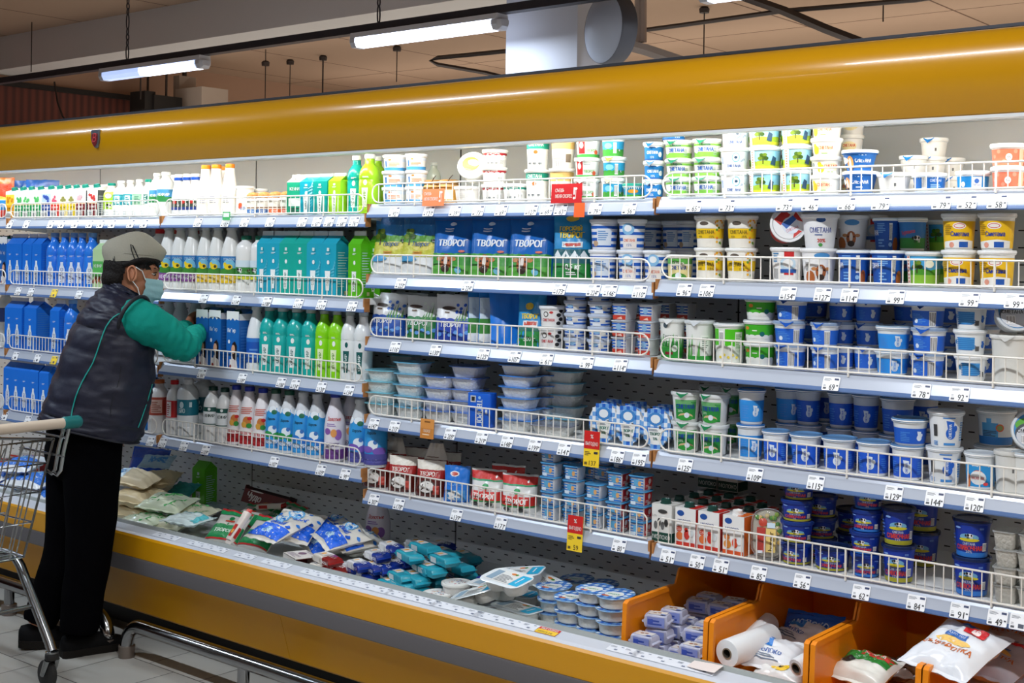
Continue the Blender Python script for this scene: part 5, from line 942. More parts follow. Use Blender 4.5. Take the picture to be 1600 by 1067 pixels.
mk = T('sour_cream_tub', .047, .040, .088, '#dfe4e8', '#c2cad2', lambda P: (P.rect(-.14, .14, .006, .044, '#2a94d8'), [P.ell(-.06+.024*i, .046+.006*(i % 2), .017, .012, '#2a94d8', same=i > 0) for i in range(6)], P.ell(-.004, .028, .026, .017, '#e6e8ea'), P.ell(-.004, .036, .018, .012, '#e0783a'), P.ell(-.004, .034, .022, .012, '#e8eaec'), P.text('МАСЛОЕНОК', -.004, .028, .007, '#c83a3a', w=.038, bold=.04), P.ell(-.036, .02, .008, .018, '#e0783a'), P.ell(.020, .014, .008, .004, '#d83a3a')), clear=True)
row(mk, 'D', 4, [1532], 'white tub with blue milk clouds and orange emblem', jit=.05); z = SHT['D', 4]
mk2 = T('sour_cream_tub', .046, .039, .092, '#d8dde0', '#b9c2ca', lambda P: (P.rect(-.14, .14, .006, .026, '#2a7ac8'), P.rect(-.03, .012, .026, .062, '#4a9ad0'), P.lines(-.028, .008, .028, .044, 4, '#2a3a5a'), P.ell(.016, .050, .010, .010, '#d8603a'), P.ell(.016, .050, .007, .007, '#8a9a5a'), P.rect(-.016, -.004, .062, .074, '#4a9ad0')), clear=True)
row(mk2, 'D', 4, [1553], 'dim white tub with blue cloud print', n=2, rowk=1, dy=.01, back='second row')
row(T('plain_tub', .043, .038, .10, '#d6d6d2', '#d8d8d4', lambda P: P.rect(.014, .02, .05, .06, '#6a6a6a')), 'D', 4, [1577], 'plain white tall tub'); row(T('plain_tub', .046, .040, .10, '#dadad6', '#c8d2da', None, clear=True), 'D', 4, [1606], 'plain white tall tub at photo edge')
y = YF+.10; put(dl, (x_at(1606, y, z), y, z+.100+.044), (R(76), 0, R(25)), 'tipped tub with grey lettered lid at the photo edge, fourth shelf')
# --- fifth shelf of middle bay
def coco(P): (P.rect(-.07, .07, .070, .110, '#a8201c'), P.text('ТВОРОГ', 0, .088, .017, '#f2ece4', w=.072, bold=.03), P.ell(.0, .040, .034, .026, '#4a2c20', n=18), P.ell(.0, .040, .029, .021, '#efece6', n=18), P.ell(-.02, .018, .016, .010, '#d8d0c8'), P.rect(.024, .046, .008, .036, '#b83a2c'), P.lines(-.04, .04, .118, .124, 1, '#8a6a5a'))
cc = standbag('curd_bag', .112, .165, .06, '#e4dccf', coco, 21, .12, tri=True); cs = standbag('curd_bag', .112, .122, .07, '#5a1c16', lambda P: (P.rect(-.06, .06, .088, .120, '#e6dfd2'), P.rect(-.06, .06, .062, .090, '#a8201c'), P.text('ТВОРОГ', 0, .076, .014, '#f2ece4', w=.072, bold=.03), P.ell(.0, .034, .034, .024, '#3a221a', n=18), P.ell(.0, .034, .029, .019, '#e2dfda', n=18), P.rect(.026, .046, .010, .04, '#b83a2c')), 22, .10)
row(cs, 'C', 5, [588, 628, 672], 'red and brown coconut curd bag', rz=.30, jit=.05); row(cc, 'C', 5, [614, 678], 'red and white tapered coconut curd bag', rz=.30, jit=.05, rowk=1, back='second row'); row(cs, 'C', 5, [650, 696], 'dark brown curd bag', rz=.3, rowk=2, back='back row')
row(standbag('curd_pouch', .095, .118, .055, '#2474d0', lambda P: (P.ell(-.006, .092, .018, .009, '#e8eaea'), P.ell(-.006, .092, .013, .006, '#c84a3c'), P.rect(-.03, .04, .006, .040, '#3f8ac8'), P.ell(.0, .022, .026, .016, '#dfe2e0'), P.text('ТВОРОГ', .0, .060, .012, '#4f9ae8', w=.06, bold=.03)), 23, .08), 'C', 5, [713], 'blue curd pouch with oval emblem', rz=.3)
def redbag(P): (P.rect(-.075, .075, .085, .112, '#c8261f'), P.rect(-.075, .075, .082, .087, '#2f9a6a'), P.rect(-.075, .075, .020, .050, '#c8261f'), P.rect(-.075, .075, .017, .022, '#2f8a4a'), P.text('ТВОРОГ', 0, .035, .016, '#f4eeea', w=.082, bold=.04), P.ell(0, .066, .012, .010, '#2f9a5a'), P.text('Крестьянский', 0, .056, .006, '#b03028', w=.05), P.ell(.0, .052, .006, .005, '#c8261f'), P.ell(-.03, .010, .012, .007, '#2a2a2a'), P.ell(.02, .010, .012, .007, '#2a2a2a', same=True))
rb_ = standbag('curd_bag', .125, .118, .085, '#dedfdd', redbag, 24, .10); row(rb_, 'C', 5, [762, 811], 'red banded clear curd bag', rz=.3, jit=.06); row(rb_, 'C', 5, [792], 'red banded clear curd bag', rz=.35, rowk=1, dy=.01, back='behind the pair')
def sq(red): return sqtub('curd_tub', .052, .052, .0455, '#dfe2e8', '#4a9ad0', lambda P: (P.L, [P.rect(-.024, .024, .004+.0085*i, .0083+.0085*i, '#2f7ac8', same=i > 0) for i in range(5)], P.ell(0, .024, .012, .012, '#5aa4d0'), P.ell(.010, .022, .006, .008, '#e0a86a'), P.rect(-.022, -.004, .004, .014, '#d8e6f0')),
    (lambda P: (P.rect(-.022, .022, .004, .040, '#b8242c'), P.ell(.006, .028, .008, .008, '#e6dcdc'), P.lines(-.018, .012, .012, .020, 2, '#e6c8c8'), P.bars(-.004, .016, .005, .012))) if red else None, taper=.90, flange=.006)
s0, s1 = sq(False), sq(True)
row(s0, 'C', 5, [862], 'blue striped square curd tub', n=5, rz=.05, jit=.04, back='leftmost stack'); row(s0, 'C', 5, [897], 'blue striped square curd tub', n=4, rz=.05, jit=.04, back='second stack'); row(s0, 'C', 5, [932], 'blue striped square curd tub', n=3, rz=.05, jit=.04, back='third stack'); row(s1, 'C', 5, [965], 'blue striped tub with red side', n=4, rz=.05, jit=.04, back='fourth stack'); row(s1, 'C', 5, [1001], 'blue striped tub with red side', n=4, rz=.05, jit=.04, dy=.0, back='fifth stack')
row(s0, 'C', 5, [886, 922, 944, 974], 'dim blue striped square tub', n=5, rz=.05, jit=.06, rowk=1, dy=.01, back='second row')
# --- fifth shelf, right bay
milk_dark = brick('milk_carton', .068, .062, .112, '#e2e2de', '#0c3f38', lambda P: (P.rect(-.033, .033, .002, .030, '#0e4438'), P.text('МОЛОКО', 0, .016, .012, '#e6eae6', w=.060), [P.ell(-.02+.012*i, .050+.01*(i % 2), .006, .012, ('#6a6a6a', '#3a3a3a')[i % 2]) for i in range(4)], P.ell(.004, .092, .016, .006, '#3a3a3a'), P.text('3,2%', -.024, .078, .006, '#4a4a4a')), lambda P: (P.rect(-.030, .030, .002, .030, '#0e4438'), P.rect(.0, .030, .05, .108, '#bfc2c0')))
milk_red = brick('milk_carton', .068, .062, .112, '#e9e9e8', '#0c4038', lambda P: (P.ell(-.016, .096, .012, .0085, '#1f4f9c'), P.text('МОЛОКО', -.004, .074, .009, '#1f3f94', w=.042, bold=.02), P.ell(-.020, .050, .009, .009, '#c8503a'), P.ell(-.018, .030, .012, .012, '#d8703a'), P.rect(-.033, .033, .002, .014, '#d03a2c'), P.ell(.006, .036, .009, .014, '#c8342a'), P.ell(.004, .050, .006, .006, '#c8342a', same=True), P.ell(.020, .042, .008, .011, '#dfe6e8'), P.text('2,5', -.020, .050, .007, '#f4eae6')),
    lambda P: (P.rect(-.030, .030, .002, .111, '#c8241f'), P.ell(.0, .05, .016, .02, '#d84a3a')), lambda P: P.rect(.010, .033, -.030, .030, '#c8241f'))
milk_or = brick('milk_carton', .068, .062, .112, '#e9e9e8', '#e8e8e6', lambda P: (P.ell(-.016, .096, .012, .0085, '#1f4f9c'), P.text('МОЛОКО', -.004, .074, .009, '#1f3f94', w=.042, bold=.02), P.ell(-.020, .050, .009, .009, '#d8803a'), P.ell(-.018, .030, .012, .012, '#e0903a'), P.rect(-.033, .033, .002, .014, '#dc5a2a'), P.ell(.006, .036, .009, .014, '#d84a2a'), P.ell(.020, .042, .008, .011, '#dfe6e8')), lambda P: (P.rect(-.030, .030, .002, .111, '#e06a24'), P.ell(.0, .05, .016, .02, '#e88a3a')), lambda P: P.rect(.010, .033, -.030, .030, '#e06a24'))
row(milk_dark, 'D', 5, [1042], 'black and white milk carton with dark green base', rz=0, jit=.02); row(milk_red, 'D', 5, [1079, 1115], 'white and red milk carton with green cap', rz=0, jit=.02, back='front row'); row(milk_or, 'D', 5, [1154], 'white and orange milk carton with pale cap', rz=0, jit=.02)
row(milk_dark, 'D', 5, [1063], 'black and white milk carton', rz=0, rowk=1, jit=.02, back='second row'); row(milk_red, 'D', 5, [1100, 1136, 1172], 'white and red milk carton', rz=0, rowk=1, jit=.02, back='second row'); row(milk_red, 'D', 5, [1086, 1121, 1156, 1192], 'white and red milk carton', rz=0, rowk=2, jit=.02, back='third row'); row(milk_red, 'D', 5, [1108, 1140, 1174], 'dim white and red carton', rz=0, rowk=3, jit=.02, back='fourth row'); row(milk_dark, 'D', 5, [1112, 1146], 'dim black and white carton', n=2, rz=0, rowk=4, jit=.02, back='back row')
def lunch():
    b = MB(); b.rings([rrect(.074, .118, .030, 0), rrect(.082, .126, .034, .03)], mat('#d6cfc0', .3)); c = MB()
    c.rings([rrect(.092, .136, .038, .030), rrect(.092, .136, .038, .033), rrect(.080, .124, .034, .042), rrect(.070, .114, .030, .044)], mat('#dfe6e8', .06, 0, .9, .35)); r = MB(); r.rings([rrect(.092, .136, .038, .029), rrect(.094, .138, .039, .031), rrect(.092, .136, .038, .033)], mat('#c8ccd0', .12), False, False)
    fl = MB(); fl.lathe([(.001, 0)], mat('#d8cfae'), 3); rg = rnd3(3)
    f = MB()
    for i in range(26): f.lathe([(.001, 0), (.007, .002), (.006, .006), (.001, .008)], mat(('#4a8a1c', '#8aa82a', '#cfa850', '#d8c690')[i % 4 if rg.random() > .3 else 0], .5), 7, c=(rg.uniform(-.032, .032), rg.uniform(-.03, .054), .029))
    f.lathe([(.001, 0), (.012, .001), (.012, .008), (.001, .010)], mat('#d8401c', .3), 10, c=(-.014, .030, .030)); f.box((-.030, -.050, .030), (-.006, .016, .038), mat('#cc2f1c', .4)); f.box((-.006, -.044, .030), (.024, .020, .037), mat('#d8c49a', .6))
    q = Print(top(.0445), .05); q.rect(-.004, .022, -.050, .014, '#e8cc7a'); q.rect(-.002, .020, .016, .030, '#cfe2f0'); q.text('burger', .009, -.020, .014, '#4a3420', w=.052, rot=PI/2, bold=.02); q.rect(-.03, -.012, -.054, -.046, '#dfe6ee')
    return Proto('food_container', 'container', .13, .03, [('base', b.mesh('base')), ('clear_lid', c.mesh('clear_lid')), ('rim', r.mesh('rim', 0)), ('filling', f.mesh('filling')), ('sticker', q.mesh('sticker'))])
z = SHT['D', 5]; y = YF+.055; put(lunch(), (x_at(1196, y, z), y+.02, z+.068), (R(80), 0, R(22)), 'clear rounded food container with red, green and yellow filling, standing on edge, fifth shelf')
def cowtub(band, h, txt='СЛИВОЧНАЯ', pct='15%', w=.058):
    def f(P):
        P.rect(-.14, .14, .003, h*.17, band); P.ell(0, h*.60, .024, h*.11, '#6fa8cc', n=18); P.ell(0, h*.53, .026, h*.05, '#cfc42a', n=18, a0=0)
        cow(P, .002, h*.66, .015); P.text('СМЕТАНА', 0, h*.42, h*.075, '#c8ccd8', w=.030, bold=.02); P.text(txt, 0, h*.30, h*.14, '#d8402c', w=w, bold=.04); P.text(pct, 0, h*.20, h*.08, '#c8ccd8')
        P.bars(.034, .046, h*.22, h*.45); P.lines(-.055, -.036, h*.3, h*.8, 5, '#4f78cc', .4); P.ell(-.026, h*.86, .008, h*.03, '#7fa4e0'); P.lines(.024, .040, h*.84, h*.9, 2, '#7fa4e0')
    return f
NAV = '#10349e'
c4 = T('sour_cream_tub', .042, .036, .058, NAV, '#15337e', cowtub('#a8a42a', .052), foil=None, clear=False); c4b = T('sour_cream_tub', .042, .036, .058, NAV, '#15337e', cowtub('#2f7ad0', .052, pct='20%')); ct = T('sour_cream_tub', .045, .037, .095, NAV, '#12244e', cowtub('#a8a42a', .088, w=.066)); ct2 = T('sour_cream_tub', .045, .037, .095, NAV, '#12244e', cowtub('#2f7ad0', .088, pct='20%', w=.066)); cl_ = T('sour_cream_tub', .047, .042, .062, NAV, '#12244e', cowtub('#a8a42a', .056), clear=False)
row(c4, 'D', 5, [1245], 'navy cow sour cream tub with yellow base', n=4, jit=.35, back='beside food container'); row(c4, 'D', 5, [1281], 'navy cow sour cream tub with yellow base', n=3, jit=.3, rowk=1, dy=-.005, back='second row'); row(cl_, 'D', 5, [1300], 'single low navy cow tub with yellow base'); row(c4b, 'D', 5, [1353], 'navy cow sour cream tub with light blue base', n=4, jit=.3); row(ct, 'D', 5, [1404], 'tall navy cow tub with yellow base', n=2, jit=.12); row(ct2, 'D', 5, [1518], 'tall navy cow tub with light blue base', n=2, jit=.12)
row(ct, 'D', 5, [1440], 'dim tall navy tub', n=2, rowk=2, back='back row'); row(cl_, 'D', 5, [1334], 'dark clear lidded tub', n=2, rowk=2, back='back row')
bx = sqtub('curd_container', .068, .085, .044, '#c2bfb6', '#b9bcbc', None, None, .84, .004, bumps=True, lidmat=mat('#d4d6d4', .12, 0, .5, .8), lid_name='clear_lid', cat='container', rad=.012)
row(bx, 'D', 5, [1574], 'clear square curd container', n=4, rz=.1, jit=.04); row(bx, 'D', 5, [1612], 'clear square curd container at photo edge', n=4, rz=.1, jit=.04)
settle()
# ------------------------------------------------------------------ the open bottom tray: bags, packets and tubs lying in it
from mathutils.bvhtree import BVHTree
HEAP = []
def lay(P, px, py, zb, rot, label, group=None, hz=None, free=False):
    """Lay a thing on the tray where a pixel shows its middle: lowest point at zb, clear of the front edge, lifted until it rests on what already lies there."""
    q = at_z(px, py, zb+(P.h*0.5 if hz is None else hz)); E = Matrix.Rotation(rot, 3, 'Z') if not isinstance(rot, (tuple, list)) else Matrix.Rotation(rot[2], 3, 'Z') @ Matrix.Rotation(rot[1], 3, 'Y') @ Matrix.Rotation(rot[0], 3, 'X')
    me = P.parts[0][1]; pts = [E @ v.co for v in me.vertices]; fs = [tuple(p.vertices) for p in me.polygons]
    dz = min(p.z for p in pts); y = q.y+max(0, 3.0195-(q.y+min(p.y for p in pts))); y -= max(0, y+max(p.y for p in pts)-(YB-.004)); z = zb-dz
    x0, x1 = q.x+min(p.x for p in pts), q.x+max(p.x for p in pts); y0, y1 = y+min(p.y for p in pts), y+max(p.y for p in pts)
    near = [] if free else [h for h in HEAP if h[1] < x1 and h[2] > x0 and h[3] < y1 and h[4] > y0]; best = z
    for k in range(16):
        t = BVHTree.FromPolygons([p+Vector((q.x, y, z+.004*k)) for p in pts], fs)
        if not any(t.overlap(h[0]) for h in near): best = z+.004*k; break
    else: best = z+.012; t = BVHTree.FromPolygons([p+Vector((q.x, y, best)) for p in pts], fs)
    HEAP.append((t, x0, x1, y0, y1))
    return put(P, (q.x, y, best), rot, label, group)
Tz = TRAYZ+.001
# behind the cart
bw = pillow('curd_bag', .20, .15, .055, '#e4e8ec', lambda P: (P.rect(-.09, .09, -.06, .02, '#1f6fd0'), P.rect(-.09, .02, .02, .04, '#5ab0e0'), P.text('ТВОРОГ', 0, .045, .016, '#1f5fc0', w=.09, bold=.04)), 31)
for i, (px, py, z, rx) in enumerate(((18, 766, Tz, .1), (46, 772, Tz, .1), (10, 748, Tz+.04, .25), (38, 752, Tz+.045, .25), (62, 760, Tz+.045, .2), (74, 778, Tz, .1))):
    lay(bw, px, py, z, (rx, .05*(i % 3-1), .3-.15*i % .4), f'{OR[i]} of the blue and white curd bags seen through the trolley wires', 'curd bags seen through the trolley')
rx_ = sqtub('tea_carton', .10, .06, .085, '#dfe3e6', '#e6e8ea', lambda P: (P.rect(-.05, .05, .045, .082, '#c8342c'), P.rect(.01, .04, .004, .045, '#c8342c'), P.lines(-.04, 0, .01, .04, 4, '#8a9aa8')), lambda P: P.rect(-.03, .03, .004, .08, '#b02a28'), taper=1, flange=0, cat='carton', rad=.004)
for i, px in enumerate((8, 34, 60)): lay(rx_, px, 726, Tz, .1, f'{OR[i]} of the red and white boxes behind the trolley basket', 'red and white boxes')
# cream coloured bags beside the worker's legs
cr_ = pillow('cheese_bag', .185, .10, .062, '#d9c8a2', None, 33, .3, .007)
crw = pillow('cheese_bag', .20, .12, .060, '#dccdae', lambda P: (P.poly([(-.098, -.05), (-.03, -.052), (-.03, .05), (-.098, .05)], '#cfe4f2'), P.ell(-.07, 0, .022, .03, '#2f86cc'), P.ell(-.068, .004, .012, .016, '#dfeef8')), 34, .3, .007)
for i, (P_, px, py, z, r) in enumerate(((cr_, 205, 806, Tz, (.05, .1, .3)), (cr_, 232, 803, Tz, (.05, 0, .2)), (cr_, 208, 789, Tz+.048, (.1, .1, .45)), (cr_, 240, 786, Tz+.045, (.1, 0, -.1)), (crw, 212, 766, Tz+.098, (.2, .12, .35)), (cr_, 250, 765, Tz+.085, (.25, -.1, .55)), (cr_, 268, 776, Tz+.04, (.2, -.1, .6)))):
    lay(P_, px, py, z, r, f'{OR[i]} from bottom of the cream bags piled beside the worker\'s leg', 'cream bags beside the worker')
lay(standbag('curd_bag', .22, .16, .05, '#1f4fc0', lambda P: P.rect(-.1, .1, .11, .15, '#1a3fa8'), 35, .1), 222, 766, Tz+.05, (-.3, 0, .2), 'royal blue bag standing behind the cream bags', hz=.03)
lay(pillow('curd_bag', .15, .07, .03, '#a8c8dc', lambda P: P.rect(-.03, .05, -.02, .02, '#3f8ad0'), 36), 246, 747, Tz+.135, (.5, 0, .5), 'clear and blue bag lying on top of the cream bags')
q = at_z(319, 799, Tz); put(kc3, (q.x, q.y, Tz), .12, 'lime green kefir carton standing alone in the bottom tray')
def veg(P):
    rg = rnd3(9)
    for i in range(22): P.poly([(a := rg.uniform(-.085, .075), b := rg.uniform(-.055, .045)), (a+.012, b+.003), (a+.010, b+.008)], ('#2fa04a', '#3fb86a')[i % 2], same=i > 0)
    P.poly([(-.09, -.02), (.02, .03), (.05, .05), (.045, .055), (.015, .036), (-.09, -.012)], '#3fb05a'); P.poly([(.03, -.06), (.085, .02), (.085, .028), (.024, -.055)], '#3fb05a', same=True)
vg1 = pillow('pelmeni_bag', .21, .14, .050, '#cfdcc4', veg, 37, .25, .008); vg2 = pillow('pelmeni_bag', .20, .13, .046, '#dcdcc0', veg, 38, .25, .009)
for i, (P_, px, py, z, r) in enumerate(((vg1, 228, 823, Tz, (.05, -.05, .1)), (vg2, 266, 826, Tz, (.08, 0, .25)), (vg1, 262, 806, Tz+.035, (.22, .05, .3)), (vg2, 304, 812, Tz+.03, (.25, 0, -.1)))):
    lay(P_, px, py, z, r, f'{OR[i]} of the pale green leaf patterned bags in the bottom tray', 'leaf patterned bags')
lay(pillow('pelmeni_bag', .13, .09, .035, '#2f9a9a', None, 39, .2), 287, 789, Tz+.03, (.45, 0, .2), 'teal bag behind the leaf patterned bags'); lay(pillow('pelmeni_bag', .19, .12, .035, '#a8c4d0', None, 40, .2), 326, 797, Tz, (.15, 0, -.1), 'pale blue bag in front of the lime green carton')
lay(pillow('curd_bag', .18, .12, .038, '#d4e6e8', lambda P: (P.rect(-.085, .085, .030, .034, '#2fa8c0'), P.rect(-.085, .085, .044, .048, '#2fa8c0', same=True), P.rect(.06, .085, -.05, .03, '#5ac0cc')), 41), 294, 839, Tz, (.06, 0, .12), 'white bag with turquoise stripes at the tray edge')
def country(P): (P.rect(-.08, .08, .004, .070, '#12864a'), [P.ell(-.06+.04*i, .070, .024, .008, '#12864a', same=i > 0) for i in range(4)], P.text('ТВОРОГ', 0, .045, .017, '#e8f2ea', w=.085, bold=.02), P.ell(.004, .110, .014, .010, '#12864a'), P.rect(-.02, .026, .092, .099, '#c8442c'), P.ell(0, .082, .005, .006, '#12864a'), P.rect(-.08, .08, .002, .008, '#c02a2c'), P.rect(-.08, .08, .150, .160, '#c02a2c'), P.rect(-.08, .08, .130, .150, '#1f9a5a'))
cgb = standbag('curd_bag', .155, .160, .060, '#d2cdc6', country, 42, 0, .08)
lay(cgb, 344, 856, Tz, (-.85, 0, .25), 'green banded curd bag leaning, closer to the worker', hz=.0); lay(cgb, 393, 866, Tz, (-.85, 0, .1), 'green banded curd bag leaning, beside the blue and white ones', hz=.0)
lay(cgb, 372, 834, Tz+.02, (-1.1, 0, .1), 'green banded curd bag lying behind the leaning pair', hz=0); lay(cgb, 422, 836, Tz+.02, (-1.1, 0, -.1), 'green banded curd bag lying beneath the red packet', hz=0)
rp = packet('butter_packet', .12, .035, .022, '#dcd2ca', '#b8241f', .85, None, '#b8241f', 3)
lay(rp, 356, 846, Tz+.065, (0, -.9, 1.4), 'red and white narrow packet lying between the green banded bags'); lay(rp, 424, 806, Tz+.075, (0, -.12, .25), 'red and white narrow packet in front of the dark red box')
def chudo():
    b = MB(); o = mat('#6a1210', .5); i_ = mat('#2a0a0a', .7); w, d, h, t = .20, .12, .07, .003
    b.box((-w/2, -d/2, 0), (w/2, d/2, t), o); b.box((-w/2, -d/2, 0), (w/2, -d/2+t, h*.8), o); b.box((-w/2, d/2-t, 0), (w/2, d/2, h), i_); b.box((-w/2, -d/2, 0), (-w/2+t, d/2, h), o); b.box((w/2-t, -d/2, 0), (w/2, d/2, h), i_)
    q = Print(front(-d/2), .1); q.text('Чудо', -.05, .03, .028, '#eee6e2', w=.062, bold=.05, rot=-.12, shear=.15); q.ell(-.045, .053, .03, .003, '#eee6e2')
    return Proto('display_box', 'box', .07, .06, [('box', b.mesh('box', 0)), ('printed_face', q.mesh('printed_face'))])
lay(chudo(), 417, 797, Tz+.03, (-.28, .22, .55), 'open dark red display box with white script, tipped against the back panel', hz=.03)
curdb = packet('curd_snack', .09, .035, .025, '#d8d0d0', '#3a6ab0', .6, None, '#b02a28', 5)
for i, (px, py) in enumerate(((418, 776), (436, 784))): lay(curdb, px, py, Tz+.055, (.2, 0, .3+.3*i), f'{OR[i]} curd snack lying inside the dark red box', 'curd snacks in the box')
def bluew(P): (P.poly([(-.09, -.078), (.09, -.078), (.09, -.008), (.03, -.016), (-.02, -.006), (-.09, -.014)], '#1f66e2'), P.rect(-.02, .03, -.062, -.036, '#bfe0f2'), P.lines(-.016, .026, -.058, -.040, 4, '#3f86d0'), P.text('ТВОРОГ', .005, .010, .018, '#1f62d8', w=.095, bold=.05), P.ell(-.01, .042, .034, .026, '#6ab4e6', n=18), P.ell(-.01, .042, .027, .020, '#eef2f4', n=16), [P.ell(-.075+.04*i, .035+.02*(i % 2), .008, .006, '#1f7ad8', same=i > 0) for i in range(5)], P.ell(.07, -.0, .01, .01, '#1f62d8'))
bwb = pillow('curd_bag', .185, .165, .055, '#e6e2d8', bluew, 43, .22, .006)
for i, (px, py, z, r) in enumerate(((436, 858, Tz+.01, (.28, 0, -.05)), (462, 838, Tz+.05, (.42, .1, .42)), (512, 857, Tz+.01, (.12, .1, -.45)), (536, 845, Tz+.07, (.16, .14, -.42)), (560, 857, Tz+.035, (.1, .05, -.4)), (566, 864, Tz, (.05, 0, -.4)), (515, 832, Tz+.05, (.1, 0, -.3)))):
    lay(bwb, px, py, z, r, f'{OR[i]} of the blue and white curd bags heaped beside the single bottle', 'blue and white curd bags heaped in the tray')
cut = MB(); cm_ = mat('#d8d2cc', .6); ci = mat('#8a1c1a', .6); w, d, h = .12, .09, .055
cut.box((-w/2, -d/2, h-.002), (w/2, d/2, h), cm_); cut.box((-w/2, -d/2, 0), (w/2, -d/2+.002, h), cm_); cut.box((-w/2, d/2-.002, 0), (w/2, d/2, h), cm_); cut.box((-w/2+.01, -d/2+.002, 0), (w/2-.004, d/2-.002, .002), ci); cut.box((-w/2, -d/2+.002, 0), (-w/2+.012, d/2-.002, h-.002), ci); cut.box((-w/2+.012, -d/2+.003, h-.004), (w/2-.002, d/2-.003, h-.0025), ci)
q = Print(top(h), .1); q.ell(-.01, .01, .02, .015, '#7a5a6a'); q.lines(-.05, .04, -.035, -.01, 4, '#9a8a98'); q.text('ТВОРОГ', 0, .035, .010, '#6a4a7a', w=.06)
lay(Proto('cardboard_sleeve', 'box', .055, .05, [('sleeve', cut.mesh('sleeve', 0)), ('printed_face', q.mesh('printed_face'))]), 470, 878, Tz, (0, 0, -.35), 'open white cardboard sleeve with red inside at the tray edge')
q = at_z(590, 868, Tz); put(sn, (q.x, q.y, Tz), .45, 'white and purple snezhok bottle standing alone in the bottom tray')
mw = packet('curd_packet', .108, .052, .030, '#e2e3e6', '#14318a', .5, 'МАССА', '#eef0f0', 6); mr = packet('curd_packet', .12, .055, .030, '#dcd6cc', '#8a1a16', .55, 'МАССА', '#e8e2da', 7); mt_ = packet('curd_packet', .120, .052, .030, '#2aa0b4', '#2796ac', .5, None, '#cdd4d6', 8, rough=.18)
for i, (px, py, z, a) in enumerate(((506, 890, Tz+.02, -.3), (524, 889, Tz, -.25), (512, 898, Tz, -.3))): lay(mr, px, py, z, (.05, 0, a), f'{OR[i]} red and white curd packet beside the cardboard sleeve', 'red and white curd packets')
for i, (px, py, z, a) in enumerate(((562, 885, Tz+.034, -.42), (574, 901, Tz, -.4), (600, 899, Tz+.01, -.42), (590, 884, Tz+.034, -.38), (612, 876, Tz+.045, -.42), (634, 879, Tz+.05, -.4), (552, 893, Tz, -.4), (636, 868, Tz+.03, -.3), (656, 866, Tz+.05, -.2), (676, 880, Tz+.06, -.3), (704, 876, Tz+.03, -.3), (722, 880, Tz, -.3), (586, 894, Tz+.02, -.4), (618, 888, Tz+.03, -.4), (654, 880, Tz+.03, -.35), (690, 872, Tz+.02, -.3))):
    lay(mw, px, py, z, (.05, .04*(i % 3-1), a), f'{OR[i]} white and navy curd packet, {"front" if i < 7 else "shaded"} heap past the single bottle', 'white and navy curd packets')
for i, (px, py, z, a) in enumerate(((612, 915, Tz, -.42), (650, 921, Tz, -.40), (650, 905, Tz+.034, -.42), (674, 909, Tz+.034, -.38), (640, 897, Tz+.04, -.42), (664, 894, Tz+.055, -.4), (694, 902, Tz+.05, -.38), (704, 914, Tz, -.36), (722, 902, Tz+.02, -.36), (740, 906, Tz, -.3), (696, 888, Tz+.05, -.3), (728, 890, Tz+.02, -.3), (628, 908, Tz+.02, -.42), (632, 920, Tz, -.4), (680, 916, Tz, -.4), (718, 894, Tz+.05, -.35), (664, 884, Tz+.06, -.3))):
    lay(mt_, px, py, z, (.05, .04*(i % 3-1), a), f'{OR[i]} shiny teal curd packet in the heap before the round tubs', 'teal curd packets')
rt = tub('yoghurt_tub', .046, .042, .034, '#dcdad6', '#e8e8e6'.replace('e6', 'e4'), None); L = Print(top(.0345), .03); L.ell(0, 0, .040, .040, '#e6e6e4', n=24); rg = rnd3(4)
for i in range(22): L.poly([(a := rg.uniform(-.028, .022), b := rg.uniform(-.026, .022)), (a+rg.uniform(.004, .012), b+.002), (a+.005, b+.008)], ('#c8503a', '#2f62b4', '#3a3a44', '#d89a4a')[i % 4], same=i > 0)
rt.parts.append(('printed_lid', L.mesh('printed_lid')))
lay(rt, 684, 934, Tz, .3, 'shallow round tub with confetti lid, closer to the tray edge'); lay(rt, 713, 927, Tz+.012, 1.2, 'shallow round tub with confetti lid, beside the blue tub')
bt_ = tub('yoghurt_tub', .044, .040, .050, '#2a4ab8', '#3a3fa0', lambda P: (P.text('Буренка', 0, .026, .014, '#c8343c', w=.06, bold=.05), P.rect(-.12, .12, .006, .012, '#4f6ad0'))); lay(bt_, 766, 918, Tz+.01, .5, 'blue round tub with red lettering among the film packs', hz=.02); lay(rt, 742, 932, Tz-.0, .5, 'shallow round tub half under the film packs')
def fpack(name, seed):
    b = MB(); m = mat('#d2d2cc', .25, bump=.8, bscale=50)
    for s_ in (-1, 1): b.lathe([(.012, 0), (.034, .004), (.041, .02), (.040, .038), (.032, .042)], m, 20, c=(s_*.038, 0, 0))
    f = MB(); f.rings([rrect(.175, .098, .03, .040), rrect(.178, .101, .031, .0415), rrect(.175, .098, .03, .043)], mat('#dfe6ea', .12))
    q = Print(top(.0432), .05); q.rect(.042, .082, -.034, .034, '#2ab0dc'); q.rect(-.07, .040, -.036, .036, '#e2e4e2'); q.lines(-.03, .034, -.03, .014, 7, '#5a5e62'); q.rect(-.066, -.036, -.03, .03, '#8aa4b8'); q.ell(.01, .026, .012, .006, '#e0823a'); q.ell(.022, .026, .006, .006, '#4a9a4a', same=True); q.rect(.058, .063, -.02, .02, '#dff2f8')
    return Proto(name, 'pack', .044, .05, [('twin_cup', b.mesh('twin_cup')), ('film_lid', f.mesh('film_lid')), ('printed_label', q.mesh('printed_label'))])
fp = fpack('cheese_pack', 1)
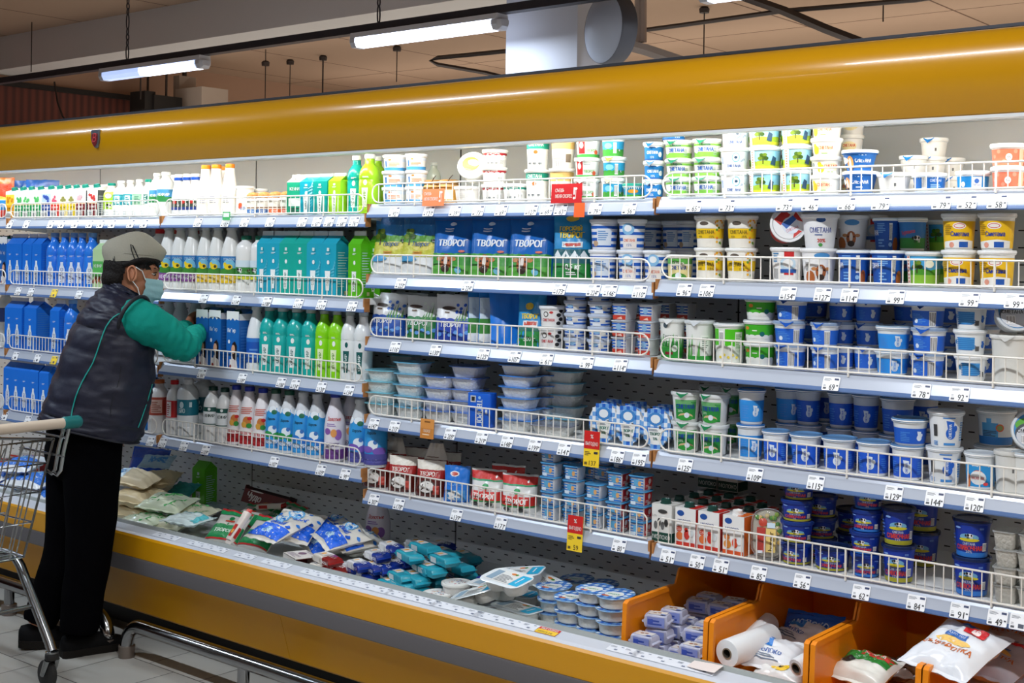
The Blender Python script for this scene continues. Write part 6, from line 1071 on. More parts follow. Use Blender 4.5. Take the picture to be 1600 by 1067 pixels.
for i, (px, py, z, r) in enumerate(((742, 945, Tz+.03, (.1, -.35, .25)), (778, 949, Tz+.05, (.22, .0, -.15)), (808, 958, Tz, (0, 0, -.1)), (772, 944, Tz+.0, (.0, 0, .1)), (812, 922, Tz+.055, (.12, -.15, .3)), (846, 925, Tz+.05, (.1, .2, -.2)), (806, 934, Tz, (0, 0, .1)))):
    lay(fp, px, py, z, r, f'{OR[i]} cream twin cup pack with cyan film in the bottom tray', 'cyan film twin cup packs')
# checked oval tubs, stacked flat
def flatov():
    b = MB(); w, l, h = .052, .064, .036
    el = lambda s, z: [(s*w*math.cos(2*PI*i/28), s*l*math.sin(2*PI*i/28), z) for i in range(28)]
    b.rings([el(.78, 0), el(.86, .004), el(.93, h-.002)], mat('#d2d2cc', .3, bump=.7, bscale=60)); f = MB(); f.rings([el(1.08, h-.002), el(1.09, h-.001), el(1.08, h)], mat('#8ab0d8', .15))
    q = Print(top(h+.0002), 1)
    for kz in range(-5, 6):
        for kx in range(-4, 5):
            x0, y0 = kx*.0125, kz*.0125
            if (x0/(1.02*w))**2+(y0/(1.02*l))**2 < .95: q.rect(x0-.0062, x0+.0062, y0-.0062, y0+.0062, ('#1f5cbc', '#5f98da', '#5f98da', '#dfe8f2')[(kz % 2)*2+(kx % 2)], same=not (kz == -5))
    q.L += 2; q.ell(.0, -.010, .030, .026, '#e2e6e4', n=16); q.text('ТВОРОГ', 0, -.012, .010, '#2f9a6a', w=.04, bold=.04); q.ell(-.018, -.036, .012, .006, '#d8703a')
    return Proto('curd_tub', 'tub', h+.0015, .06, [('tub_body', b.mesh('tub_body')), ('film_lid', f.mesh('film_lid')), ('printed_label', q.mesh('printed_label'))])
fo = flatov(); rg = random.Random(5)
for i, (px, py, n) in enumerate(((860, 972, 3), (889, 990, 3), (922, 998, 4), (953, 1008, 4), (897, 940, 2), (934, 949, 2))):
    q = at_z(px, py, Tz)
    for j in range(n): put(fo, (q.x+rg.uniform(-.003, .003), q.y+.02+rg.uniform(-.003, .003), Tz+j*fo.h), .25+rg.uniform(-.15, .15), f'{lv(j, n)} of the {OR[i]} stack of blue checked oval tubs lying beside the crates', 'blue checked oval tubs in the tray')

# ------------------------------------------------------------------ orange picking crates and what lies in them
ORG = mat('#e8870c', .38); ORG.node_tree.nodes['Principled BSDF'].inputs['Specular IOR Level'].default_value = .4
def crate(x0, x1, label):
    t = thing('storage_crate', label, 'crate', ((x0+x1)/2, 3.02, Tz), 0, 'orange crates in the bottom tray'); w = (x1-x0)/2-.002; D = .62; th = .006
    def sidew(s):
        b = MB(); prof = [(.030, 0), (D, 0), (D, .215), (.30, .215), (.28, .172), (.022, .172), (.012, .165), (.008, .06), (0, .05), (.0, .02)]
        xi, xo = (-w, -w+th) if s < 0 else (w-th, w)
        b.rings([[(xi, y, z) for y, z in prof], [(xo, y, z) for y, z in prof]], ORG)
        ri = [(.26, .160), (.26, .174), (.020, .174), (.008, .167), (.002, .052), (.012, .050), (.018, .158)]
        xi, xo = (-w, -w+.014) if s < 0 else (w-.014, w)
        b.rings([[(xi, y, z) for y, z in ri], [(xo, y, z) for y, z in ri]], ORG)
        return b
    for s in (-1, 1): sidew(s).build('side_panel', t, 30)
    b = MB(); b.rings([[(-w, y, z) for y, z in ((.03, 0), (0, .02), (0, .052), (.010, .055), (.016, .050), (.016, .02), (.034, .006))], [(w, y, z) for y, z in ((.03, 0), (0, .02), (0, .052), (.010, .055), (.016, .050), (.016, .02), (.034, .006))]], ORG)
    for xx in (-w*.45, w*.45): b.box((xx-.001, -.002, .018), (xx+.001, .001, .052), ORG)
    b.build('front_panel', t, 30)
    b = MB(); b.box((-w, .028, 0), (w, D, .005), ORG); b.build('bottom', t, 0); b = MB(); b.box((-w, D-.006, 0), (w, D, .215), ORG); b.build('back_panel', t, 0)
    for o in t.children: p_ = [v.co+t.location for v in o.data.vertices]; HEAP.append((BVHTree.FromPolygons(p_, [tuple(f.vertices) for f in o.data.polygons]), min(p.x for p in p_), max(p.x for p in p_), min(p.y for p in p_), max(p.y for p in p_)))
    return t
CX = [-2.062, -1.780, -1.484, -1.190, -.895]
for i, nm in enumerate(('orange crate holding small foil wrapped cheese cubes', 'orange crate holding the film rolls and milk pouches', 'orange crate, mostly empty, between the roll crate and the whey crate', 'orange crate heaped with white whey pouches')): crate(CX[i], CX[i+1], nm)
Cz = Tz+.006
cube = packet('cheese_cube', .066, .046, .040, '#b4b8d0', '#b9bdd4', .5, None, None, 9, rough=.13)
cq = Print(top(.0405), .03); cq.rect(-.026, .026, -.018, .018, '#d9d6d2'); cq.ell(-.008, -.002, .006, .005, '#9a6a4a'); cq.ell(.004, .002, .006, .005, '#9a6a4a', same=True); cq.rect(.012, .026, -.018, -.010, '#3f62b8')
cq2 = Print(front(-.0235), .03); cq2.rect(-.026, .026, .006, .034, '#7f8fd0'); cq2.lines(-.022, .022, .012, .030, 2, '#2f4aa8'); cq2.rect(-.024, -.008, .014, .028, '#3a55b8')
cube.parts = [cube.parts[0], ('printed_face', merge([cq, cq2], 'printed_face'))]
# piled nearly square in rows; the front middle column is left low as in the photo
rg = random.Random(8); pile = []
for r in range(6):
    for c in range(3):
        hgt = ((2, 1, 2), (3, 1, 2), (3, 2, 2), (2, 2, 1), (3, 3, 2), (3, 3, 2))[r][c]
        for k in range(hgt): pile.append((r, c, k, hgt))
for r, c, k, hgt in pile:
    put(cube, (CX[0]+.062+c*.080+rg.uniform(-.004, .004), 3.055+r*.072+rg.uniform(-.004, .004), Cz+k*.0415), (0, 0, .12+rg.uniform(-.15, .15)), f'{lv(k, hgt) if hgt > 1 else "single"} foil cheese cube, {OR[r]} row of its crate from the front, {OR[c]} column', 'foil cheese cubes')
def roll(r, l, hole, nm='film_roll'):
    b = MB(); rz = Matrix.Rotation(PI/2, 4, 'X'); b.lathe([(hole+.003, 0), (r*.97, 0), (r, .003), (r*1.01, l*.5), (r, l-.003), (r*.97, l), (hole+.003, l)], mat('#e6eaee', .35, bump=.25, bscale=30), 32, False, False, M=rz)
    c = MB(); c.lathe([(hole, -.002), (hole+.0032, -.002), (hole+.0032, l+.002), (hole, l+.002)], mat('#7a6a58', .7), 24, False, False, M=rz); c.lathe([(hole, l+.002), (hole, -.002)], mat('#3a322c', .8), 24, False, False, M=rz)
    return Proto(nm, 'roll', 2*r, l/2, [('film', b.mesh('film')), ('core', c.mesh('core'))])
# local -Y... the roll runs from its origin along -Y
r1 = roll(.037, .205, .0115); pe = at_z(1136, 1021, Cz+.085); pf = at_z(1238, 982, Cz+.092)
def lie(P, a, b, label): 
    d = (b-a).normalized(); m = d.to_track_quat('-Y', 'Z').to_euler(); put(P, a, tuple(m), label)
lie(r1, pe, pf, 'white film roll with its hollow end facing out, lying across the second crate')
lie(roll(.031, .12, .010), at_z(1176, 1000, Cz+.075), at_z(1206, 968, Cz+.10), 'white film roll propped against the crate side behind the front roll')
lie(roll(.0245, .13, .012), at_z(1244, 1044, Cz+.075), at_z(1290, 1018, Cz+.10), 'small film roll with dark hollow core at the crate front')
mkp = pillow('milk_pouch', .16, .12, .05, '#e6e9ee', lambda P: (P.rect(-.07, .0, .0, .05, '#2f7fd0'), P.text('МОЛОКО', .0, -.02, .014, '#2f62b0', w=.07, bold=.03), P.lines(-.06, .05, -.05, -.032, 3, '#6a7a90')), 51); mkc = pillow('milk_pouch', .15, .12, .05, '#e8eaea', lambda P: (P.rect(-.07, .07, .02, .05, '#3f8ad8'), P.ell(.0, -.02, .026, .018, '#f2c81e'), P.ell(.022, -.008, .012, .012, '#f2c81e', same=True), P.ell(.004, -.022, .008, .007, '#3a2a10'), P.ell(.024, -.008, .004, .004, '#3a2a10', same=True), P.text('МОЛОКО', 0, .005, .010, '#2f62b0', w=.07)), 52); mkb = pillow('milk_pouch', .17, .10, .045, '#1f5ab8', lambda P: P.text('МОЛОКО', 0, .0, .022, '#b8cfe8', w=.11, bold=.03), 53)
lay(mkp, 1206, 1030, Cz+.03, (.35, .05, .2), 'white and blue milk pouch under the film rolls', free=True); lay(mkc, 1226, 1056, Cz+.0, (.3, 0, .1), 'milk pouch with yellow cow at the crate front', free=True); lay(mkb, 1270, 992, Cz+.04, (.6, 0, .15), 'deep blue milk pouch at the back of the second crate'); lay(mkp, 1256, 1006, Cz+.02, (.3, 0, -.4), 'white milk pouch beneath the deep blue one')
lay(pillow('yoghurt_pouch', .16, .12, .06, '#e4e6e0', lambda P: (P.rect(-.07, .07, .0, .05, '#2f8a3a'), P.rect(-.02, .07, .02, .045, '#c8342c'), P.ell(-.04, -.01, .02, .014, '#2a2a2a'), P.text('Буренка', .02, .032, .010, '#f2e8e4', w=.06)), 54), 1354, 1062, Cz+.02, (.3, 0, -.15), 'red, green and white pouch in the mostly empty crate')
lay(pillow('foil_pack', .13, .09, .04, '#7a6a62', None, 55, .2, .008), 1392, 1058, Cz, (.1, 0, .3), 'dull brown pouch behind the red and green one'); lay(sqtub('curd_container', .09, .075, .05, '#a8a29a', '#b8b4ac', None, None, .85, .004, bumps=True, lidmat=mat('#c4c0ba', .15, 0, .4, .8), lid_name='clear_lid', cat='container'), 1428, 1056, Cz, .2, 'greyish clear container beside the whey crate')
def whey(P): (P.text('СЫВОРОТКА', .0, -.030, .018, '#c86a2a', w=.135, bold=.03), P.ell(.0, -.006, .05, .010, '#e8c06a'), P.rect(-.03, .03, .004, .022, '#2a62b0'), P.text('МОЛОЧНАЯ', .0, .013, .007, '#dfe8f2', w=.05), P.rect(.0, .055, .040, .070, '#c8242a'), P.ell(.026, .055, .012, .010, '#eee4e2'), P.text('-20', .026, .055, .010, '#c8242a', w=.02), P.rect(-.03, .02, .072, .082, '#2a62b0'))
wp = pillow('whey_pouch', .185, .20, .062, '#dfe3ea', whey, 56, .22, .007); wp2 = pillow('whey_pouch', .185, .19, .06, '#c3c3d2', whey, 57, .22, .007)
for i, (px, py, z) in enumerate(((1508, 1066, .0), (1572, 1066, .0), (1545, 1035, .03))): lay(wp2, px, py, Cz+z, (.1, 0, -.1+.2*i), f'{OR[i]} dim whey pouch buried in the whey heap', 'buried whey pouches')
lay(wp2, 1560, 1050, Cz+.065, (.2, 0, -.2), 'white whey pouch lying under the front one, beside it'); lay(wp, 1494, 1034, Cz+.135, (.32, .06, -.22), 'large white whey pouch lying across the crate edge, on top', free=True); lay(wp2, 1580, 1010, Cz+.09, (.25, 0, -.1), 'violet tinted whey pouch at the back of the heap')
# ------------------------------------------------------------------ price tags clipped to the rails, hanging signs
def tag_proto(price, col='#eef0f4', w=.048, name='price_tag'):
    h = .038; b = MB(); m = mat(col, .35); b.rings([rrect(w, h, .002, 0, 1), rrect(w, h, .002, .0008, 1)], m)
    q = Print(top(.0008), 1, .0001, .0001); q.lines(-w*.42, w*.05, h*.20, h*.40, 3, '#6a707a', .45); q.rect(w*.18, w*.44, h*.26, h*.40, '#3a4466'); q.rect(-w*.42, -w*.24, -h*.42, -h*.28, '#55585f'); q.lines(-w*.42, -w*.2, -h*.2, -h*.02, 2, '#8a8e96', .4)
    if price: q.text(price, w*.10, -h*.24, h*.44, '#1c1e24', w=w*(.145*len(price)+.04), bold=.01); q.rect(w*.34, w*.45, -h*.18, -h*.08, '#4a4e58')
    else: q.rect(-w*.06, w*.22, -h*.38, -h*.12, '#4a5060')
    return Proto(name, 'price tag', h, .02, [('card', b.mesh('card', 0)), ('printing', q.mesh('printing'))])
_tp = {}
TILT = math.atan2(.011, .026)
TN = {}
def ptag(bay, sh, px, price='', col='#eef0f4', extra=''):
    k = (price, col)
    if k not in _tp: _tp[k] = tag_proto(price, col)
    zb = RAILZ[bay][sh-1]; y, z = YF+.0052, zb+.021; x = x_at(px, y, z)
    TN[bay, sh] = TN.get((bay, sh), 0)+1; n = TN[bay, sh]
    cn = {'#eef0f4': 'white', '#f2d23a': 'yellow'}[col]
    lbl = (f'{cn} price tag printed {price}, ' if price else f'{cn} price tag, ') + f'{OR[n-1]} along the rail, {SH[sh]} {BN[bay]}'
    put(_tp[k], (x, y-.0022, z), (PI/2-TILT, 0, 0), lbl, f'price tags on the {SH[sh]}')
for bay, sh, l in (('A', 1, ((16, ''), (42, ''), (80, ''), (97, ''), (118, ''), (141, ''), (158, ''), (176, ''), (205, ''), (226, ''))), ('B', 1, ((310, '107'), (353, '183'), (383, '95'), (423, '95'), (473, '63'), (496, '67'), (515, '68'), (535, '68'), (554, '76'))),
    ('A', 2, ((29, '132'), (49, '132'), (124, '139'))), ('B', 2, ((319, '139'), (370, '114'), (418, '108'), (467, '113'), (503, '121'), (551, '124'))), ('A', 3, ((25, ''), (59, ''))), ('B', 3, ((316, '94'), (379, '109'), (440, '106'), (462, '124'), (503, '130'), (546, '134'))),
    ('A', 4, ((8, ''), (44, ''), (236, '137'))), ('B', 4, ((255, '113'), (288, '107'), (322, '109'), (429, '107'), (502, '109'), (540, '99'))),
    ('C', 1, ((617, '92'), (671, '121'), (712, '39'), (748, '73'), (784, '69'), (831, '127'), (855, '69'), (877, '63'), (931, '79'), (984, '56'))), ('D', 1, ((1085, '65'), (1137, '73'), (1227, '73'), (1267, '46'), (1324, '66'), (1377, '79'), (1472, '79'), (1512, '52'), (1559, '58'))),
    ('C', 2, ((627, '223'), (732, '224'), (875, '173'), (928, '224'), (954, '146'), (1000, '110'))), ('D', 2, ((1070, '96'), (1105, '106'), (1232, '154'), (1286, '127'), (1328, '114'), (1400, '99'), (1515, '99'), (1586, '99'))),
    ('C', 3, ((618, '116'), (681, '130'), (756, '125'), (805, '107'), (855, '61'), (918, '99'), (970, '114'))), ('D', 3, ((1299, '69'), (1440, '78'), (1500, '92'))),
    ('C', 4, ((585, '147'), (617, '215'), (704, '209'), (753, '219'), (793, '148'), (836, '199'), (882, '141'), (965, '186'), (999, '195'))), ('D', 4, ((1071, '125'), (1180, '109'), (1275, '115'), (1397, '129'), (1461, '144'), (1523, '120'))),
    ('C', 5, ((585, '307'), (624, '178'), (714, '139'), (783, '171'), (968, '80'))), ('D', 5, ((1044, '51'), (1090, '50'), (1127, '51'), (1186, '85'), (1254, '56'), (1346, '62'), (1432, '84'), (1500, '91'), (1559, '49'), (1594, '')))):
    for px, pr in l: ptag(bay, sh, px, pr)
for bay, sh, px in (('A', 2, 85), ('A', 3, 85)): ptag(bay, sh, px, '', '#f2d23a')
def sign(bay, sh, px, w, parts, label, name='shelf_sign', dz=0.0):
    """A card clipped over the rail; parts = (z0, z1, colour) strips measured from the rail bottom."""
    zb = RAILZ[bay][sh-1]; y = YF-.004; b = MB(); q = Print(lambda u, v, o: (u, -o, v), 1, .0009, .0002)
    z0, z1 = parts[0][0], parts[-1][1]; b.box((-w/2, -.0008, z0), (w/2, 0, z1), mat(parts[0][2], .35))
    for a, c, col in parts: q.rect(-w/2, w/2, a, c, col)
    x = x_at(px, y, zb+(z0+z1)/2)
    P_ = Proto(name, 'sign', .1, .01, [('card', b.mesh('card', 0))])
    def done(): P_.parts.append(('lettering', q.mesh('lettering'))); put(P_, (x, y, zb), (-.06, 0, 0), label)
    return q, done
for px, sh in ((924, 4), (898, 5)):
    q, done = sign('C', sh, px, .058, ((-.020, .034, '#f4cf2e'), (.034, .088, '#c9201f')), f'red and yellow discount card on the {SH[sh]} rail, middle bay')
    q.text('ВЫГОДНО', 0, .050, .011, '#f6eeea', w=.046, bold=.03); q.text('%', 0, .072, .012, '#f6eeea', bold=.03); q.text('137' if sh == 4 else '59', .006, -.008, .015, '#222222', w=.026 if sh == 4 else .018); q.lines(-.024, .0, .014, .028, 3, '#6a5a2a', .4); q.rect(.010, .024, .020, .027, '#3a3a3a'); q.rect(-.024, -.014, -.014, -.006, '#6a5a2a'); done()
for px, c, nm, lo in ((676, '#ee8a5a', 'orange', ((.038, .096, '#ee8a5a'),)), (884, '#c4161c', 'red', ((.040, .100, '#c4161c'),))):
    q, done = sign('C', 1, px, .118 if nm == 'red' else .100, lo, f'{nm} eat me sooner card standing on the top shelf rail')
    q.text('СЪЕШЬ', -.026, .080, .011, '#f8f0ea', w=.034, bold=.03); q.text('МЕНЯ СКОРЕЕ', -.010, .062, .011, '#f8f0ea', w=.064, bold=.03)
    q.rect(.036, .0375, .052, .086, '#f8f0ea'); q.rect(.028, .033, .066, .088, '#f8f0ea'); q.ell(.0305, .055, .004, .004, '#f8f0ea', same=True); q.ell(.037, .084, .005, .004, '#f8f0ea', same=True); done()
q, done = sign('C', 1, 905, .040, ((-.004, .040, '#f0642a'),), 'orange flap hanging below the red card, top shelf rail'); done()
q, done = sign('C', 4, 667, .062, ((-.004, .030, '#c8813a'), (.030, .062, '#d8924a')), 'tan folded card lettered ТВОРОГ on the fourth shelf rail'); q.text('ТВОРОГ', 0, .022, .010, '#f0e2d0', w=.034, bold=.03); q.lines(-.02, .02, .008, .014, 1, '#f0d8b8'); q.rect(-.012, .014, .050, .055, '#8a5a2a'); done()
q, done = sign('B', 1, 353, .045, ((.030, .062, '#4ab86a'), ), 'green and white card over a tag, top shelf beside the worker'); q.rect(-.018, .018, .042, .058, '#eef4ee'); done()
# cards lying on the ledge along the front lip
LT = math.atan2(.010, .043)
def ledge(px, py, w, col='#e2e6ee', red=False, label=None):
    b = MB(); d = .034; b.rings([rrect(w, d, .001, 0, 1), rrect(w, d, .001, .0008, 1)], mat(col, .35)); q = Print(top(.0008), 1, .0001, .0001)
    n = max(1, round(w/.06))
    for i in range(n):
        cx = -w/2+w*(i+.5)/n
        if not red: q.rect(cx+.012, cx+.021, .009, .012, '#6a7490'); q.rect(cx-.002, cx+.008, -.010, -.004, '#7a849a'); q.lines(cx-.022, cx+.0, .004, .013, 2, '#8a92a2', .4)
    if red: q.rect(-w/2, w/2, -d/2, .004, '#f0c83a'); q.text('ВЫГОДНО', 0, .010, .009, '#f6eeea', w=w*.8, bold=.04); q.lines(-w*.4, w*.1, -.012, -.002, 3, '#6a5a2a', .4); q.text('139', .012, -.010, .009, '#222222', w=.02)
    p = at_z(px, py, LZ+.013); put(Proto('price_tag', 'price tag', .01, .02, [('card', b.mesh('card', 0)), ('printing', q.mesh('printing'))]), (p.x, LY+.0335, LZ+.0122), (LT, 0, 0), label)
for i, (px, w, wh) in enumerate(((196, .15, 'before the cream bags'), (262, .22, 'before the leaf patterned bags'), (322, .10, 'before the turquoise striped bag'), (372, .14, 'before the green banded bags'), (450, .22, 'before the cardboard sleeve'), (520, .20, 'before the red and white packets'), (590, .22, 'before the navy packets'), (662, .20, 'before the teal packets'), (740, .24, 'before the film packs'), (930, .10, 'before the checked tubs'), (1010, .26, 'before the cheese cube crate'))):
    ledge(px, 850+(px-196)*.25, w, label=f'white ticket strip on the front ledge {wh}')
ledge(845, 990, .075, '#c9201f', True, 'red and yellow discount ticket on the front ledge')
b = MB(); cvs = [(-.045+.09*i/10, -.020, .0015+.004*(i/10)**2) for i in range(11)]
b.rings([[(x, y, z) for x, y, z in cvs]+[(x, y, z+.0006) for x, y, z in reversed(cvs)], [(x, .022, z) for x, y, z in cvs]+[(x, .022, z+.0006) for x, y, z in reversed(cvs)]], mat('#e6dcd8', .5)); p = at_z(1086, 1050, LZ+.018)
tag(b.build('paper_card', None, 30), 'curled blank white card on the ledge before the cheese cube crate', 'card'); o = bpy.data.objects['paper_card']; o.location = (p.x, LY+.04, LZ+.018); o.rotation_euler = (LT, 0, -.1)
# ------------------------------------------------------------------ the worker
PD = 4.95; r0 = ray(130, 700); PR = Vector((r0[0]*PD, r0[1]*PD, 0))          # the ground point under her hips
FA = math.atan2(RT[1], RT[0]) + R(18)                                        # she faces along the shelf and a little towards it
person = thing('person', 'shop worker in grey cap, mask, navy vest and teal sleeves reaching into the shelf', 'person', PR, FA)
PF = Vector((math.cos(FA), math.sin(FA), 0)); PL = Vector((-math.sin(FA), math.cos(FA), 0))
def pl(px, py, y=0.0):                     # point of the figure seen at a pixel, y metres to her left of her middle plane; in her own axes
    r = Vector(ray(px, py)); o = Vector((0, 0, H)); n = PL
    t = (PR.dot(n)+y-o.dot(n))/r.dot(n); w = o+r*t-PR
    return Vector((w.dot(PF), w.dot(PL), w.z))
def tol(w): w = Vector(w)-PR; return Vector((w.dot(PF), w.dot(PL), w.z))
def baked(mb, name, parent, mods, smooth=60, **kw):
    o = mb.build(name, None, 0); 
    for t, k in mods:
        m = o.modifiers.new(t, t)
        for a, b in k.items(): setattr(m, a, b)
    me = bpy.data.meshes.new_from_object(o.evaluated_get(bpy.context.evaluated_depsgraph_get()))
    o.modifiers.clear(); old = o.data; o.data = me; bpy.data.meshes.remove(old)
    me.shade_smooth(); o.parent = parent
    for k, v in kw.items(): o[k] = v
    return o
def limb(mb, pts, rad, mt, n=16, sub=5):
    P_ = []; R_ = []
    for i in range(len(pts)-1):
        for j in range(sub):
            t = j/sub; p0 = pts[max(i-1, 0)]; p1 = pts[i]; p2 = pts[i+1]; p3 = pts[min(i+2, len(pts)-1)]
            P_.append(0.5*((2*p1)+(p2-p0)*t+(2*p0-5*p1+4*p2-p3)*t*t+(3*p1-p0-3*p2+p3)*t**3)); R_.append(rad[i]+(rad[i+1]-rad[i])*t)
    P_.append(pts[-1]); R_.append(rad[-1]); mb.tube(P_, R_, mt, n)
def ball(mb, c, rx, ry, rz, mt, M=None, n=16):
    rs = []
    for i in range(1, n):
        a = PI*i/n; rs.append([Vector((rx*math.sin(a)*math.cos(2*PI*j/20), ry*math.sin(a)*math.sin(2*PI*j/20), -rz*math.cos(a))) for j in range(20)])
    c = Vector(c); rs = [[c+((M @ p) if M else p) for p in r] for r in rs]; mb.rings(rs, mt)
SKIN = mat('#b07658', .55, bump=.15, bscale=90, spec=.3); VEST = mat('#191b2c', .5, bump=.35, bscale=38, spec=.4); TEALS = mat('#0b8577', .8, bump=.4, bscale=60, spec=.15); TROU = mat('#050507', 1.0, bump=.3, bscale=30, spec=.03); HAIR = mat('#0e0806', .65, bump=1, bscale=120, spec=.2)
# joints
shR = pl(222, 503, -.185); shL = pl(205, 490, .17)
elR = tol(at_y(286, 541, 3.02)); wrR = tol(at_y(312, 517, 3.215)); haR = tol(at_y(318, 512, 3.29))
elL = tol(at_y(268, 528, 3.06)); wrL = tol(at_y(292, 512, 3.23)); haL = tol(at_y(301, 506, 3.29))
HD = pl(208, 424, 0); HM = Matrix.Rotation(R(12), 3, 'Y') @ Matrix.Rotation(R(-4), 3, 'X')
hp = lambda x, y, z: HD + HM @ Vector((x, y, z))
body = MB()
ball(body, hp(-.006, 0, .018), .094, .074, .095, SKIN, HM); ball(body, hp(.030, 0, -.052), .060, .056, .070, SKIN, HM); ball(body, hp(.052, 0, -.020), .040, .052, .045, SKIN, HM)
ball(body, hp(.082, 0, -.026), .014, .013, .018, SKIN, HM); ball(body, hp(.085, 0, .000), .014, .012, .028, SKIN, HM); ball(body, hp(.062, 0, -.100), .024, .030, .020, SKIN, HM)
ball(body, hp(.076, 0, .030), .020, .050, .014, SKIN, HM)
for s in (-1, 1): ball(body, hp(.050, s*.036, -.040), .026, .018, .026, SKIN, HM)
limb(body, [hp(-.02, 0, -.04), pl(190, 462, 0), pl(178, 490, 0)], [.055, .058, .07], SKIN)
limb(body, [pl(180, 490, 0), pl(178, 540, 0), pl(155, 620, 0), pl(138, 690, 0)], [.11, .13, .14, .13], SKIN)
for sh, el, wr in ((shR, elR, wrR), (shL, elL, wrL)):
    limb(body, [pl(185, 488, 0)+(sh-pl(185, 488, 0))*.6, sh, el, wr], [.045, .042, .032, .024], SKIN)
for hip, kn, an in ((pl(142, 700, -.07), pl(140, 838, -.07), pl(120, 985, -.07)), (pl(118, 700, .08), pl(104, 845, .08), pl(60, 975, .08))):
    limb(body, [hip, kn, an], [.085, .058, .042], SKIN)
def hand(wr, tip, side_, hold):
    """palm and five bent fingers; side_ = where the thumb leaves, hold = the way the fingers curl"""
    d = (tip-wr).normalized(); s = side_.normalized(); s = (s-d*s.dot(d)).normalized(); c = (hold-d*hold.dot(d)-s*hold.dot(s)).normalized()
    for k in range(4):
        o = (k-1.5)*.019; b = wr+d*.075+s*(-o); L_ = (.068, .078, .073, .056)[k]
        limb(body, [wr+d*.012+s*(-o*.6), b, b+d*L_*.45+c*.006, b+d*L_*.75+c*.020, b+d*L_*.92+c*.040], [.013, .0105, .0088, .008, .0068], SKIN, 10, 3)
    limb(body, [wr+d*.008+s*.018, wr+d*.035+s*.040+c*.006, wr+d*.058+s*.048+c*.018, wr+d*.076+s*.046+c*.030], [.013, .0115, .0095, .0075], SKIN, 10, 3)
    ball(body, wr+d*.042, .034, .034, .016, SKIN, Matrix((d, s, c)).transposed())
upv = Vector((0, 0, 1))
hand(wrR, haR, upv, PF*.3-PL); hand(wrL, haL, upv, PF*.5-PL)
for s in (-1, 1):
    M = HM @ Matrix.Rotation(R(s*14), 3, 'Z') @ Matrix.Rotation(R(-12), 3, 'Y'); c = hp(-.004, s*.073, -.016)
    ball(body, c, .019, .010, .033, SKIN, M); 
skin_o = baked(body, 'body', person, [('REMESH', dict(mode='VOXEL', voxel_size=.0045)), ('SMOOTH', dict(factor=.5, iterations=3))])
ear = MB()
c = hp(-.004, -.083, -.016); M = HM @ Matrix.Rotation(R(-14), 3, 'Z') @ Matrix.Rotation(R(-12), 3, 'Y')
ear.tube([c+M @ Vector((.017*math.cos(a)*(1 if a < 3 else .8), -.003, .030*math.sin(a)+.001)) for a in [i*2*PI/22-1.2 for i in range(20)]], [.002]+[.0042]*18+[.003], SKIN, 8)
ear.tube([c+M @ Vector((-.002, -.002, .018)), c+M @ Vector((.006, -.003, .006)), c+M @ Vector((.006, -.003, -.008)), c+M @ Vector((.0, -.002, -.018))], [.002, .004, .004, .003], SKIN, 8)
ear.build('ear', skin_o, 60)
ey = MB()
for s in (-1, 1):
    ball(ey, hp(.0735, s*.033, .004), .010, .013, .0045, mat('#d8cec8', .3), HM, 10); ball(ey, hp(.0805, s*.035, .003), .0055, .008, .0045, mat('#1d120c', .15), HM, 10)
    ey.tube([hp(.088, s*.018, .012), hp(.0845, s*.034, .0125), hp(.072, s*.051, .006)], [.0015, .0022, .0015], HAIR, 6)
ey.build('eyes', skin_o, 60)
br = MB()
for s in (-1, 1): br.tube([hp(.093, s*.012, .024), hp(.090, s*.030, .031), hp(.072, s*.052, .026)], [.002, .0035, .0018], HAIR, 6)
br.build('eyebrows', skin_o, 60)
# hair: short, dark, over the back of the head and the temple
hr = MB()
ball(hr, hp(-.016, 0, .008), .100, .083, .098, HAIR, HM); ball(hr, hp(-.050, 0, -.040), .062, .072, .060, HAIR, HM)
for s in (-1, 1): limb(hr, [hp(-.045, s*.070, .01), hp(.005, s*.079, .038), hp(.046, s*.070, .050), hp(.080, s*.044, .054), hp(.094, s*.018, .048)], [.014, .014, .012, .010, .004], HAIR, 10); limb(hr, [hp(.028, s*.074, .040), hp(.030, s*.077, .012), hp(.026, s*.076, -.006)], [.010, .007, .002], HAIR, 8); limb(hr, [hp(.074, s*.054, .050), hp(.084, s*.050, .036), hp(.088, s*.044, .028)], [.009, .006, .002], HAIR, 8)
hair = baked(hr, 'hair', person, [('REMESH', dict(mode='VOXEL', voxel_size=.005)), ('SMOOTH', dict(factor=.5, iterations=2))])
# cut the hair away from the face and the ears
bm = bmesh.new(); bm.from_mesh(hair.data); iv = HM.inverted()
dead = []
for v in bm.verts:
    q = iv @ (v.co-HD)
    if (q.x > .022 and q.z < .012 and q.x > .034) or (q.x > .06 and q.z < .016 and abs(q.y) < .04) or q.x > .1: dead.append(v)
    elif q.x > -.030 and q.z < .008 and abs(q.y) > .02: dead.append(v)
bmesh.ops.delete(bm, geom=dead, context='VERTS'); bm.to_mesh(hair.data); bm.free()
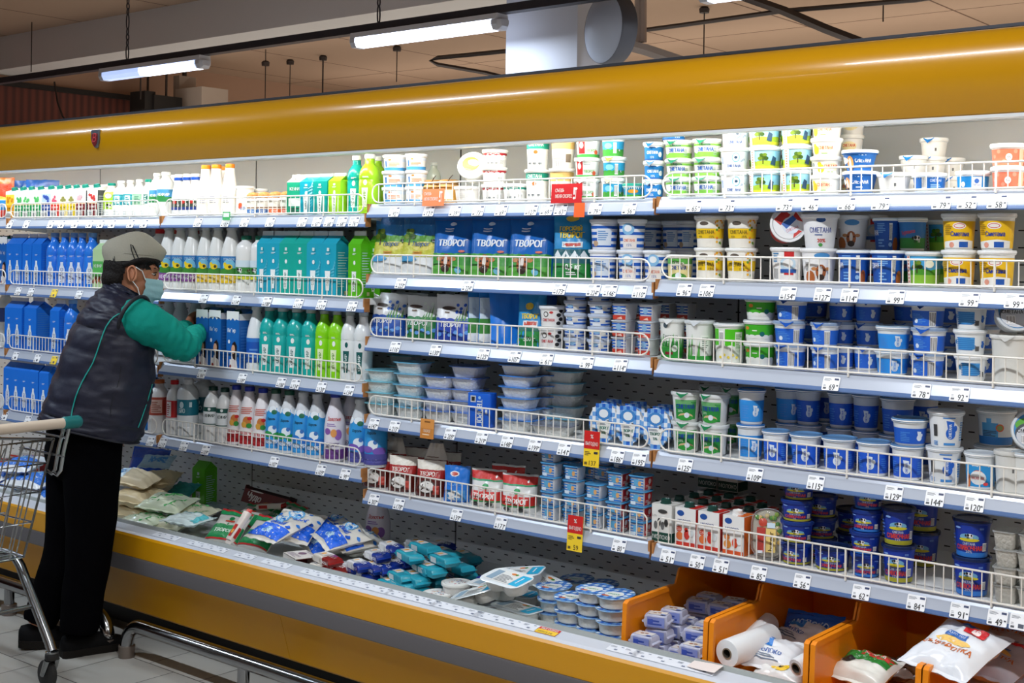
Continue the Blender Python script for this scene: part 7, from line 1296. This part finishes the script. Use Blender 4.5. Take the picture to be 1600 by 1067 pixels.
# forage cap
CAPM = mat('#8c887a', .85, bump=.3, bscale=160); cap = MB()
def ell_ring(cx, cz, a, b, tilt, n=36, sag=0.0, pw=1.0):
    out = []
    for i in range(n):
        t = 2*PI*i/n; x = a*math.cos(t); y = b*math.copysign(abs(math.sin(t))**pw, math.sin(t))
        out.append(hp(cx+x, y, cz+x*tilt+sag*(x/a)**2))
    return out
cap.rings([ell_ring(-.004, .036, .098, .080, .24), ell_ring(-.006, .036, .104, .087, .24), ell_ring(-.012, .064, .116, .086, .17, sag=-.002), ell_ring(-.013, .094, .121, .074, .12, sag=-.010), ell_ring(-.010, .124, .110, .052, .06, sag=-.020), ell_ring(-.004, .148, .086, .024, .02, sag=-.028), ell_ring(-.003, .157, .070, .008, .0, sag=-.028), ell_ring(-.003, .150, .066, .003, 0, sag=-.024)], CAPM, False, True)
cap_o = cap.build('cap', person, 40)
sm = MB(); sm.tube([hp(-.010+.110*math.cos(t), -.0865*math.sin(t)-.000, .060+.110*math.cos(t)*.14) for t in [PI*.06+PI*.88*i/16 for i in range(17)]], .0009, mat('#5f5b50', .8), 5); sm.build('cap_seam', cap_o, 30)
el_ = MB(); el_.tube([hp(.000, -.088, .030), hp(-.026, -.088, .072), hp(-.034, -.083, .094), hp(-.026, -.084, .092), hp(.012, -.089, .038)], .0022, mat('#0c0d14', .4), 6); el_.tube([hp(-.082, -.062, .020), hp(-.086, -.058, .040), hp(-.082, -.064, .044), hp(-.078, -.066, .018)], .0018, mat('#0c0d14', .4), 6); el_.build('hair_elastic', cap_o, 40)
# face mask
mk_ = MB(); MK = mat('#8fb6bd', .8, bump=.3, bscale=60)
def mpt(u, v, o=0.0):                       # u across the face, v up
    a = u*1.18; y = .070*math.sin(a); x = .021+.090*math.cos(a)*(1-.10*v*v)+.016*math.exp(-(u*2.6)**2)*(v > -.6)
    zc = -.062+.052*v*(1-.18*abs(u)); x += .008*v if v < 0 else -.004*v
    x += .0016*math.sin(v*11)
    return hp(x+o*math.cos(a), y+o*math.sin(a), zc)
g = [[mpt(-1+2*i/20, -1+2*j/16) for i in range(21)] for j in range(17)]; g2 = [[mpt(-1+2*i/20, -1+2*j/16, .002) for i in range(21)] for j in range(17)]
vs = [p for r in g for p in r]+[p for r in g2 for p in r]; N = 21*17; fs = []
for j in range(16):
    for i in range(20):
        q = j*21+i; fs += [(q, q+21, q+22, q+1), (N+q, N+q+1, N+q+22, N+q+21)]
for j in range(16):
    for i in (0, 20): q = j*21+i; fs.append((q, q+21, N+q+21, N+q))
for i in range(20):
    for j in (0, 16): q = j*21+i; fs.append((q, q+1, N+q+1, N+q))
mk_.add(vs, fs, MK); mask = mk_.build('face_mask', person, 60)
ml = MB()
for s in (-1, 1): ml.tube([mpt(s, .85, .001), hp(.030, s*.081, .004), hp(.002, s*.083, .014)], .0019, mat('#dfe4e6', .7), 6); ml.tube([mpt(s, -.85, .001), hp(.028, s*.076, -.062), hp(.004, s*.080, -.042)], .0019, mat('#dfe4e6', .7), 6)
ml.build('ear_loop', mask, 40)
# quilted vest
SEC = [((61, 653), (217, 688), .205), ((66, 640), (226, 668), .212), ((74, 618), (233, 640), .214), ((89, 578), (239, 602), .212), ((104, 534), (240, 562), .208), ((120, 500), (239, 528), .208), ((134, 478), (237, 506), .200), ((148, 460), (234, 489), .168), ((161, 448), (230, 478), .115), ((168, 441), (226, 470), .085), ((172, 434), (223, 462), .080)]
secs = [(pl(*a), pl(*b), w) for a, b, w in SEC]
def spine(t):
    t = max(0, min(len(secs)-1.0001, t)); i = int(t); f = t-i
    g_ = lambda k: secs[max(0, min(len(secs)-1, k))]
    out = []
    for c_ in range(3):
        p0, p1, p2, p3 = (g_(i+k)[c_] for k in (-1, 0, 1, 2))
        out.append(0.5*((2*p1)+(p2-p0)*f+(2*p0-5*p1+4*p2-p3)*f*f+(3*p1-p0-3*p2+p3)*f**3))
    return out
def vest_pt(t, th, puff=True, o=0.0):
    a, b, w = spine(t); c = (a+b)/2; e = (b-a)/2; u = math.cos(th); v = math.sin(th)
    q = 1.0/((abs(u)**2.5+abs(v)**2.5)**(1/2.5))
    n = 0
    if puff:
        L_ = t*1.02; back = .25+.75*max(0, -u*.7+.55)
        n = .008*(abs(math.sin(PI*L_))**.4-.5)*back*min(1, (len(secs)-1-t)/1.2)
        n += .009*mnoise.noise(Vector((u*3, v*3+5, t*1.6)))*(1 if u > 0 else .5) + .005*mnoise.noise(Vector((u*8, v*8, t*3.5))) + .0022*mnoise.noise(Vector((u*22, v*22, t*9)))
    rad = 1+(n+o)/e.length
    return c+e*u*q*rad+Vector((0, w*v*q*rad, 0))
vb_ = MB(); NT, NA = 100, 72
rs = [[vest_pt((len(secs)-1)*i/NT, 2*PI*j/NA) for j in range(NA)] for i in range(NT+1)]
rs_in = [[vest_pt((len(secs)-1)*i/NT, 2*PI*j/NA, True, -.012) for j in range(NA)] for i in (NT, NT-8)]
rs_lo = [[vest_pt((len(secs)-1)*i/NT, 2*PI*j/NA, True, -.014) for j in range(NA)] for i in (10, 0)]
vb_.rings(rs_lo+rs+rs_in, VEST, False, False); vest = vb_.build('vest', person, 60)
from mathutils.bvhtree import BVHTree
vtree = BVHTree.FromPolygons([v.co for v in vest.data.vertices], [tuple(p.vertices) for p in vest.data.polygons])
def on_vest(px, py, off=.003):
    r = Vector(ray(px, py)); o = tol((0, 0, H)); d = Vector((r.dot(PF), r.dot(PL), r.z)).normalized()
    h = vtree.ray_cast(o, d)
    return h[0]-d*off if h[0] else pl(px, py, -.2)
pp = [(205, 486), (186.5, 490), (178, 495), (172, 501), (166, 510), (161.4, 520.4), (157, 533), (152.4, 547), (149, 557), (145, 567), (140, 576), (134, 586), (128, 597), (123, 608), (119, 618), (116, 628), (113, 640), (111, 654)]
m = MB(); m.tube([on_vest(*p) for p in pp], .0024, mat('#12958c', .5), 6); m.build('piping', vest, 40)
m = MB(); m.tube([on_vest(*p) for p in ((238, 600), (232, 622), (226, 640), (221, 655), (216, 668))], .0022, mat('#12958c', .5), 6); m.build('piping', vest, 40)
m = MB(); m.tube([on_vest(*p, .001) for p in ((189, 572), (187, 590), (184, 602), (178, 616), (174, 630), (172, 650))], .0016, mat('#0c0e18', .6), 6); m.build('seam', vest, 40)
m = MB(); m.tube([pl(62, 654, 0)*0+vest_pt(.06, 2*PI*j/48, True, .002) for j in range(48)], .0042, mat('#11131f', .6), 8, True); m.build('hem', vest, 40)
m = MB()
for k in range(1, 9):
    t_ = k/1.02
    if t_ < len(secs)-1.3: m.tube([vest_pt(t_, PI-1.75+3.0*j/40, True, .0012) for j in range(41)], .0013, mat('#0b0c16', .7), 5)
m.build('quilt_stitching', vest, 40)
# armholes and sleeves
for s, sh, el, wr in ((-1, shR, elR, wrR), (1, shL, elL, wrL)):
    d = (el-sh).normalized(); u = d.cross(Vector((0, 0, 1))).normalized(); w = u.cross(d)
    p0 = sh+Vector((-.025, -s*.085, .008)); nn = ((sh-p0).normalized()*.75+d*.55).normalized(); u = nn.cross(Vector((0, 0, 1))).normalized(); w = u.cross(nn); m = MB(); c = sh-nn*.040
    m.tube([c+u*.080*math.cos(a)+w*.086*math.sin(a) for a in [2*PI*i/32 for i in range(32)]], .0075, mat('#0d0f1a', .6), 8, True); m.build('armhole_binding', vest, 60)
    sl = MB(); pts = [p0, sh+(p0-sh)*.35, sh+(el-sh)*.5+Vector((0, 0, .008)), el, el+(wr-el)*.5, wr]; rd = [.070, .080, .069, .056, .042, .029]
    limb(sl, pts, rd, TEALS, 48, 26)
    o = sl.build('sleeve', person, 60); o.data.calc_loop_triangles(); ax = d
    for v in o.data.vertices:
        t = (v.co-sh).dot(d); k = mnoise.noise(Vector((v.co.x*14, v.co.y*14, v.co.z*14)))*.005+abs(mnoise.noise(Vector((v.co.x*26+3, v.co.y*26, v.co.z*40))))*.007
        dist = (v.co-el).length; fold = math.sin(t*150+5*mnoise.noise(v.co*9))*.004*math.exp(-(dist/.10)**2) + math.sin((v.co-el).dot((wr-el).normalized())*170+4*mnoise.noise(v.co*12))*.0032*(1 if (v.co-el).dot((wr-el)) > 0 else 0)
        nrm = v.normal; v.co += nrm*(k+fold)
# trousers
tr = MB()
legs = [([pl(146, 672, -.06), pl(144, 730, -.068), pl(141, 838, -.07), pl(133, 910, -.07), pl(124, 988, -.07)], [.112, .108, .090, .080, .072]), ([pl(118, 672, .07), pl(116, 730, .078), pl(106, 845, .08), pl(86, 910, .08), pl(60, 972, .08)], [.112, .106, .088, .078, .068])]
for pts, rd in legs: limb(tr, pts, rd, TROU, 22, 8)
ball(tr, pl(124, 705, 0), .130, .150, .12, TROU); ball(tr, pl(135, 672, 0), .145, .165, .09, TROU)
trs = baked(tr, 'trousers', person, [('REMESH', dict(mode='VOXEL', voxel_size=.010)), ('SMOOTH', dict(factor=.5, iterations=4))])
for v in trs.data.vertices:
    k = mnoise.noise(Vector((v.co.x*6, v.co.y*6, v.co.z*9)))*.008*min(1, max(0, (1.05-v.co.z))) ; v.co += v.normal*k
# shoes
SHOE = mat('#060607', .7, bump=.3, bscale=80, spec=.12); SOLE = mat('#191613', .8, bump=.6, bscale=140, spec=.15)
def shoe(heel, toe, up_heel=0.0):
    d = Vector((toe.x-heel.x, toe.y-heel.y, 0)); L_ = d.length; d.normalize(); s = Vector((-d.y, d.x, 0)); pitch = up_heel
    def P(a, b, z): return heel+d*a*L_+s*b+Vector((0, 0, z+pitch*(1-a)*(1-a)))
    W_ = [(0, .020), (.03, .030), (.12, .036), (.3, .036), (.5, .040), (.7, .046), (.85, .044), (.95, .032), (1.0, .012)]
    Hh = [.060, .078, .085, .085, .078, .062, .048, .038, .024]
    o = MB(); rs = []
    for (a, w), h in zip(W_, Hh): rs.append([P(a, w*math.cos(t), .024+(h-.024)*max(0, math.sin(t))**.8) for t in [PI*i/12 for i in range(13)]])
    o.rings(rs, SHOE, True, True, True); u = o.build('shoe', person, 50)
    so = MB(); rr = [[], []]
    for (a, w) in W_: 
        for k, z in ((0, .0), (1, .028)): rr[k].append((a, w+.003, z))
    ring = lambda k, g: [P(a, w*g, z) for a, w, z in rr[k]]+[P(a, -w*g, z) for a, w, z in reversed(rr[k])]
    so.rings([ring(0, .94), ring(0, 1.0), ring(1, 1.03), ring(1, .9)], SOLE); so.build('sole', u, 30)
    lc = MB(); lc.tube([P(.62, -.030, .066), P(.66, -.036, .060), P(.70, -.034, .056), P(.66, -.026, .066), P(.60, -.030, .067)], .0028, mat('#b9b4ac', .6), 6); lc.build('lace', u, 40)
hr_, to_ = pl(95, 1018, -.07), pl(178, 1010, .0); hr_.z = to_.z = 0; shoe(hr_, hr_+(to_-hr_).normalized()*.265)
hl_, tl_ = pl(29, 994, .08), pl(98, 994, .08); hl_.z = tl_.z = 0; shoe(hl_, hl_+(tl_-hl_).normalized()*.265, .012)

# ------------------------------------------------------------------ shopping trolley
CHR = mat('#a9abad', .22, 1.0, name='chromed_wire'); CHT = mat('#8d8f90', .25, 1.0); TEALP = mat('#0a6a6a', .35); BEI = mat('#c9b9a6', .45); RUB = mat('#1a1918', .7)
cart = thing('shopping_cart', 'empty chrome wire shopping trolley with beige handle and teal end caps beside the worker', 'shopping trolley', (-4.4, 2.22, 0))
cw_ = lambda x, y, z: Vector((x+4.4, y-2.22, z))
yF, yN = 2.46, 1.94                         # side by the case, side by the aisle
b = MB(); b.tube([cw_(-3.968, 1.90, .949), cw_(-3.968, 2.44, .949)], .0175, BEI, 18); ho = b.build('handle', cart, 50)
b = MB()
for a, c in ((2.43, 2.50), (1.84, 1.91)): b.lathe([(.017, 0), (.0215, .004), (.0225, .05), (.0225, .058), (.018, .066), (.001, .067)], TEALP, 20, M=Matrix.Translation(cw_(-3.968, a, .949)) @ Matrix.Rotation(-PI/2, 4, 'X'))
b.build('end_cap', ho, 40)
def rearx(z): return -4.077-(.871-z)*.349
b = MB(); rw_ = .0042
top_ = [cw_(rearx(.88), yF, .88), cw_(rearx(.88), yN, .88), cw_(-4.98, yN+.06, .80), cw_(-4.98, yF-.06, .80)]
bot_ = [cw_(rearx(.45), yF-.02, .45), cw_(rearx(.45), yN+.02, .45), cw_(-4.86, yN+.09, .50), cw_(-4.86, yF-.09, .50)]
for loop, r in ((top_, .0055), (bot_, .0045)): b.tube(loop, r, CHR, 8, True)
def lerp(a, c, t): return a+(c-a)*t
for f in (.30, .56, .80):
    lp = [lerp(bot_[i], top_[i], f) for i in range(4)]; b.tube(lp, .0032, CHR, 6, True)
for e in range(4):
    n = (9, 15, 8, 15)[e]
    for k in range(n+1):
        t = k/n; b.tube([lerp(bot_[e], bot_[(e+1) % 4], t), lerp(top_[e], top_[(e+1) % 4], t)], .0030 if 0 < k < n else .0048, CHR, 6)
for k in range(1, 14): t = k/14; b.tube([lerp(bot_[1], bot_[2], t), lerp(bot_[0], bot_[3], t)], .0028, CHR, 6)
for k in range(1, 5): t = k/5; b.tube([lerp(bot_[0], bot_[1], t), lerp(bot_[3], bot_[2], t)], .0032, CHR, 6)
# folded child seat wires inside the rear
for k in range(6): y = yN+.08+.07*k; b.tube([cw_(rearx(.86)-.03, y, .86), cw_(-4.30, y, .60), cw_(-4.33, y, .52)], .0026, CHR, 6)
b.tube([cw_(-4.30, yN+.05, .60), cw_(-4.30, yF-.05, .60)], .003, CHR, 6)
b.build('basket', cart, 40)
for y in (yF+.005, yN-.005):
    b = MB()
    for dx in (0, -.035): b.tube([cw_(-3.978+dx*.3, y, .945), cw_(-3.985+dx, y, .925), cw_(-4.015+dx, y, .85), cw_(-4.035+dx, y, .775), cw_(-4.055+dx, y, .757), cw_(-4.085+dx, y, .765)], .0062, CHR, 8)
    for z in (.892, .826): b.tube([cw_(-4.00-(.9-z)*.2, y, z), cw_(-4.30, y, z)], .0042, CHR, 6)
    b.build('handle_bracket', cart, 40)
b = MB(); sd = []
for y in (yF+.012, yN-.012): b.tube([cw_(-4.085, y, .135), cw_(-4.10, y, .16), cw_(-4.30, y, .40), cw_(-4.335, y, .425), cw_(-4.40, y, .428), cw_(-4.80, y+(-.06 if y > 2.2 else .06), .40), cw_(-4.90, y+(-.08 if y > 2.2 else .08), .13)], .0175, CHT, 14)
b.tube([cw_(-4.34, yN, .425), cw_(-4.34, yF, .425)], .012, CHT, 12); b.tube([cw_(-4.75, yN+.05, .405), cw_(-4.75, yF-.05, .405)], .012, CHT, 12)
b.tube([cw_(-4.20, yN, .275), cw_(-4.20, yF, .275)], .008, CHT, 10); b.build('chassis', cart, 50)
b = MB(); b.box(cw_(-4.27, 1.98, .60), cw_(-4.258, 2.16, .74), TEALP); b.build('child_seat_flap', cart, 20)
for x, y, sw in ((-4.085, yF+.012, .3), (-4.085, yN-.012, -.2), (-4.90, yF-.068, .1), (-4.90, yN+.068, .0)):
    b = MB(); o = cw_(x, y, 0)
    b.lathe([(.019, .128), (.0225, .130), (.0225, .136), (.018, .138)], CHT, 18, c=o); b.lathe([(.023, .108), (.024, .110), (.024, .126), (.021, .128)], RUB, 18, c=o)
    for s in (-1, 1): b.tube([o+Vector((0, s*.017, .108)), o+Vector((-.012, s*.019, .08)), o+Vector((-.028, s*.019, .05))], [.012, .011, .009], CHT, 8)
    f = b.build('caster', cart, 40); wl = MB(); M = Matrix.Translation(o+Vector((-.028, -.013, .0505))) @ Matrix.Rotation(-PI/2, 4, 'X')
    wl.lathe([(.010, 0), (.044, .001), (.050, .006), (.050, .020), (.044, .025), (.010, .026)], RUB, 24, M=M); wl.build('wheel', f, 40)

# ------------------------------------------------------------------ bumper rails in front of the case
STL = mat('#9a9b9d', .16, 1.0, name='polished_tube')
def bumper(x0, x1, posts, ends, label):
    t = thing('bumper_rail', label, 'bumper rail', ((x0+x1)/2, 2.86, 0), 0, 'tube bumper rails along the case'); ox = (x0+x1)/2; r = .026; zc = .128; br_ = .085
    pts = []
    pts += [(x0-ox, 0, .03)]+[(x0-ox+br_-br_*math.cos(a), 0, zc-br_+br_*math.sin(a)) for a in [PI/2*i/10 for i in range(11)]] if ends[0] else [(x0-ox, 0, zc)]
    pts += [(x1-ox-br_+br_*math.sin(a), 0, zc-br_+br_*math.cos(a)) for a in [PI/2*i/10 for i in range(11)]]+[(x1-ox, 0, .03)] if ends[1] else [(x1-ox, 0, zc)]
    b = MB(); b.tube(pts, r, STL, 18); b.build('tube', t, 50)
    for x in posts: b = MB(); b.lathe([(.021, .03), (.021, zc-.01)], STL, 16, c=(x-ox, 0, 0)); b.build('post', t, 50)
    for x in [x0]*ends[0]+[x1]*ends[1]+posts: b = MB(); b.lathe([(.031, 0), (.0315, .044), (.027, .046)], mat('#8b8078', .4, .9), 18, c=(x-ox, 0, 0)); b.build('foot_sleeve', t, 50)
bumper(-6.9, -4.335, [-5.06, -6.0], (0, 1), 'polished tube bumper rail ending at the worker\'s shoe')
bumper(-4.21, -1.4, [-3.52, -2.6], (1, 1), 'polished tube bumper rail beginning just past the worker\'s shoe')

# ------------------------------------------------------------------ overhead: luminaires on a hanging track, cables, pipes
DKG = mat('#2c2b33', .5); LW = mat('#d6dae2', .4); GLOW = emis('#dfe9ff', 5.0); GLOWD = emis('#8fa8d8', 1.2)
ZT = at_y(400, 70, LUM_Y).z
trk = thing('lighting_track', 'dark lighting track hanging on chains above the aisle behind the case', 'lighting track', (-6, LUM_Y, ZT))
b = MB(); b.box((-8, -.035, -.025), (12, .035, .025), DKG); b.build('track', trk, 0)
def chain(px, y, z0, z1=3.9, parent=None, org=(0, 0, 0)):
    x = x_at(px, y, (z0+z1)/2); b = MB(); z = z0; k = 0
    while z < z1:
        r = .012; L_ = .055 if k % 4 else .13
        pts = [Vector((x-org[0]+(r*math.cos(a) if k % 2 else 0), y-org[1]+(0 if k % 2 else r*math.cos(a)), z-org[2]+L_/2+(L_/2)*math.sin(a))) for a in [2*PI*i/10 for i in range(10)]]
        b.tube(pts, .0055, DKG, 5, True); z += L_-.012; k += 1
    b.build('chain', parent, 40)
for px in (200, 593, 1000): chain(px, LUM_Y, ZT+.02, 3.9, trk, (-6, LUM_Y, ZT))
def lum(x0, y, z, glow, label, n=1.30, org=None):
    t = thing('ceiling_luminaire', label, 'luminaire', (x0+n/2, y, z), 0, 'tube luminaires'); h = n/2
    b = MB(); prof = [(-.055, .0), (-.050, .035), (.050, .035), (.055, 0)]; b.rings([[(-h, a, c) for a, c in prof], [(h, a, c) for a, c in prof]], LW); b.build('housing', t, 0)
    b = MB(); pr_ = [(-.054, -.002), (-.054, -.030), (-.036, -.060), (.036, -.060), (.054, -.030), (.054, -.002)]
    b.rings([[(-h+.045, a, c) for a, c in pr_], [(h-.045, a, c) for a, c in pr_]], glow); b.build('diffuser', t, 30)
    for s in (-1, 1):
        b = MB(); e0, e1 = s*(h-.045), s*h; b.rings([[(e0, a*1.04, c*1.04) for a, c in pr_], [(e1, a*1.04, c*1.04) for a, c in pr_], [(e1+s*.02, a*.7, c*.7) for a, c in pr_]], mat('#c4c8d2', .35)); b.build('end_cap', t, 30)
for k, (pxa, pxb, g, nm) in enumerate(((-330, -40, GLOW, 'lit tube luminaire at the far end of the hanging track'), (163, 320, GLOWD, 'tube luminaire, half lit, on the hanging track above the canopy badge'), (556, 785, GLOW, 'bright tube luminaire on the hanging track beside the white column'), (1100, 1500, GLOW, 'lit tube luminaire on the hanging track past the white column'))):
    xa = x_at(pxa, LUM_Y, ZT-.06); xb = x_at(pxb, LUM_Y, ZT-.06); lum(xa, LUM_Y, ZT-.06, g, nm, xb-xa if k in (1, 2) else 1.3)
# the second one is lit only at its near half
b = MB(); xa = x_at(225, LUM_Y, ZT-.06); xb = x_at(312, LUM_Y, ZT-.06)
tl_ = [o for o in bpy.data.objects if o.get('label', '').startswith('tube luminaire, half lit')][0]
b.rings([[(x-tl_.location.x, a, c) for a, c in ((-.0545, -.004), (-.0545, -.0302), (-.0363, -.0605), (.0363, -.0605), (.0545, -.0302), (.0545, -.004))] for x in (xa, xb)], GLOW); b.build('lit_tube', tl_, 30)
for i, x in enumerate(AISLE):
    for y in (1.5, -2.2): lum(x-.65, y, 3.0, emis('#dfe9ff', 4.0), f'tube luminaire over the customer aisle, {OR[i]} from the far end, {"by the case" if y > 0 else "behind"}')
def wire(pts, r, mt, name, label, cat): b = MB(); b.tube(pts, r, mt, 6); tag(b.build(name, None, 50), label, cat)
CBL = mat('#2a201c', .6); PIP = mat('#a39a94', .5)
wire([at_y(970, 52, 9)]+[at_y(*p, 9) for p in ((1060, 40), (1225, 17), (1430, 0), (1560, -20))], .020, CBL, 'ceiling_cable', 'dark cable running across the tan ceiling to the corner', 'cable')
wire([at_y(*p, 9) for p in ((1120, -20), (1225, 17), (1290, 45), (1345, 66))], .040, CBL, 'ceiling_cable', 'thick dark cable bundle dropping behind the canopy', 'cable')
wire([at_y(*p, 9) for p in ((790, 80), (730, 86), (685, 90), (673, 95), (685, 101), (720, 107), (760, 114), (800, 124))], .022, CBL, 'ceiling_cable', 'dark cable loop beside the white column', 'cable')
for px in (997, 1005): wire([at_y(px, -30, 8), at_y(px, 66, 8)], .026, mat('#8a7a70', .5), 'drop_pipe', f'thin vertical pipe behind the convex mirror, {"first" if px < 1000 else "second"} of two', 'pipe')
wire([at_y(950, 62, 8), at_y(1010, 78, 8), at_y(1075, 100, 8)], .048, PIP, 'duct_pipe', 'pale slanting pipe behind the convex mirror', 'pipe')
for i, (px, y0, y1) in enumerate(((50, 20, 112), (415, 95, 155), (505, 75, 145), (620, 100, 128), (453, 128, 158), (1100, 55, 88), (1380, 20, 34), (220, 108, 155))):
    hy = 7.2 if px < 100 else 8.6 if px < 300 else 10.5 if px > 450 else 9.8
    top_p = at_y(px, y0, hy); bt_p = at_y(px, y1, hy)
    t = thing('hanging_rod', f'{OR[i]} of the thin hanger rods dropping from the ceiling behind the case', 'hanger rod', (top_p.x, hy, 3.9), 0, 'hanger rods')
    b = MB(); b.tube([(0, 0, .01), (0, 0, bt_p.z-3.9)], .010 if i in (2, 7) else .006, CBL, 6); b.build('rod', t, 40)
    b = MB(); b.lathe([(.045, -.06), (.05, -.02), (.03, 0)], CBL, 10, c=(0, 0, top_p.z-3.9 if i < 2 else 0)); b.build('mount', t, 40)
b = MB(); b.tube([at_y(*p, 8.2) for p in ((85, 128), (90, 160), (98, 182), (108, 196))], .012, CBL, 6); tag(b.build('wall_cable', None, 40), 'dark cable hanging down the brown corrugated wall', 'cable')
p = at_y(222, 160, 9.2); b = MB()
b.box((p.x-.25, 9.2, p.z-.25), (p.x+.25, 9.6, p.z+.08), mat('#17120f', .8)); b.box((p.x-.1, 9.1, p.z-.1), (p.x+.2, 9.25, p.z+.12), mat('#17120f', .8)); b.box((p.x-.2, 9.4, p.z+.0), (p.x-.18, 9.42, 3.91), CBL); b.box((p.x+.18, 9.4, p.z+.0), (p.x+.2, 9.42, 3.91), CBL); tag(b.build('vent_unit', None, 20), 'dark ventilation unit at the end of the brown wall', 'ventilation unit')
p = at_y(293, 150, 9.7); b = MB(); b.box((p.x-.25, 9.7, p.z-.25), (p.x+.28, 10.1, p.z+.10), mat('#b9aca0', .7)); b.box((p.x-.36, 9.75, p.z-.10), (p.x-.24, 10.0, p.z+.28), mat('#a3968a', .7)); b.box((p.x-.32, 9.85, p.z+.2), (p.x-.28, 9.89, 3.91), CBL); tag(b.build('vent_duct', None, 20), 'pale boxy air duct beside the dark ventilation unit', 'air duct')
# convex mirror on the column
mc = at_y(944, 45, 6.15); t = thing('convex_mirror', 'round convex mirror housing seen from the side on the white column', 'mirror', mc, 0)
M = Matrix.Rotation(R(159), 4, 'Z') @ Matrix.Rotation(PI/2, 4, 'X')
b = MB(); b.lathe([(.20, -.01), (.205, .0), (.205, .095), (.19, .105)], mat('#585c66', .5), 36, False, False, M=M); b.build('rim', t, 40)
b = MB(); b.lathe([(.001, -.085), (.07, -.080), (.13, -.050), (.20, -.008)], mat('#b7c2d4', .6), 36, True, False, M=M); b.build('back_shell', t, 40)
b = MB(); b.lathe([(.19, .103), (.14, .125), (.07, .142), (.001, .147)], mat('#c9ccd2', .06, 1.0), 36, False, True, M=M); b.build('mirror_face', t, 40)
b = MB(); b.tube([(0, .05, 0), (-.12, .16, .0), (-.16, .20, 0)], .018, DKG, 8); b.build('arm', t, 40)
